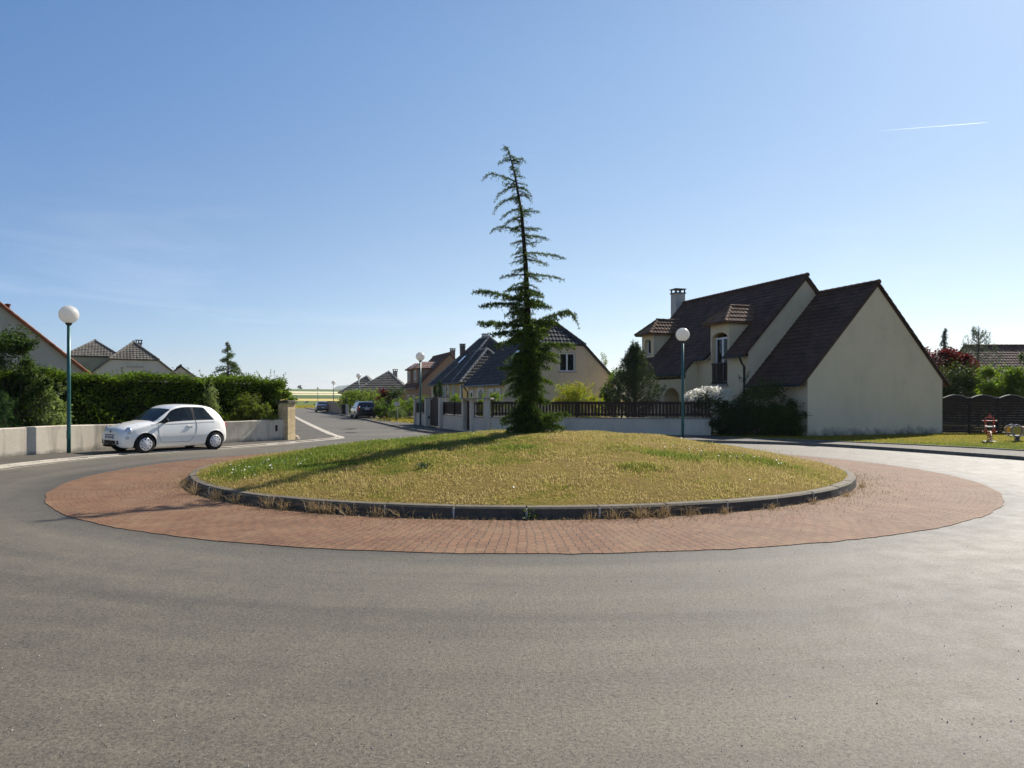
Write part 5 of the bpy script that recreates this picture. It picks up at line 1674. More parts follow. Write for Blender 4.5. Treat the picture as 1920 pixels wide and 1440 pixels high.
gm.build('gutter_pipe', M_DARKM, h2)
cn = MB(); cn.add([(0.6, 1.3, 5.3), (2.3, 1.3, 5.3), (0.9, 1.2, 4.1)], [(0, 1, 2)])
cn.prism([(0.4, 1.25), (2.4, 1.25), (2.4, 3.0), (0.4, 3.0)], 5.28, 5.36)
cn.build('glass_dormer', plain('pale_blue_glazing', (0.35, 0.42, 0.45), 0.1, 0.8, 0.3), h2)

# ---------------------------------------------------------------- third house: orange gable, dormers with tiled roofs
P3 = (at(785, 80), 80.0)
W3, L3 = 6.9, 8.0
m3 = uv(P3, W3 / 2, 0)
h3 = house('house', 'orange brown house with red brown roof and small hipped dormers', (m3[0], m3[1], 0), R(TH), W3, L3, 3.3, 6.75, T_REDB, W_ORANGE, None, None, 0.35, 0.12)
chimney(h3, 0.9, 2.2, 5.6, 7.15, 0.5, 0.45, tile_mat('brick_chimney_far', (0.16, 0.11, 0.09), (0.22, 0.15, 0.13)))
k3 = (6.75 - 3.3) / (W3 / 2)
for (y0, y1, zt) in ((1.4, 3.6, 5.15), (5.2, 7.2, 5.15)):
    dm, dr = MB(), MB()
    x0 = -W3 / 2 + 0.15
    xb = -(6.75 - zt) / k3
    for y in (y0, y1): dm.add([(x0, y, 3.2), (x0, y, zt), (xb, y, zt)], [(0, 1, 2)])
    dm.add([(x0, y0, 3.2), (x0, y1, 3.2), (x0, y1, zt), (x0, y0, zt)], [(0, 1, 2, 3)])
    d = dm.build('dormer', W_ORANGE, h3)
    ym = (y0 + y1) / 2; zp = zt + 0.75; xp = x0 + 0.8; xbp = -(6.75 - zp) / k3 + .1
    roof_plane(dr, [(x0 - 0.25, y0 - 0.2, zt), (x0 - 0.25, y1 + 0.2, zt), (xp, ym, zp)][::-1])
    roof_plane(dr, [(x0 - 0.25, y0 - 0.2, zt), (xp, ym, zp), (xbp, ym, zp), (xb + .1, y0 - 0.2, zt)][::-1])
    roof_plane(dr, [(x0 - 0.25, y1 + 0.2, zt), (xp, ym, zp), (xbp, ym, zp), (xb + .1, y1 + 0.2, zt)])
    dr.build('dormer_roof', tile_mat('sun_tinted_red_dormer_tiles', (0.2, 0.11, 0.07), (0.28, 0.16, 0.1), 0.4, 0.6), d)  # paler than the main roof tiles, with sunlight put into the colour
    window_unit(h3, (x0 - 0.02, ym, 3.9), (0, -1, 0), (0, 0, 1), (-1, 0, 0), 0.9, 1.0, (M_WFR, M_GLASS), 2, 0.06, False, curtain=False)
for y in (2.5, 5.5): window_unit(h3, (-W3 / 2 - 0.03, y, 0.9), (0, -1, 0), (0, 0, 1), (-1, 0, 0), 1.0, 1.3, (M_WFR, M_GLASS), 2, 0.06, True, curtain=False)

# ---------------------------------------------------------------- fourth house: grey hipped roof far down the street
Y = 98.0
h4 = thing('house', 'low house with broad weathered grey hipped roof beyond the parked estate car', 'house', (at(704, Y), Y, 0), R(4))
wl = MB()
wl.box((0.9, 2.0, 1.4), (3.6, 3.6, 1.4)); wl.box((-2.4, 4.0, 1.4), (2.0, 3.4, 1.4))
wl.build('wall', W_ORANGE, h4)
rm, cm = MB(), MB()
hip_roof(-2.9, 4.8, -2.0, 6.2, 2.55, 0, 5.45, 1.9, 2.5, 1.55, th=0.42, saw=0.09, wave=0.012)
hip_roof(-4.9, 0.6, 0.2, 7.8, 2.55, 0, 4.85, 3.2, 5.4, -1.6, th=0.42, saw=0.09, wave=0.012)
rf = rm.build('roof', T_GREY, h4)
cm.build('ridge_tiles', tile_mat('pale_mortared_ridge', (0.2, 0.19, 0.17), (0.4, 0.38, 0.34)), rf)
chimney(h4, 2.3, 3.4, 4.4, 5.55, 0.6, 0.6)
gd = MB(); gd.box((2.0, -1.7, 1.1), (1.3, 0.05, 1.0)); gd.build('garage_door', plain('pale_garage_door', (0.55, 0.54, 0.52)), h4)

# ---------------------------------------------------------------- houses on the left
Y = 33.0
ex_ = at(158, Y)
hl = house('house', 'grey gabled house with orange red verge tiles at the left edge', (ex_ - 5.5 * math.cos(R(31)) + 0.3, Y - 5.5 * math.sin(R(31)), 0), R(31), 11.0, 9.0, 2.75, 7.65, T_RED, render_mat('shade_tinted_grey_render', (0.46, 0.43, 0.37), 0.12, patchy=0.12), None, None, 0.15, 0.15)  # darker copy of the grey render: the gable's shade is put into the colour
vt = MB(); k_ = (7.65 - 2.75) / 5.5

xv = min(np.linspace(-1, 5, 400), key=lambda q: abs(960 + FPX * (hl.location[0] + math.cos(R(31)) * q - math.sin(R(31)) * 0.6) / (hl.location[1] + math.sin(R(31)) * q + math.cos(R(31)) * 0.6) - 15))
zv = 2.75 + (5.5 - xv) * k_ + 0.30
vt.tube([(xv, 0.6, zv - 0.4), (xv, 0.6, zv - 0.1)], 0.075, 10); vt.lathe([(0.001, -0.12), (0.11, -0.12), (0.11, -0.06), (0.001, -0.04)], 12, (xv, 0.6, zv + 0.02))
vt.build('vent_pipe', tile_mat('dark_red_vent', (0.08, 0.03, 0.025), (0.12, 0.045, 0.035)), hl)
Y = 60.0
hb_ = house('house', 'white gabled house with half hip and chimney seen over the hedge', (at(252, Y), Y, 0), R(29), 8.8, 10.0, 2.7, 6.42, T_GREY, W_GREY, zz(674, Y), None, 0.25, 0.12, fd=1.7, th=0.27, tw=0.24)
chimney(hb_, 0.45, 3.4, 5.4, 6.45, 0.45, 0.45)
window_unit(hb_, (0.0, -0.03, 2.85), (1, 0, 0), (0, 0, 1), (0, -1, 0), 1.15, 0.95, (M_WFR, M_GLASS), 2, 0.09, True, curtain=False)
bl = MB(); bl.box((0.05, -0.03, 4.32), (0.62, 0.04, 0.05)); bl.build('shutter_box', plain('buff_shutter_box', (0.4, 0.36, 0.3)), hb_)
Y = 64.0
ha_ = house('house', 'beige house with half hipped grey tiled roof furthest left over the hedge', (at(175, Y), Y, 0), R(26), 11.6, 10.0, 2.9, 6.9, T_GREY, W_OLIVE, zz(668, Y), None, 0.3, 0.12, fd=2.2, th=0.27, tw=0.24)
Y = 75.0
hc_ = house('house', 'small pale gable with dark roof edge behind the hedge, left of the young cedar', (at(339, Y), Y, 0), R(27), 6.0, 8.0, 2.7, zz(686, Y), T_SLATE, W_GREY, None, None, 0.25, 0.15)
chimney(hc_, -0.05, 1.5, 4.3, 4.75, 0.4, 0.4)
# far right roof
Y = 60.0
hr_ = house('house', 'house with long brown tiled roof behind the trees at the right edge', (at(1960, Y) + 6.5, Y, 0), R(90), 8.0, 13.0, 2.8, zz(649, Y), T_REDB, W_CREAM, None, None, 0.3, 0.12)
# ================================================================== CARS
def cr_interp(xs, ys, q):
    """smooth (monotone-ish) cubic through the points"""
    xs, ys = np.array(xs, float), np.array(ys, float)
    h = np.diff(xs); dlt = np.diff(ys) / h
    m = np.zeros_like(ys)
    m[0], m[-1] = dlt[0], dlt[-1]
    for i in range(1, len(xs) - 1):
        if dlt[i - 1] * dlt[i] <= 0: m[i] = 0
        else:
            w1, w2 = 2 * h[i] + h[i - 1], h[i] + 2 * h[i - 1]
            m[i] = (w1 + w2) / (w1 / dlt[i - 1] + w2 / dlt[i])
    k = np.clip(np.searchsorted(xs, q) - 1, 0, len(h) - 1)
    t = (q - xs[k]) / h[k]
    return ((2 * t ** 3 - 3 * t ** 2 + 1) * ys[k] + (t ** 3 - 2 * t ** 2 + t) * h[k] * m[k] + (-2 * t ** 3 + 3 * t ** 2) * ys[k + 1] + (t ** 3 - t ** 2) * h[k] * m[k + 1])


def car(spec, name, label, cat, loc, rz, group=None, detail=True):
    t = thing(name, label, cat, loc, rz, group)
    st = np.array(spec['st'], float)      # x, zb, wb, zm, wm, zs, ws, zr, wr, zt
    x0, x1 = st[0, 0], st[-1, 0]
    # denser at the two ends
    u = np.linspace(0, 1, spec.get('nx', 150))
    xs = x0 + (x1 - x0) * (u - 0.10 * np.sin(2 * np.pi * u) / 1.0 * 0.9)
    C = [cr_interp(st[:, 0], st[:, k], xs) for k in range(1, 10)]
    zb, wb, zm, wm, zs, ws, zr, wr, zt = C
    # ring points (v = 0..6): bottom middle, sill, belly, belt, roof edge, inner roof, middle
    z = np.zeros_like(xs)
    ctrl_y = np.stack((z, wb, wm, ws, wr, wr * 0.62, z), 1)
    ctrl_z = np.stack((zb, zb, zm, zs, zr, zr + (zt - zr) * 0.78, zt), 1)
    vk = np.arange(7)
    nv = spec.get('nv', 66)
    vv = np.linspace(0, 6, nv)
    YY = np.zeros((len(xs), nv)); ZZ = np.zeros((len(xs), nv))
    for i in range(len(xs)):
        YY[i] = np.interp(vv, vk, ctrl_y[i]) * 0.35 + 0.65 * np.array(catmull(ctrl_y[i], vv))
        ZZ[i] = np.interp(vv, vk, ctrl_z[i]) * 0.35 + 0.65 * np.array(catmull(ctrl_z[i], vv))
    YY[:, 0] = 0; YY[:, -1] = 0
    XX = np.repeat(xs[:, None], nv, 1)
    # classification of the faces of one half
    xc = (XX[:-1, :-1] + XX[1:, 1:]) / 2; yc = (YY[:-1, :-1] + YY[1:, 1:]) / 2; zc = (ZZ[:-1, :-1] + ZZ[1:, 1:]) / 2
    vc = np.repeat(((vv[:-1] + vv[1:]) / 2)[None], len(xs) - 1, 0)
    cls = np.zeros(xc.shape, int)           # 0 body
    wsx0, wsx1 = spec['screen']; rsx0, rsx1 = spec['rear']
    cls[(vc > spec.get('wsv', 4.18)) & (xc > wsx0) & (xc < wsx1)] = 1
    cls[(vc > 4.25) & (xc > rsx0) & (xc < rsx1)] = 2
    for (a, b, c, d) in spec['side']:       # x limits at the belt and at the roof
        f = np.clip((vc - 3.1) / 0.84, 0, 1)
        lo, hi = a + (c - a) * f, b + (d - b) * f
        cls[(vc > 3.1) & (vc < 3.94) & (xc > lo) & (xc < hi)] = 3
    if 'bpillar' in spec:
        a, b, c, d = spec['bpillar']; f = np.clip((vc - 3.1) / 0.84, 0, 1)
        cls[(vc > 3.1) & (vc < 3.94) & (xc >= a + (c - a) * f) & (xc <= b + (d - b) * f)] = 6
    (da, db) = spec['door']
    cls[(vc > 1.12) & (vc < 3.1) & (xc > da) & (xc < db) & (cls == 0)] = 4
    r_ = spec['wr']
    for wx in spec['axles']:
        arch = (np.hypot(xc - wx, zc - r_) < r_ * 1.2) & (yc > 0.45) & (vc > 0.6)
        cls[arch] = -1
    nose = (xc < x0 + spec.get('nose', 0.16)) & (vc > 0.9) & (zc > spec['grille'][0]) & (zc < spec['grille'][1]) & (yc < spec['grille'][2])
    cls[nose] = 5
    und = (vc < 1.0)
    cls[und & (cls == 0)] = 5
    idx = np.arange(len(xs) * nv).reshape(len(xs), nv)
    Q = np.stack((idx[:-1, :-1], idx[1:, :-1], idx[1:, 1:], idx[:-1, 1:]), -1)
    V1 = np.stack((XX, YY, ZZ), -1).reshape(-1, 3)
    V2 = V1 * np.array((1, -1, 1.0))

    def part(name, code, mat, parent=t, push=0.0, sides=(1, -1)):
        m = MB()
        for s in sides:
            F = Q[cls == code]
            if not len(F): continue
            used = np.unique(F); mp = -np.ones(len(V1), int); mp[used] = np.arange(len(used))
            VV = (V1 if s > 0 else V2)[used]
            if push:
                VV = VV + np.array((0, s * push, 0))
            m.add(VV, mp[F] if s > 0 else mp[F][:, ::-1], 0, True)
        if m.n: return m.build(name, mat, parent)
    M = spec['mats']
    body = part('body', 0, M['paint'])
    for (row, k) in ((0, 'front_bumper'), (len(xs) - 1, 'rear_bumper')):
        ends = MB()
        ring = np.concatenate((np.stack((XX[row], YY[row], ZZ[row]), 1), np.stack((XX[row], -YY[row], ZZ[row]), 1)[::-1][1:-1]))
        ends.add(ring, [tuple(range(len(ring)))], 0)
        ends.build(k, M['paint'], t)
    part('windscreen', 1, M['glass']); part('rear_window', 2, M['glass'])
    part('side_window', 3, M['glass'], t, 0, (1,)); part('side_window', 3, M['glass'], t, 0, (-1,))
    part('door', 4, M['paint'], t, 0.004, (1,)); part('door', 4, M['paint'], t, 0.004, (-1,))
    part('underbody', 5, M['black'])
    for s_ in (1, -1): part('pillar_trim', 6, M['black'], t, 0, (s_,))
    # dark liner inside, seen through arches and glass
    ln = MB()
    a0, a1 = spec['axles']
    ln.box(((a0 + a1) / 2, 0, 0.42), ((a1 - a0) / 2 + 0.45, 0.52, 0.2))
    ln.box(((a0 + a1) / 2, 0, 0.45), ((a1 - a0) / 2 - r_ * 1.25, 0.70, 0.17))
    for sy in (-1, 1):
        for sx in spec['seats']:
            ln.box((sx, sy * 0.36, 0.74), (0.24, 0.24, 0.1)); ln.box((sx + 0.27, sy * 0.36, 0.95), (0.07, 0.23, 0.22)); ln.box((sx + 0.32, sy * 0.36, 1.2), (0.05, 0.12, 0.07))
    ln.build('interior', M['inner'], t)
    # arch lips
    SS = dict(xs=xs, ZZ=ZZ, YY=YY, vv=vv)
    for wx in spec['axles']:
        for s in (-1, 1):
            P = []
            for a in np.linspace(-0.15, math.pi + 0.15, 28):
                x_, z_ = wx + r_ * 1.205 * math.cos(a), r_ + r_ * 1.205 * math.sin(a)
                if z_ > 0.23 and x0 + 0.05 < x_ < x1 - 0.05: P.append((x_, s * (surf(SS, x_, z_) - 0.004), z_))
            m = MB(); m.tube(P, 0.017, 6); m.build('arch_lip', M['paint'], t)
    # wheels
    for wx in spec['axles']:
        for s in (-1, 1):
            yw = s * spec['track']
            tw_ = spec['tw']
            tm = MB()
            tm.lathe([(r_ * 0.62, -tw_ / 2), (r_ * 0.9, -tw_ / 2), (r_ * 0.985, -tw_ / 2 + 0.025), (r_, -tw_ / 4), (r_, tw_ / 4), (r_ * 0.985, tw_ / 2 - 0.025), (r_ * 0.9, tw_ / 2), (r_ * 0.62, tw_ / 2)], 36, (wx, yw, r_), 'y')
            w_ = tm.build('wheel', M['rubber'], t)
            rm = MB()
            o = s * tw_ / 2
            rm.lathe([(r_ * 0.66, o * 0.6), (r_ * 0.655, o * 1.02), (r_ * 0.60, o * 1.06), (r_ * 0.30, o * 1.0), (r_ * 0.18, o * 1.12), (0.001, o * 1.12)], 36, (wx, yw, r_), 'y')
            hub = rm.build('rim', M['rim'], w_)
            hm = MB()
            nh = spec.get('holes', 9)
            for k in range(nh):
                a = 2 * math.pi * k / nh + 0.3
                hm.lathe([(r_ * 0.075, o * 0.98), (r_ * 0.074, o * 1.052), (0.001, o * 1.053)], 10, (wx + r_ * 0.50 * math.cos(a), yw, r_ + r_ * 0.50 * math.sin(a)), 'y')
            hm.build('vent_hole', M['black'], hub)
    spec['extra'](t, M, dict(xs=xs, XX=XX, YY=YY, ZZ=ZZ, vv=vv))
    return t


def catmull(P, q):
    P = np.array(P, float)
    E = np.concatenate(([2 * P[0] - P[1]], P, [2 * P[-1] - P[-2]]))
    i = np.clip(q.astype(int), 0, len(P) - 2); s = q - i
    a, b, c, d = E[i], E[i + 1], E[i + 2], E[i + 3]
    return 0.5 * (2 * b + (c - a) * s + (2 * a - 5 * b + 4 * c - d) * s ** 2 + (3 * b - a - 3 * c + d) * s ** 3)


def surf(S, x, z, lo=1.0):
    """half width of the body at (x, z)"""
    i = int(np.argmin(abs(S['xs'] - x)))
    k = S['vv'] >= lo
    zz_, yy = S['ZZ'][i][k], S['YY'][i][k]
    j = int(np.argmin(abs(zz_ - z)))
    return float(yy[j])


M_RUB = plain('tyre_rubber', (0.018, 0.018, 0.018), 0.85, 0.2, 0, 0.2, 20)
M_BLK = plain('black_plastic', (0.012, 0.012, 0.012), 0.65, 0.25)
M_CHR = plain('chrome', (0.75, 0.75, 0.76), 0.3, 0.5, 1.0, 0.05)
M_INT = plain('dark_upholstery', (0.04, 0.04, 0.042), 0.9, 0.1)
M_LENS = plain('clear_lens', (0.55, 0.57, 0.60), 0.08, 0.8, 0.35, 0.25, 25)
M_REDL = plain('red_lamp_lens', (0.5, 0.025, 0.02), 0.25, 0.7)
M_PLATE = plain('number_plate_white', (0.72, 0.72, 0.7), 0.5)
M_INK = plain('plate_lettering', (0.02, 0.02, 0.022), 0.6)
M_BLUE = plain('plate_blue_band', (0.03, 0.08, 0.35), 0.5)
M_CARG = glass_mat('car_glass', (0.02, 0.026, 0.032), 0.5)
M_CARG2 = glass_mat('tinted_car_glass', (0.010, 0.012, 0.016), 0.12)


def lettering(txt, h, mat, name, parent, M4):
    cu = bpy.data.curves.new(name, 'FONT')
    cu.body = txt; cu.size = h; cu.align_x = 'CENTER'; cu.align_y = 'CENTER'; cu.extrude = 0.001
    ob = bpy.data.objects.new(name, cu)
    COL.objects.link(ob)
    dg = bpy.context.evaluated_depsgraph_get()
    me = bpy.data.meshes.new_from_object(ob.evaluated_get(dg))
    bpy.data.objects.remove(ob)
    o = bpy.data.objects.new(name, me)
    me.materials.clear(); me.materials.append(mat)
    COL.objects.link(o)
    o.parent = parent
    o.matrix_local = M4
    return o


def plate(t, x, z, txt, w=0.5, h=0.105, back=False, tilt=0.0):
    s = 1 if back else -1
    m = MB(); m.box((x, 0, z), (0.008, w / 2, h / 2))
    p = m.build('number_plate', M_PLATE, t)
    b = MB()
    for k in (-1, 1): b.box((x + s * 0.0095, k * (w / 2 - 0.02), z), (0.001, 0.018, h / 2 - 0.004))
    b.build('blue_band', M_BLUE, p)
    rot = Matrix.Rotation(R(90), 4, 'X')
    rz_ = Matrix.Rotation(R(90 if back else -90), 4, 'Z')
    lettering(txt, h * 0.74, M_INK, 'lettering', p, Matrix.Translation((x + s * 0.0105, 0, z)) @ rz_ @ rot)


def mirror(t, x, z, y, mat, both=True):
    for s in (-1, 1):
        m = MB()
        m.ball((x, s * (y + 0.13), z + 0.05), (0.065, 0.10, 0.072), 14, 8)
        m.bar((x, s * (y - 0.02), z - 0.03), (x, s * (y + 0.08), z + 0.0), 0.06, 0.05)
        m.build('mirror', mat, t)


def handle(t, S, x, z, mat, sides=(1, -1)):
    y = surf(S, x, z)
    for s in sides:
        m = MB(); m.box((x, s * (y + 0.022), z), (0.085, 0.012, 0.016), bev=0.008); m.box((x, s * (y + 0.006), z), (0.1, 0.008, 0.035), bev=0.005)
        m.build('door_handle', mat, t)


def seam(t, S, pts, r=0.006, mat=None, nm='seam'):
    for s in (1, -1):
        P = []
        for (x, z) in pts: P.append((x, s * (surf(S, x, z) + 0.004), z))
        m = MB(); m.tube(P, r, 4); m.build(nm, mat or M_SEAM, t)


M_SEAM = plain('panel_gap', (0.10, 0.10, 0.10), 0.8, 0.1)

# ---------------------------------------------------------------- the small white three door hatchback
def white_extra(t, M, S):
    # round headlights and fog / side lamps
    for s in (-1, 1):
        n = np.array((-0.80, s * 0.50, 0.32)); n /= np.linalg.norm(n)
        zx = 0.70; c = np.array((-0.455, s * (surf(S, -0.455, zx) - 0.035), zx))
        e1 = np.cross((0, 0, 1.0), n); e1 /= np.linalg.norm(e1); e2 = np.cross(n, e1)
        m = MB()
        A = np.arange(20) * 2 * np.pi / 20
        rings = []
        for (r_, h_) in ((0.115, -0.03), (0.112, 0.012), (0.09, 0.035), (0.05, 0.048), (0.001, 0.052)):
            rings.append(c + n * h_ + r_ * (np.cos(A)[:, None] * e1 * 0.92 + np.sin(A)[:, None] * e2 * 1.1))
        F = [(i * 20 + k, i * 20 + (k + 1) % 20, (i + 1) * 20 + (k + 1) % 20, (i + 1) * 20 + k) for i in range(4) for k in range(20)]
        m.add(np.concatenate(rings), F, 0, True)
        h = m.build('headlight', M_LENS, t)
        q = MB(); q.ball(c + n * 0.02, 0.045, 12, 8); q.build('bulb_reflector', M_CHR, h)
        zx = 0.50; c2 = np.array((-0.52, s * (surf(S, -0.52, zx) - 0.012), zx))
        m = MB(); rings = []
        for (r_, h_) in ((0.062, -0.03), (0.06, 0.008), (0.04, 0.022), (0.001, 0.028)):
            rings.append(c2 + n * h_ + r_ * (np.cos(A)[:, None] * e1 * 1.1 + np.sin(A)[:, None] * e2 * 0.85))
        m.add(np.concatenate(rings), [f for f in F if max(f) < 80], 0, True)
        m.build('side_lamp', M_LENS, t)
    # emblem, whisker bars, plate
    em = MB(); em.ball((-0.655, 0, 0.655), (0.02, 0.052, 0.052), 14, 8); em.build('emblem', plain('dark_red_enamel', (0.12, 0.012, 0.015), 0.2, 0.6), t)
    b = MB()
    for s in (-1, 1): b.box((-0.652, s * 0.2, 0.645), (0.012, 0.13, 0.012), ((1, 0.12 * s, 0), (-0.12 * s, 1, 0), (0, 0, 1)))
    b.build('chrome_bars', M_CHR, t)
    sl = MB(); sl.box((-0.678, 0, 0.575), (0.01, 0.28, 0.012)); sl.build('air_slot', M_BLK, t)
    plate(t, -0.69, 0.50, 'AW-188-ND', 0.5, 0.11)
    lg = MB(); lg.box((-0.68, 0, 0.355), (0.012, 0.335, 0.055), bev=0.01); lg.build('lower_grille', M_BLK, t)
    mirror(t, 0.58, 0.95, 0.77, M_BLK)
    handle(t, S, 1.42, 0.80, M_CHR)
    seam(t, S, [(0.42, 0.93), (0.40, 0.75), (0.42, 0.5), (0.47, 0.34)])
    seam(t, S, [(1.63, 0.98), (1.66, 0.8), (1.63, 0.62), (1.52, 0.42), (1.42, 0.33)])
    seam(t, S, [(0.47, 0.33), (0.9, 0.32), (1.42, 0.325)])
    seam(t, S, [(-0.2, 0.86), (0.2, 0.875), (0.8, 0.885), (1.5, 0.90), (2.3, 0.92)], 0.007, plain('shadow_line', (0.25, 0.25, 0.25), 0.6), 'crease')  # body crease drawn as a grey line, its shade put into the colour
    # antenna, wipers
    w = MB()
    w.bar((0.33, 0.35, 1.0), (0.42, -0.3, 1.03), 0.016); w.bar((0.33, -0.1, 1.0), (0.46, -0.6, 1.0), 0.016)
    w.build('wiper', M_BLK, t)
    bd = MB(); bd.box((-0.36, 0, 0.905), (0.02, 0.03, 0.008)); bd.build('bonnet_badge', M_BLK, t)
    for s in (-1, 1):
        m = MB(); m.ball((2.74, s * 0.60, 0.78), (0.07, 0.07, 0.14), 12, 8); m.build('tail_light', M_REDL, t)


PW = plain('white_pearl_paint', (0.86, 0.83, 0.755), 0.25, 0.5, 0.0, 0.02, 3, 0, 0.6)
MW = dict(paint=PW, glass=M_CARG, black=M_BLK, inner=M_INT, rubber=M_RUB, rim=plain('silver_wheel_cover', (0.60, 0.60, 0.60), 0.35, 0.5, 0.25))
#      x      zb    wb    zm    wm     zs    ws     zr    wr    zt
ST_W = [(-0.68, .30, .34, .40, .40, .50, .38, .565, .30, .585),
        (-0.665, .25, .46, .40, .53, .54, .50, .63, .40, .655),
        (-0.61, .21, .55, .42, .635, .61, .60, .70, .47, .735),
        (-0.48, .19, .63, .45, .735, .68, .70, .765, .55, .815),
        (-0.25, .18, .68, .48, .795, .755, .75, .835, .61, .89),
        (0.02, .18, .70, .50, .81, .825, .765, .895, .64, .945),
        (0.28, .18, .71, .50, .812, .875, .77, .945, .66, .985),
        (0.52, .18, .72, .50, .81, .90, .77, 1.10, .665, 1.14),
        (0.82, .18, .72, .50, .81, .912, .77, 1.29, .635, 1.345),
        (1.08, .18, .72, .50, .81, .922, .77, 1.39, .615, 1.45),
        (1.38, .18, .72, .50, .812, .932, .77, 1.425, .605, 1.488),
        (1.85, .18, .72, .50, .818, .942, .765, 1.415, .595, 1.478),
        (2.25, .18, .71, .50, .82, .945, .75, 1.35, .57, 1.42),
        (2.46, .19, .70, .50, .81, .93, .735, 1.24, .56, 1.32),
        (2.63, .21, .68, .50, .785, .90, .70, 1.07, .58, 1.13),
        (2.73, .24, .65, .50, .745, .83, .67, .90, .56, .95),
        (2.775, .30, .58, .48, .66, .66, .60, .74, .46, .76)]
spec_w = dict(st=ST_W, screen=(0.30, 0.86), rear=(2.44, 2.68), side=[(0.29, 1.55, 0.84, 1.52), (1.63, 2.30, 1.60, 1.98)], bpillar=(1.55, 1.63, 1.52, 1.60), door=(0.40, 1.58), wr=0.295, axles=(0.0, 2.30), track=0.72, tw=0.185,
              grille=(0.30, 0.415, 0.50), nose=0.10, seats=(0.90,), mats=MW, extra=white_extra, holes=9, wsv=4.1, nx=320, nv=170)
fx, fy = gp(272, 851)
ca = math.atan2(24.05 - 22.2, -9.66 + 11.0)
ox, oy = fx - math.sin(ca) * 0.76, fy + math.cos(ca) * 0.76
wc = car(spec_w, 'parked_car', 'small white rounded hatchback parked against the low wall on the left', 'car', (ox, oy, 0.012), ca)
wc.rotation_euler = (R(0.9), 0, ca)

# ---------------------------------------------------------------- dark estate car, seen from behind
def estate_extra(t, M, S):
    for s in (-1, 1):
        m = MB(); m.box((3.685, s * 0.70, 0.86), (0.065, 0.09, 0.17), bev=0.03); m.build('tail_light', M_REDL, t)
    plate(t, 3.735, 0.83, 'BL-214-FR', 0.46, 0.1, True)
    b = MB(); b.box((3.715, 0, 0.93), (0.012, 0.42, 0.018)); b.build('chrome_strip', M_CHR, t)
    e = MB(); e.ball((3.70, 0, 1.0), (0.012, 0.04, 0.04), 12, 8); e.build('emblem', M_CHR, t)
    r = MB()
    for s in (-1, 1): r.tube([(0.7, s * 0.56, 1.45), (1.2, s * 0.57, 1.51), (2.6, s * 0.56, 1.51), (3.1, s * 0.54, 1.46)], 0.018, 6)
    r.build('roof_rail', M_CHR, t)
    mirror(t, 0.62, 0.98, 0.84, M['paint'])
    handle(t, S, 1.5, 0.85, M['paint']); handle(t, S, 2.4, 0.87, M['paint'])
    for xx in (0.5, 1.62, 2.58): seam(t, S, [(xx, 0.98), (xx - 0.02, 0.6), (xx, 0.35)], 0.006, M_BLK)
    a = MB(); a.tube([(2.9, 0, 1.5), (3.1, 0, 1.66)], 0.008, 5); a.build('aerial', M_BLK, t)
    bb = MB(); bb.box((3.74, 0, 0.36), (0.03, 0.62, 0.05)); bb.build('bumper_trim', M_BLK, t)


PD = plain('dark_blue_grey_paint', (0.022, 0.026, 0.036), 0.22, 0.6, 0.3, 0.1, 3, 0, 0.7)
MD = dict(paint=PD, glass=M_CARG2, black=M_BLK, inner=M_INT, rubber=M_RUB, rim=plain('alloy_rim', (0.4, 0.4, 0.41), 0.35, 0.5, 0.6))
ST_E = [(-0.86, .32, .5, .45, .58, .6, .52, .66, .40, .68), (-0.80, .22, .62, .45, .72, .64, .66, .73, .5, .75), (-0.6, .2, .7, .5, .82, .72, .77, .80, .6, .83),
        (0.0, .2, .76, .52, .875, .83, .82, .90, .66, .95), (0.45, .2, .78, .54, .88, .92, .82, .97, .7, 1.02), (0.85, .2, .78, .54, .88, .95, .82, 1.2, .66, 1.25),
        (1.3, .2, .78, .54, .88, .96, .82, 1.40, .62, 1.455), (2.0, .2, .78, .54, .88, .97, .82, 1.43, .61, 1.49), (2.9, .2, .78, .54, .885, .98, .82, 1.41, .60, 1.475),
        (3.3, .21, .77, .54, .88, .98, .815, 1.35, .60, 1.43), (3.56, .22, .76, .54, .87, .97, .80, 1.12, .66, 1.17), (3.68, .24, .74, .54, .84, .92, .77, 1.0, .66, 1.02), (3.735, .28, .70, .52, .78, .78, .7, .86, .6, .88)]
spec_e = dict(st=ST_E, screen=(0.5, 1.28), rear=(3.33, 3.66), side=[(0.72, 1.55, 1.22, 1.52), (1.66, 2.5, 1.62, 2.46), (2.6, 3.38, 2.58, 3.2)], door=(0.5, 2.58), wr=0.315, axles=(0.0, 2.75), track=0.77, tw=0.2,
              grille=(0.45, 0.62, 0.4), seats=(1.1, 2.1), mats=MD, extra=estate_extra, holes=7, nx=150, nv=90)
rear = (at(688, 63.0), 63.0)
hdg = math.atan2(-0.945, 0.342)         # local +x points to the tail: back along the street towards us
ox, oy = rear[0] - math.cos(hdg) * 3.7, rear[1] - math.sin(hdg) * 3.7
car(spec_e, 'parked_car', 'dark blue grey estate car seen from behind, half on the pavement', 'car', (ox, oy, 0.03), hdg)

# ---------------------------------------------------------------- grey saloon farther off
def saloon_extra(t, M, S):
    for s in (-1, 1):
        m = MB(); m.box((3.585, s * 0.62, 0.80), (0.06, 0.12, 0.06), bev=0.02); m.build('tail_light', M_REDL, t)
    plate(t, 3.62, 0.62, 'CD-507-RK', 0.46, 0.1, True)
    mirror(t, 0.62, 0.96, 0.82, M_BLK)
    bb = MB(); bb.box((3.61, 0, 0.40), (0.04, 0.72, 0.07)); bb.build('bumper_trim', M_BLK, t)
    for xx in (0.5, 1.6, 2.4): seam(t, S, [(xx, 0.95), (xx - 0.02, 0.6), (xx, 0.35)], 0.006, M_BLK)


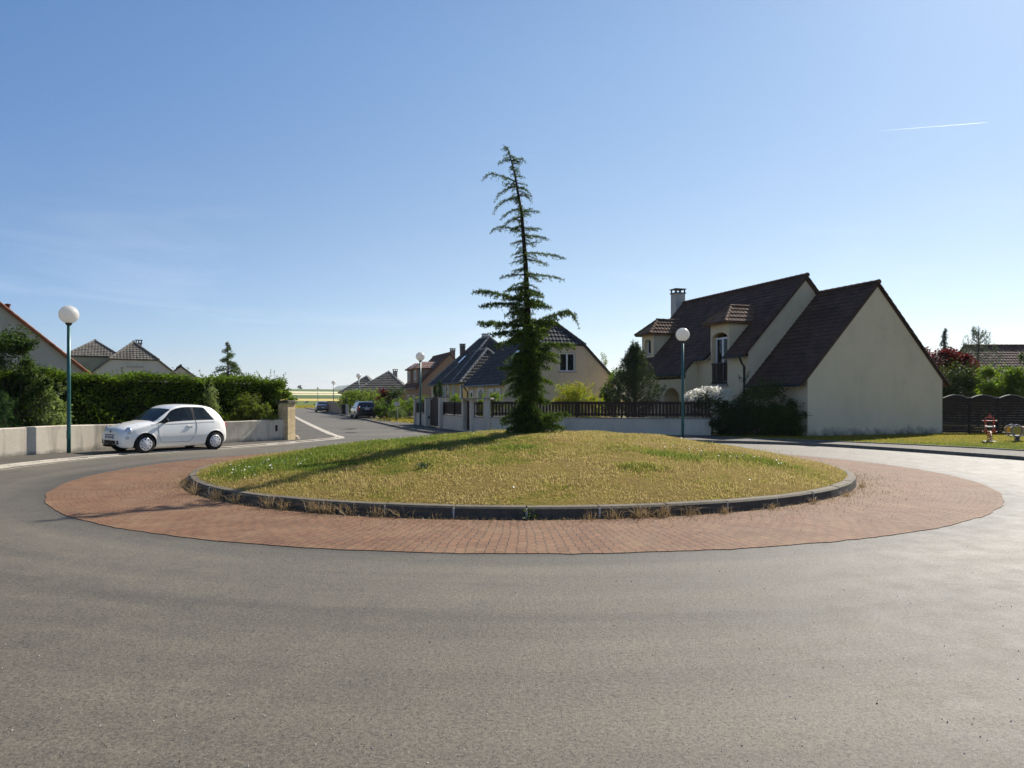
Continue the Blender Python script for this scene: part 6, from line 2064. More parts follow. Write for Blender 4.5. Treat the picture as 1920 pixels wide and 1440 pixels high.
PG = plain('grey_metallic_paint', (0.16, 0.16, 0.165), 0.28, 0.5, 0.6, 0.06, 3, 0, 0.6)
MG = dict(paint=PG, glass=M_CARG2, black=M_BLK, inner=M_INT, rubber=M_RUB, rim=MD['rim'])
ST_S = [(-0.86, .32, .5, .45, .58, .58, .52, .62, .40, .64), (-0.78, .22, .62, .45, .72, .62, .66, .69, .5, .71), (-0.5, .2, .7, .5, .82, .70, .77, .76, .6, .79),
        (0.0, .2, .74, .52, .85, .80, .80, .86, .66, .9), (0.45, .2, .76, .54, .86, .89, .80, .93, .7, .97), (0.85, .2, .76, .54, .86, .92, .80, 1.16, .62, 1.2),
        (1.3, .2, .76, .54, .86, .93, .80, 1.35, .57, 1.4), (2.0, .2, .76, .54, .86, .94, .80, 1.36, .56, 1.42), (2.45, .2, .76, .54, .86, .95, .80, 1.27, .57, 1.33),
        (2.8, .21, .76, .54, .86, .95, .79, 1.09, .62, 1.12), (3.05, .21, .75, .54, .85, .94, .78, 1.0, .66, 1.02), (3.45, .23, .73, .54, .83, .9, .76, .96, .66, .98), (3.58, .26, .7, .54, .80, .84, .72, .9, .62, .92), (3.62, .3, .66, .52, .74, .72, .66, .78, .56, .8)]
spec_s = dict(st=ST_S, screen=(0.5, 1.25), rear=(2.42, 2.92), side=[(0.7, 1.5, 1.2, 1.48), (1.6, 2.55, 1.56, 2.25)], door=(0.5, 2.4), wr=0.31, axles=(0.0, 2.62), track=0.74, tw=0.19,
              grille=(0.45, 0.6, 0.4), seats=(1.05, 1.95), mats=MG, extra=saloon_extra, holes=7, nx=120, nv=70)
rear = (at(605.5, 96.0), 96.0)
hdg = math.atan2(-0.94, 0.30)
ox, oy = rear[0] - math.cos(hdg) * 3.6, rear[1] - math.sin(hdg) * 3.6
car(spec_s, 'parked_car', 'grey saloon parked far down the side street, seen from behind', 'car', (ox, oy, 0.03), hdg)
# ================================================================== STREET FURNITURE, WALLS, FENCES
def lamp_mats():
    m, nt, out = nmat('milky_globe')
    N = NT(nt)
    c = N.coord()
    col = N.ramp(N.noise(c, 5, 3), [(0.3, (0.76, 0.74, 0.70)), (0.7, (0.82, 0.80, 0.76))])
    p = N.pbsdf(col, 0.25, 0.5)
    t = N.n('ShaderNodeBsdfTranslucent'); N.l(col, t.inputs[0])
    mx = N.n('ShaderNodeMixShader'); mx.inputs[0].default_value = 0.5
    N.l(p.outputs[0], mx.inputs[1]); N.l(t.outputs[0], mx.inputs[2]); N.l(mx.outputs[0], out.inputs[0])
    return m


M_GLOBE = lamp_mats()
M_TEAL = plain('teal_green_lamp_paint', (0.012, 0.095, 0.085), 0.4, 0.5, 0.1, 0.15, 5)
def lamp(loc, H, label):
    t = thing('street_lamp', label, 'street lamp', loc, 0, 'globe street lamps')
    m = MB()
    m.lathe([(0.001, -0.02), (0.056, -0.02), (0.056, 0.6), (0.054, H * 0.45), (0.05, H - 0.56), (0.001, H - 0.56)], 14)
    m.build('pole', M_TEAL, t)
    m = MB(); m.lathe([(0.05, H - 0.60), (0.085, H - 0.56), (0.10, H - 0.52), (0.09, H - 0.49), (0.001, H - 0.49)], 16); m.build('collar', M_DARKM, t)
    m = MB(); m.ball((0, 0, H - 0.265), (0.275, 0.275, 0.268), 28, 18); m.build('globe', M_GLOBE, t)
    d = MB(); d.box((0, -0.056, 0.55), (0.035, 0.006, 0.12)); d.build('service_door', M_TEAL, t)
    return t


H0_ = 4.42
l0 = lamp((at(129, 22.2), 22.2, 0.04), H0_, 'globe street lamp by the low wall, left of the white car')
for (px, Y, z, lab) in [(1280, 29.7, 0.1, 'globe street lamp in front of the white garden wall and big house'),
                        (788, 44.6, 0.1, 'globe street lamp by the garden wall left of the brown double gate'),
                        (672.5, 80.5, 0.1, 'globe street lamp rising right behind the dark estate car'),
                        (625.3, 107.0, 0.0, 'globe street lamp between the grey saloon and the estate car'),
                        (596.0, 158.0, 0.0, 'farthest tiny globe street lamp, above the grey saloon')]:
    dup(l0, (at(px, Y), Y, z), RNG.uniform(0, 1), lab)

# ---------------------------------------------------------------- low rendered wall on the left
W_LOW = render_mat('stained_rough_render', (0.56, 0.49, 0.385), 0.7, 0.2, 42, (0.2, 0.185, 0.15), patchy=0.38)
lw_ = thing('low_wall', 'low stained rendered wall curving along the left pavement', 'wall', (WALL_L[0][0], WALL_L[0][1], 0))
P = np.array(WALL_L)
P = np.array(smooth_line([tuple(p) for p in P[::2]], 4))
Nn = normals2(P)
o2 = np.array((WALL_L[0][0], WALL_L[0][1]))
m = MB()
n = len(P)
top = 0.845
A, B = P - o2, P + Nn * 0.2 - o2
zt = top + 0.012 * np.sin(np.arange(n) * 0.35)
V = np.concatenate((np.c_[A, np.full(n, 0.02)], np.c_[A, zt - 0.02], np.c_[A + Nn * 0.02, zt], np.c_[B, zt + 0.004], np.c_[B, np.full(n, 0.02)]))
F = [(r_ * n + k, r_ * n + k + 1, (r_ + 1) * n + k + 1, (r_ + 1) * n + k) for r_ in range(4) for k in range(n - 1)]
F += [(0, n, 2 * n, 3 * n, 4 * n), (n - 1, 5 * n - 1, 4 * n - 1, 3 * n - 1, 2 * n - 1)]
m.add(V, F)
m.build('wall', W_LOW, lw_)
# letter box set in the end of the wall
e = P[-4] - o2; tt_ = P[-1] - P[-5]; tt_ /= np.linalg.norm(tt_); nn_ = np.array((tt_[1], -tt_[0]))
m = MB(); m.box((*(e + nn_ * 0.008), 0.52), (0.05, 0.012, 0.12), ((*tt_, 0), (*nn_, 0), (0, 0, 1)))
m.build('letter_slot', plain('dark_rusty_slot', (0.03, 0.018, 0.014), 0.8), lw_)

# stone gate pillar
W_STONE = concrete_mat('cut_limestone', (0.60, 0.46, 0.26))
px_ = (P[-1] + tt_ * 0.02 + np.array((-nn_[0], -nn_[1])) * 0.12)
gpil = thing('gate_pillar', 'squared stone gate pillar with dark flat cap at the wall end', 'pillar', (px_[0], px_[1], 0.03), math.atan2(tt_[1], tt_[0]) + R(14))
m = MB()
for k in range(5): m.box((0, 0, 0.145 + 0.29 * k), (0.235 + RNG.uniform(-.004, .004), 0.235, 0.1445), bev=0.006)
m.build('stone_block', W_STONE, gpil)
m = MB(); m.box((0, 0, 1.50), (0.30, 0.30, 0.035), bev=0.012); m.box((0, 0, 1.56), (0.24, 0.24, 0.025), bev=0.02); m.build('cap', concrete_mat('mossy_dark_cap', (0.10, 0.085, 0.065)), gpil)
m = MB(); m.box((0.252, -0.10, 0.76), (0.014, 0.05, 0.72)); m.build('gate_post', plain('rusty_brown_steel', (0.20, 0.105, 0.05), 0.8, 0.2, 0, 0.4, 14), gpil)
m = MB(); m.box((0.27, -0.10, 0.62), (0.02, 0.03, 0.09)); m.build('latch', plain('dark_red_latch', (0.05, 0.015, 0.012), 0.6), gpil)
# lump of cast concrete at its foot
gx, gy = gp(553, 823, 0.04)
lump = MB(); A = np.arange(10) * 2 * np.pi / 10
lump.add(np.concatenate([np.stack((r_ * np.cos(A) * (1 + 0.15 * np.sin(3 * A)), 0.7 * r_ * np.sin(A), np.full(10, h_)), 1) for r_, h_ in ((0.20, 0.0), (0.17, 0.08), (0.10, 0.15), (0.002, 0.17))]), [(i * 10 + k, i * 10 + (k + 1) % 10, (i + 1) * 10 + (k + 1) % 10, (i + 1) * 10 + k) for i in range(3) for k in range(10)], 0, False)
tag(lump.build('concrete_lump', concrete_mat('pale_cast_concrete', (0.52, 0.44, 0.32)), None, (gx, gy, 0.04)), 'pale concrete lump on the pavement at the foot of the stone pillar', 'kerb block')

# ---------------------------------------------------------------- garden wall of the first house
W_GARD = render_mat('pale_grey_garden_render', (0.60, 0.53, 0.42), 0.15, 0.12)
M_COPE = concrete_mat('grey_coping', (0.30, 0.27, 0.23))
def wall_run(t, p, q, zb, h, th=0.2, cope=0.05, panel=None, slat=0.09, gap=0.055, mats=None, name='wall'):
    """low wall with coping and a slatted wooden panel on top, in world xy about the thing"""
    o = np.array(t.location[:2])
    p, q = np.array(p) - o, np.array(q) - o
    d = q - p; L = np.linalg.norm(d); d /= L; nn = np.array((-d[1], d[0])); c = (p + q) / 2
    ax = ((*d, 0), (*nn, 0), (0, 0, 1))
    m = MB(); m.box((*c, zb + h / 2), (L / 2, th / 2, h / 2), ax); m.build(name, W_GARD, t)
    m = MB(); m.box((*c, zb + h + cope / 2), (L / 2, th / 2 + 0.03, cope / 2 - 0.002), ax); m.build('coping', M_COPE, t)
    if panel:
        z0, z1 = panel
        m = MB()
        k = max(1, int(L / (slat + gap)))
        for i in range(k):
            s = (i + 0.5) / k * L
            m.box((*(p + d * s + nn * 0.012), (z0 + z1) / 2 + RNG.uniform(-.006, .006)), (slat / 2, 0.011, (z1 - z0) / 2), ax)
        for z in (z0 + 0.09, z1 - 0.05): m.box((*(c - nn * 0.02), z), (L / 2, 0.018, 0.045), ax)
        m.box((*(c - nn * 0.004), z1 + 0.012), (L / 2, 0.045, 0.015), ax)
        for i in range(int(L / 2.0) + 1):
            s = min(L - 0.05, 0.05 + i * 2.0); m.box((*(p + d * s - nn * 0.055), (zb + h + z1) / 2 + 0.02), (0.04, 0.035, (z1 - zb - h) / 2), ax)
        m.build('fence_panel', M_BROWN, t)


def pillar(t, p, zb, ztop, w=0.34, d=0.34, rz=TH, name='pillar', cap=True):
    o = np.array(t.location[:2]); p = np.array(p) - o
    ax = ((cT, sT, 0), (-sT, cT, 0), (0, 0, 1))
    m = MB(); m.box((*p, (zb + ztop) / 2), (w / 2, d / 2, (ztop - zb) / 2), ax)
    b = m.build(name, W_GARD, t)
    if cap:
        m = MB(); m.box((*p, ztop + 0.035), (w / 2 + 0.06, d / 2 + 0.06, 0.033), ax); m.build('cap', M_COPE, b)


ZP = 0.095
c0, c1 = (8.62, 32.05), (-1.45, 34.75)
t = thing('garden_wall', 'long low white garden wall topped by a dark brown slatted fence', 'wall', (c1[0], c1[1], 0))
wall_run(t, (-0.95, 34.62), c0, ZP, 0.70, 0.2, 0.05, (0.90, 1.53), 0.10, 0.05)
P4, P3_, P2_, P1 = (-2.28, 36.3), (-3.72, 40.1), (-4.85, 43.3), (-5.98, 46.5)
t = thing('entrance_porch', 'small white walled garden entrance with flat cap and brown door', 'gate', (P4[0], P4[1], 0))
pillar(t, (P4[0], P4[1]), ZP, 1.66, 0.32, 0.34, cap=False)
pillar(t, (-1.86, 35.25), ZP, 1.66, 0.26, 0.34, cap=False)
pillar(t, (-1.18, 34.72), ZP, 1.66, 0.26, 0.3, cap=False)
o = np.array(P4)
a_, b_ = np.array(P4) - o, np.array((-1.86, 35.25)) - o; d_ = b_ - a_; L_ = np.linalg.norm(d_); d_ /= L_
ax = ((*d_, 0), (-d_[1], d_[0], 0), (0, 0, 1)); c_ = (a_ + b_) / 2
m = MB(); m.box((*(c_ + np.array((-d_[1], d_[0])) * 0.05), 0.87), (L_ / 2 - 0.17, 0.03, 0.70), ax)
for k in range(5): m.box((*(c_ + d_ * (k - 2) * 0.13 + np.array((-d_[1], d_[0])) * 0.01), 0.87), (0.05, 0.014, 0.68), ax)
m.build('door', M_BROWN, t)
m = MB(); m.box((*c_, ZP + 0.03), (L_ / 2 - 0.17, 0.16, 0.03), ax); m.build('doorstep', M_GUT, t)
wall_run(t, (-1.80, 35.2), (-1.22, 34.8), ZP, 0.70, 0.18, 0.05, (0.90, 1.5), 0.08, 0.03)
m = MB()
hull = [(-2.62, 36.1), (-2.2, 36.7), (-0.85, 34.95), (-1.0, 34.42), (-1.95, 34.9)]
m.prism([(x - o[0], y - o[1]) for x, y in hull], 1.665, 1.735); m.add([(x - o[0], y - o[1], 1.665) for x, y in hull], [(4, 3, 2, 1, 0)])
m.build('cap', M_COPE, t)
t = thing('garden_wall', 'short white wall with close slatted brown panel between porch and double gate', 'wall', (P3_[0], P3_[1], 0))
wall_run(t, (P3_[0] + 0.08, P3_[1] - 0.2), (P4[0] - 0.07, P4[1] + 0.2), ZP, 0.72, 0.2, 0.05, (0.90, 1.5), 0.10, 0.018)
t = thing('double_gate', 'solid brown timber double gate with arched top between two white pillars', 'gate', ((P2_[0] + P3_[0]) / 2, (P2_[1] + P3_[1]) / 2, 0))
pillar(t, P3_, ZP, 1.74, 0.5, 0.34); pillar(t, P2_, ZP, 1.70, 0.5, 0.36)
o = np.array(t.location[:2]); a_, b_ = np.array(P2_) - o, np.array(P3_) - o; d_ = b_ - a_; L_ = np.linalg.norm(d_); d_ /= L_; nn = np.array((-d_[1], d_[0]))
ax = ((*d_, 0), (*nn, 0), (0, 0, 1))
for half in (0, 1):
    m = MB(); k = 11
    for i in range(k):
        s = 0.2 + (L_ - 0.4) * ((half * k + i + 0.5) / (2 * k)); hgt = 1.42 + 0.24 * math.sin(math.pi * s / L_) 
        m.box((*(a_ + d_ * s + nn * 0.05), ZP + 0.06 + hgt / 2), ((L_ - 0.4) / (4 * k) - 0.002, 0.02, hgt / 2), ax)
    s0, s1 = 0.2 + (L_ - 0.4) * half / 2, 0.2 + (L_ - 0.4) * (half + 1) / 2
    for z in (0.35, 1.2): m.box((*(a_ + d_ * (s0 + s1) / 2 + nn * 0.085), z), ((s1 - s0) / 2 - 0.02, 0.02, 0.05), ax)
    m.build('gate_leaf', M_BROWN, t)
m = MB(); m.box((*(np.array(P2_) - o + np.array((0.02, -0.26))), 0.62), (0.05, 0.02, 0.08)); m.build('letter_slot', M_DARKM, t)
t = thing('garden_wall', 'white wall with brown fence panel behind the street lamp, left of the double gate', 'wall', (P1[0], P1[1], 0))
wall_run(t, (P1[0] + 0.08, P1[1] - 0.2), (P2_[0] - 0.08, P2_[1] + 0.2), ZP, 0.72, 0.2, 0.05, (0.88, 1.45), 0.10, 0.03)
pillar(t, P1, ZP, 1.68, 0.36, 0.36)
# meter posts against the wall
gx, gy = gp(797, 797, 0.1)
m = MB(); m.box((0, 0, 0.35), (0.07, 0.05, 0.35), bev=0.01); m.box((0, 0, 0.80), (0.11, 0.07, 0.12), bev=0.015)
tag(m.build('meter_post', plain('white_meter_box', (0.6, 0.6, 0.58)), None, (gx, gy - 0.05, 0.1)), 'small white utility post against the wall beside the gate pillar', 'utility post')

# ---------------------------------------------------------------- arched wooden fence at the right
gx = 19.85
fnc = thing('wooden_fence', 'dark woven wooden fence of arched panels right of the white gable', 'fence', (gx, 34.2, 0))
M_FENCE = plain('dark_brown_weathered_panels', (0.040, 0.027, 0.019), 0.8, 0.2, 0, 0.3, 10, 0.3)
pw = 1.30
for i in range(7):
    m = MB(); n = 14
    xs = np.linspace(0.05, pw - 0.05, n)
    for z in np.arange(0.12, 1.62, 0.115):
        V = []
        for j, x in enumerate(xs):
            yy = 0.012 * math.sin(j * 1.9 + z * 27)
            for dz, dy in ((0, 0), (0.108, 0), (0.108, 0.02), (0, 0.02)): V.append((i * pw + x, yy + dy - 0.01, z + dz))
        m.add(V, [(4 * j + a, 4 * j + 4 + a, 4 * j + 4 + (a + 1) % 4, 4 * j + (a + 1) % 4) for j in range(n - 1) for a in range(4)])
    # arched top board
    top = [(x, 1.70 + 0.155 * math.sin(math.pi * (x - 0.05) / (pw - 0.1))) for x in xs]
    V = [(i * pw + x, -0.012, 1.6) for x, z in top] + [(i * pw + x, -0.012, z) for x, z in top] + [(i * pw + x, 0.012, 1.6) for x, z in top] + [(i * pw + x, 0.012, z) for x, z in top]
    m.add(V, [(k, k + 1, n + k + 1, n + k) for k in range(n - 1)] + [(2 * n + k + 1, 2 * n + k, 3 * n + k, 3 * n + k + 1) for k in range(n - 1)] + [(n + k, n + k + 1, 3 * n + k + 1, 3 * n + k) for k in range(n - 1)])
    p_ = m.build('fence_panel', M_FENCE, fnc)
    m = MB()
    for k in range(n - 1): m.bar((i * pw + top[k][0], 0, top[k][1] + 0.012), (i * pw + top[k + 1][0], 0, top[k + 1][1] + 0.012), 0.07, 0.028)
    m.build('top_rail', plain('silvered_top_rail', (0.34, 0.31, 0.27), 0.55, 0.4), p_)
for i in range(8):
    m = MB(); m.box((i * pw, 0, 0.87), (0.045, 0.045, 0.87)); m.box((i * pw, 0, 1.75), (0.055, 0.055, 0.015), mat=1)
    m.build('post', [M_FENCE, plain('pale_post_cap', (0.36, 0.33, 0.29), 0.5, 0.4)], fnc)

# ---------------------------------------------------------------- spring riders in the play lawn
M_SRED = plain('glossy_red_panel', (0.50, 0.05, 0.018), 0.3, 0.5)
M_SORG = plain('orange_varnished_panel', (0.42, 0.17, 0.03), 0.35, 0.5)
M_SYEL = plain('yellow_panel', (0.50, 0.34, 0.05), 0.35, 0.5)
M_SGRY = plain('grey_panel', (0.22, 0.21, 0.23), 0.4, 0.5)
M_SWHT = plain('pale_board', (0.62, 0.58, 0.5), 0.4, 0.5)
def coil(mb, c, r, h, turns, wire, mat=0):
    a = np.linspace(0, turns * 2 * np.pi, int(turns * 14))
    mb.tube(np.stack((c[0] + r * np.cos(a), c[1] + r * np.sin(a), c[2] + h * a / a[-1]), 1), wire, 6, mat)
def slab(mb, poly, y0, y1, mat=0):
    """profile in x,z given thickness in y"""
    n = len(poly)
    tri = tessellate_polygon([[Vector((x, z, 0)) for x, z in poly]])
    mb.add([(x, y0, z) for x, z in poly] + [(x, y1, z) for x, z in poly], [tuple(q) for q in tri] + [tuple(n + i for i in q[::-1]) for q in tri] + [(i, (i + 1) % n, n + (i + 1) % n, n + i) for i in range(n)], mat)
gx, gy = gp(1856, 828.5, 0.09)
t = thing('spring_rider', 'red and orange playground spring rider on the lawn by the fence', 'spring rider', (gx, gy, 0.085), R(62))
m = MB(); m.box((0, 0, 0.015), (0.2, 0.2, 0.015)); m.build('base_plate', M_DARKM, t)
for xx in (-0.09, 0.10):
    m = MB(); coil(m, (xx, 0, 0.03), 0.075, 0.33, 5.0, 0.016); m.build('spring', M_SORG, t)
for yy in (-0.13, 0.13):
    m = MB(); slab(m, [(-0.36, 0.42), (-0.30, 0.33), (0.26, 0.33), (0.34, 0.44), (0.30, 0.58), (0.16, 0.56), (0.20, 0.70), (0.16, 0.88), (0.05, 0.93), (-0.02, 0.84), (0.0, 0.62), (-0.28, 0.56)], yy - 0.015, yy + 0.015); m.build('side_panel', M_SRED, t)
m = MB(); m.box((-0.10, 0, 0.565), (0.20, 0.16, 0.016), bev=0.01); m.build('seat', M_SWHT, t)
m = MB(); m.tube([(0.07, -0.24, 0.775), (0.07, 0.24, 0.775)], 0.016, 8); m.build('handlebar', M_SRED, t)
m = MB(); m.tube([(0.07, -0.24, 0.38), (0.07, 0.24, 0.38)], 0.016, 8); m.build('footrest', M_SRED, t)
m = MB(); m.lathe([(0.05, 0.0), (0.055, 0.06), (0.03, 0.1), (0.012, 0.14), (0.001, 0.16)], 12, (0.08, 0, 0.90)); m.box((0.08, 0, 0.89), (0.03, 0.14, 0.015)); m.build('head', M_SRED, t)
gx, gy = gp(1906, 827.5, 0.09)
t = thing('spring_rider', 'yellow and grey playground spring rider at the right edge of the lawn', 'spring rider', (gx, gy, 0.085), R(6))
m = MB(); coil(m, (0.02, 0, 0.0), 0.085, 0.2, 4.0, 0.018); m.build('spring', M_SGRY, t)
m = MB(); m.box((0.05, 0, 0.215), (0.34, 0.2, 0.016), bev=0.008); m.build('footboard', M_SWHT, t)
for yy in (-0.14, 0.14):
    A = np.linspace(0, 2 * np.pi, 29)[:-1]
    m = MB(); m.tube([(-0.12 + 0.215 * math.cos(a), yy - 0.03, 0.41 + 0.215 * math.sin(a)) for a in np.linspace(0, 2 * np.pi, 33)], 0.022, 6, cap=False); m.build('wheel_ring', M_SGRY, t)
    m = MB(); slab(m, [(-0.38, 0.52), (-0.37, 0.38), (-0.22, 0.30), (0.12, 0.33), (0.22, 0.25), (0.5, 0.25), (0.52, 0.5), (0.36, 0.52), (0.30, 0.42), (0.16, 0.40), (0.05, 0.55), (-0.2, 0.57)], yy - 0.015, yy + 0.015); m.build('side_panel', M_SYEL, t)
m = MB(); m.box((0.33, 0, 0.53), (0.17, 0.155, 0.018), bev=0.01); m.build('seat', M_SORG, t)
m = MB(); m.tube([(-0.2, -0.27, 0.56), (-0.2, 0.27, 0.56)], 0.017, 8); m.build('handlebar', M_SWHT, t)
m = MB(); m.tube([(-0.36, -0.24, 0.33), (-0.36, 0.24, 0.33)], 0.017, 8); m.build('footrest', M_SWHT, t)

# ---------------------------------------------------------------- small things down the side street
t = thing('garden_wall', 'beige block garden wall along the far side of the side street', 'wall', (-18.3, 83.0, 0.1))
m = MB()
Pw = [(-24.4, 98), (-21.4, 90), (-17.9, 80.5)]
for a_, b_ in zip(Pw[:-1], Pw[1:]): m.bar((a_[0] + 18.3, a_[1] - 83, 0.7), (b_[0] + 18.3, b_[1] - 83, 0.7), 0.2, 1.4)
m.build('wall', render_mat('beige_block_wall', (0.38, 0.28, 0.19), 0.25), t)
for (px, Y, lab) in ((648.5, 78.0, 'grey stone gate pillar just right of the beige garden wall'), (660, 75.5, 'grey stone gate pillar beside the wheelie bin, behind the estate car'), (668, 74.0, 'broad grey stone pillar close behind the estate car roof'), (696, 68, 'grey stone pillar right of the estate car roof')):
    t = thing('gate_pillar', lab, 'pillar', (at(px, Y), Y, 0.1), R(TH), 'grey stone gate pillars')
    m = MB(); m.box((0, 0, 0.72), (0.22, 0.22, 0.72)); m.build('shaft', concrete_mat('grey_stone_pillar', (0.22, 0.20, 0.17)), t)
    m = MB(); m.box((0, 0, 1.48), (0.29, 0.29, 0.04), bev=0.01); m.build('cap', M_COPE, t)
t = thing('wheelie_bin', 'dark wheelie bin standing by the grey pillars', 'bin', (at(645.5, 74.5), 74.5, 0.1), R(TH))
m = MB(); V = [(sx * w_, sy * w_ * 1.1, z) for (w_, z) in ((0.20, 0.08), (0.27, 0.98)) for sx, sy in ((-1, -1), (1, -1), (1, 1), (-1, 1))]
m.add(V, [(0, 1, 5, 4), (1, 2, 6, 5), (2, 3, 7, 6), (3, 0, 4, 7), (0, 3, 2, 1), (4, 5, 6, 7)]); m.build('body', M_BLK, t)
m = MB(); m.box((0, 0.02, 1.02), (0.30, 0.34, 0.035), bev=0.015); m.build('lid', M_BLK, t)
m = MB(); [m.lathe([(0.001, -0.03), (0.1, -0.03), (0.1, 0.03), (0.001, 0.03)], 14, (sx * 0.22, 0.28, 0.1), 'x') for sx in (-1, 1)]; m.build('wheel', M_RUB, t)
t = thing('wheelie_bin', 'pale utility cabinet beside the dark wheelie bin', 'cabinet', (at(651, 74.0), 74.0, 0.1), R(TH)); t.name = 'utility_cabinet'
m = MB(); m.box((0, 0, 0.55), (0.13, 0.13, 0.53), bev=0.02); m.build('body', plain('pale_grey_cabinet', (0.5, 0.5, 0.5)), t)
m = MB(); m.box((0, 0, 1.10), (0.15, 0.15, 0.02)); m.build('lid', plain('grey_cabinet_lid', (0.3, 0.3, 0.3)), t)
Y = 54.0
t = thing('sign_board', 'small blank pale board on a thin post before the vine hedge', 'sign', (at(744, Y), Y, 0.05))
m = MB(); m.tube([(0.05, 0, 0), (0.05, 0, 1.1)], 0.025, 8); m.build('post', plain('pale_post', (0.35, 0.34, 0.3)), t)
m = MB(); m.box((0, -0.03, 1.30), (0.2, 0.012, 0.15), bev=0.005); m.build('board', plain('cream_board', (0.55, 0.50, 0.42)), t)
# bales and bundle in the field
for (px, Y, c_, lab, nm) in ((571.5, 262, (0.6, 0.6, 0.58), 'white wrapped bale lying in the green field beyond the road end', 'bale'), (574.2, 262, (0.02, 0.02, 0.02), 'black wrapped bale next to the white one in the field', 'bale'), (577, 266, (0.02, 0.02, 0.02), 'second black wrapped bale farther right in the field', 'bale')):
    z = float(ground_z(Y * 1.04)) 
    m = MB(); m.lathe([(0.001, -0.24), (0.2, -0.24), (0.24, -0.2), (0.24, 0.2), (0.2, 0.24), (0.001, 0.24)], 16, (0, 0, 0.22), 'x')
    tag(m.build(nm, plain('bale_wrap', c_, 0.35), None, (at(px, Y), Y, z - 0.02)), lab, 'bale', 'wrapped bales in the field')

# manhole covers in the side street
for (px, py, lab) in ((660, 804, 'iron manhole cover farther up the side street'), (660, 811.5, 'iron manhole cover nearer the roundabout in the side street')):
    gx, gy = gp(px, py)
    m = MB(); m.lathe([(0.36, 0.0), (0.36, 0.012), (0.33, 0.013), (0.001, 0.011)], 24); m.bar((-0.25, 0, 0.014), (0.25, 0, 0.014), 0.03, 0.006); m.bar((0, -0.25, 0.014), (0, 0.25, 0.014), 0.03, 0.006)
    tag(m.build('manhole_cover', plain('rusty_cast_iron', (0.05, 0.04, 0.035), 0.6, 0.4, 0.4), None, (gx, gy, 0.0)), lab, 'manhole cover')
# ================================================================== SKY, SUN, CONTRAILS, CAMERA
SUN_AZ, SUN_EL = 39.8, 38.0
w = bpy.data.worlds.new('World')
SC.world = w
w.use_nodes = True
nt = w.node_tree
for n in list(nt.nodes): nt.nodes.remove(n)
sky = nt.nodes.new('ShaderNodeTexSky')
sky.sky_type = 'NISHITA'
sky.sun_disc = False
sky.sun_elevation = R(SUN_EL)
sky.sun_rotation = R(SUN_AZ)
sky.altitude = 100
sky.air_density = 1.0
sky.dust_density = 0.22
sky.ozone_density = 2.5
bg = nt.nodes.new('ShaderNodeBackground')
bg.inputs['Strength'].default_value = 0.077
wo = nt.nodes.new('ShaderNodeOutputWorld')
NW = NT(nt)
sz = NW.n('ShaderNodeSeparateXYZ'); NW.l(NW.coord('Generated'), sz.inputs[0])
tint = NW.ramp(sz.outputs[2], [(0.0, (0.74, 0.74, 0.90)), (0.08, (0.83, 0.80, 0.86)), (0.2, (0.90, 0.85, 0.83)), (0.42, (0.92, 0.96, 0.95)), (1.0, (0.84, 0.93, 1.0))])
toward = NW.math('ADD', NW.math('MULTIPLY', sz.outputs[0], math.sin(R(SUN_AZ))), NW.math('MULTIPLY', sz.outputs[1], math.cos(R(SUN_AZ))))
side_ = NW.ramp(toward, [(0.25, (0.74, 0.88, 1.06)), (0.72, (1.0, 1.0, 1.0)), (0.98, (1.03, 1.01, 0.96))])
skyc = NW.mix(1.0, NW.mix(1.0, sky.outputs[0], tint, 'MULTIPLY'), side_, 'MULTIPLY')
mpw = NW.n('ShaderNodeMapping'); mpw.inputs['Scale'].default_value = (2.2, 2.2, 13.0); mpw.inputs['Rotation'].default_value = (0.12, 0.1, 0.5)
NW.l(NW.coord('Generated'), mpw.inputs[0])
wisp = NW.ramp(NW.noise(mpw.outputs[0], 1.5, 6, 0.62, 0.8), [(0.52, (0, 0, 0)), (0.8, (1, 1, 1))])
low = NW.ramp(sz.outputs[2], [(0.0, (0.3, 0.3, 0.3)), (0.1, (0.16, 0.16, 0.16)), (0.3, (0, 0, 0))])
NW.l(NW.mix(NW.math('MULTIPLY', wisp, low), skyc, (9.0, 9.3, 9.8)), bg.inputs[0])
nt.links.new(bg.outputs[0], wo.inputs[0])

sl_ = bpy.data.lights.new('sun', 'SUN')
sl_.energy = 5.0
sl_.angle = R(0.53)
sl_.color = (1.0, 0.945, 0.86)
so = bpy.data.objects.new('sun', sl_)
COL.objects.link(so)
d = Vector((math.sin(R(SUN_AZ)) * math.cos(R(SUN_EL)), math.cos(R(SUN_AZ)) * math.cos(R(SUN_EL)), math.sin(R(SUN_EL))))
so.rotation_euler = d.to_track_quat('Z', 'Y').to_euler()

hz_ = MB()
hz_.box((0, 3500, 60), (6000, 6000, 66))
hm, hnt, hout = nmat('summer_haze')
hv = hnt.nodes.new('ShaderNodeVolumePrincipled')
hv.inputs['Color'].default_value = (0.86, 0.92, 1.0, 1)
hv.inputs['Density'].default_value = 0.00009
hv.inputs['Anisotropy'].default_value = 0.3
hnt.links.new(hv.outputs[0], hout.inputs['Volume'])
ho = hz_.build('haze', hm)
tag(ho, 'thin pale summer haze over the far fields and hill', 'haze', kind='stuff')

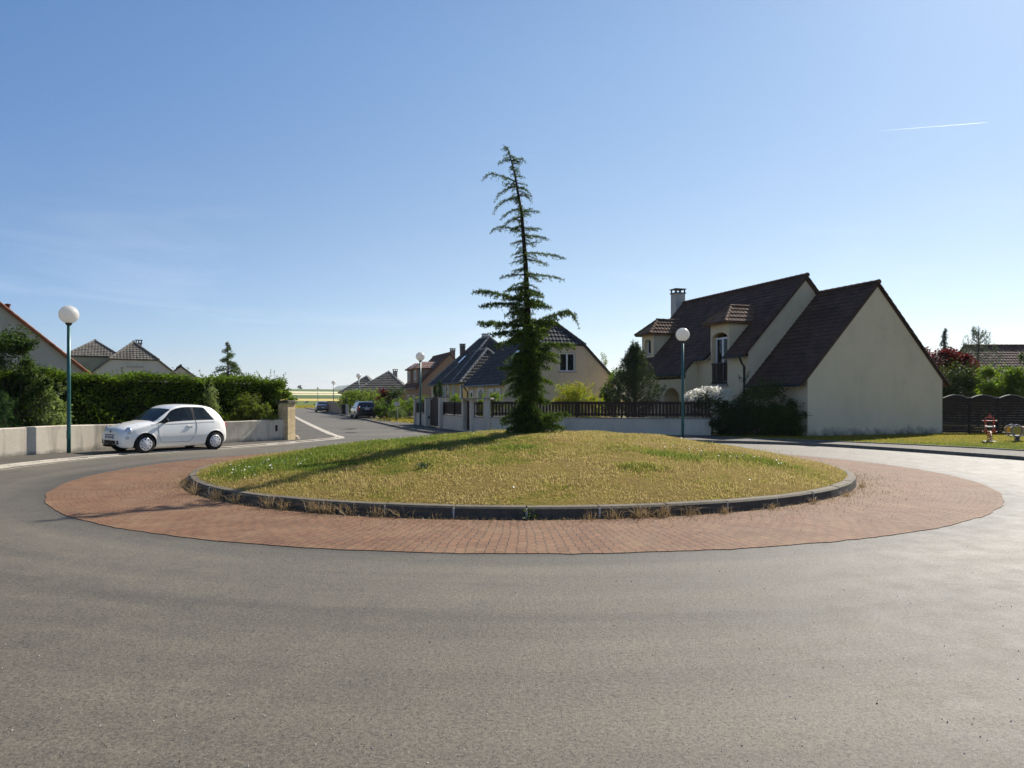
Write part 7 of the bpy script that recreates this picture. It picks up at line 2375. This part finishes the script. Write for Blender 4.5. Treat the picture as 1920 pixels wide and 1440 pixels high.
def trail(name, label, p0, p1, r0, r1, alpha0, alpha1):
    """loose tube of ice mist, thinner towards its old end"""
    m, nt, out = nmat(name + '_mist')
    N = NT(nt)
    gen = N.coord('Generated')
    sp = N.n('ShaderNodeSeparateXYZ'); N.l(gen, sp.inputs[0])
    a = N.math('ADD', alpha0, N.math('MULTIPLY', sp.outputs[0], alpha1 - alpha0))
    mp = N.n('ShaderNodeMapping'); mp.inputs['Scale'].default_value = (9, 2, 2); N.l(gen, mp.inputs[0])
    a = N.math('MULTIPLY', a, N.math('ADD', 0.55, N.noise(mp.outputs[0], 2.0, 4)))
    lw2 = N.n('ShaderNodeLayerWeight'); lw2.inputs[0].default_value = 0.5
    a = N.math('MULTIPLY', a, N.math('SUBTRACT', 1.0, lw2.outputs['Facing']))
    t = N.n('ShaderNodeBsdfTranslucent'); t.inputs[0].default_value = (0.95, 0.95, 0.95, 1)
    df = N.n('ShaderNodeBsdfDiffuse'); df.inputs[0].default_value = (0.95, 0.95, 0.95, 1)
    ad = N.n('ShaderNodeAddShader'); N.l(t.outputs[0], ad.inputs[0]); N.l(df.outputs[0], ad.inputs[1])
    tr = N.n('ShaderNodeBsdfTransparent')
    mx = N.n('ShaderNodeMixShader'); N.l(a, mx.inputs[0]); N.l(tr.outputs[0], mx.inputs[1]); N.l(ad.outputs[0], mx.inputs[2])
    N.l(mx.outputs[0], out.inputs[0])
    mb = MB()
    p0, p1 = np.array(p0, float), np.array(p1, float)
    k = 40
    s = np.linspace(0, 1, k)
    P = p0 + (p1 - p0) * s[:, None]
    P[:, 2] += RNG.normal(0, r0 * 0.12, k)
    mb.tube(P - p0, (r0 + (r1 - r0) * s) * RNG.uniform(0.8, 1.2, k) * np.minimum(1, (1 - s) * 14 + 0.15), 10)
    o = mb.build(name, m, None, tuple(p0))
    return tag(o, label, 'contrail')
D = 9000.0
def skyp(px, py, D=D): return (at(px, D), D, zz(py, D))
trail('contrail', 'bright short vapour trail in the sky at upper right', skyp(1640, 246), skyp(1853, 229.5), 6, 4, 0.01, 0.3)
trail('contrail', 'faint vapour trail crossing behind the top of the cedar', skyp(870, 301), skyp(1006, 293.5), 12, 5, 0.005, 0.03)

cam = bpy.data.cameras.new('camera')
cam.sensor_fit = 'HORIZONTAL'
cam.sensor_width = 36.0
cam.lens = FPX / 1920 * 36.0
cam.shift_y = 30.0 / 1920
cam.clip_start = 0.1
cam.clip_end = 40000
co = bpy.data.objects.new('camera', cam)
COL.objects.link(co)
co.location = (0, 0, CAMH)
co.rotation_euler = (R(90), 0, 0)
SC.camera = co
SC.view_settings.view_transform = 'Standard'
SC.view_settings.look = 'None'
SC.view_settings.exposure = 0.80
SC.view_settings.gamma = 1.0
SC.cycles.max_bounces = 8
SC.cycles.transparent_max_bounces = 16
SC.cycles.use_denoising = True
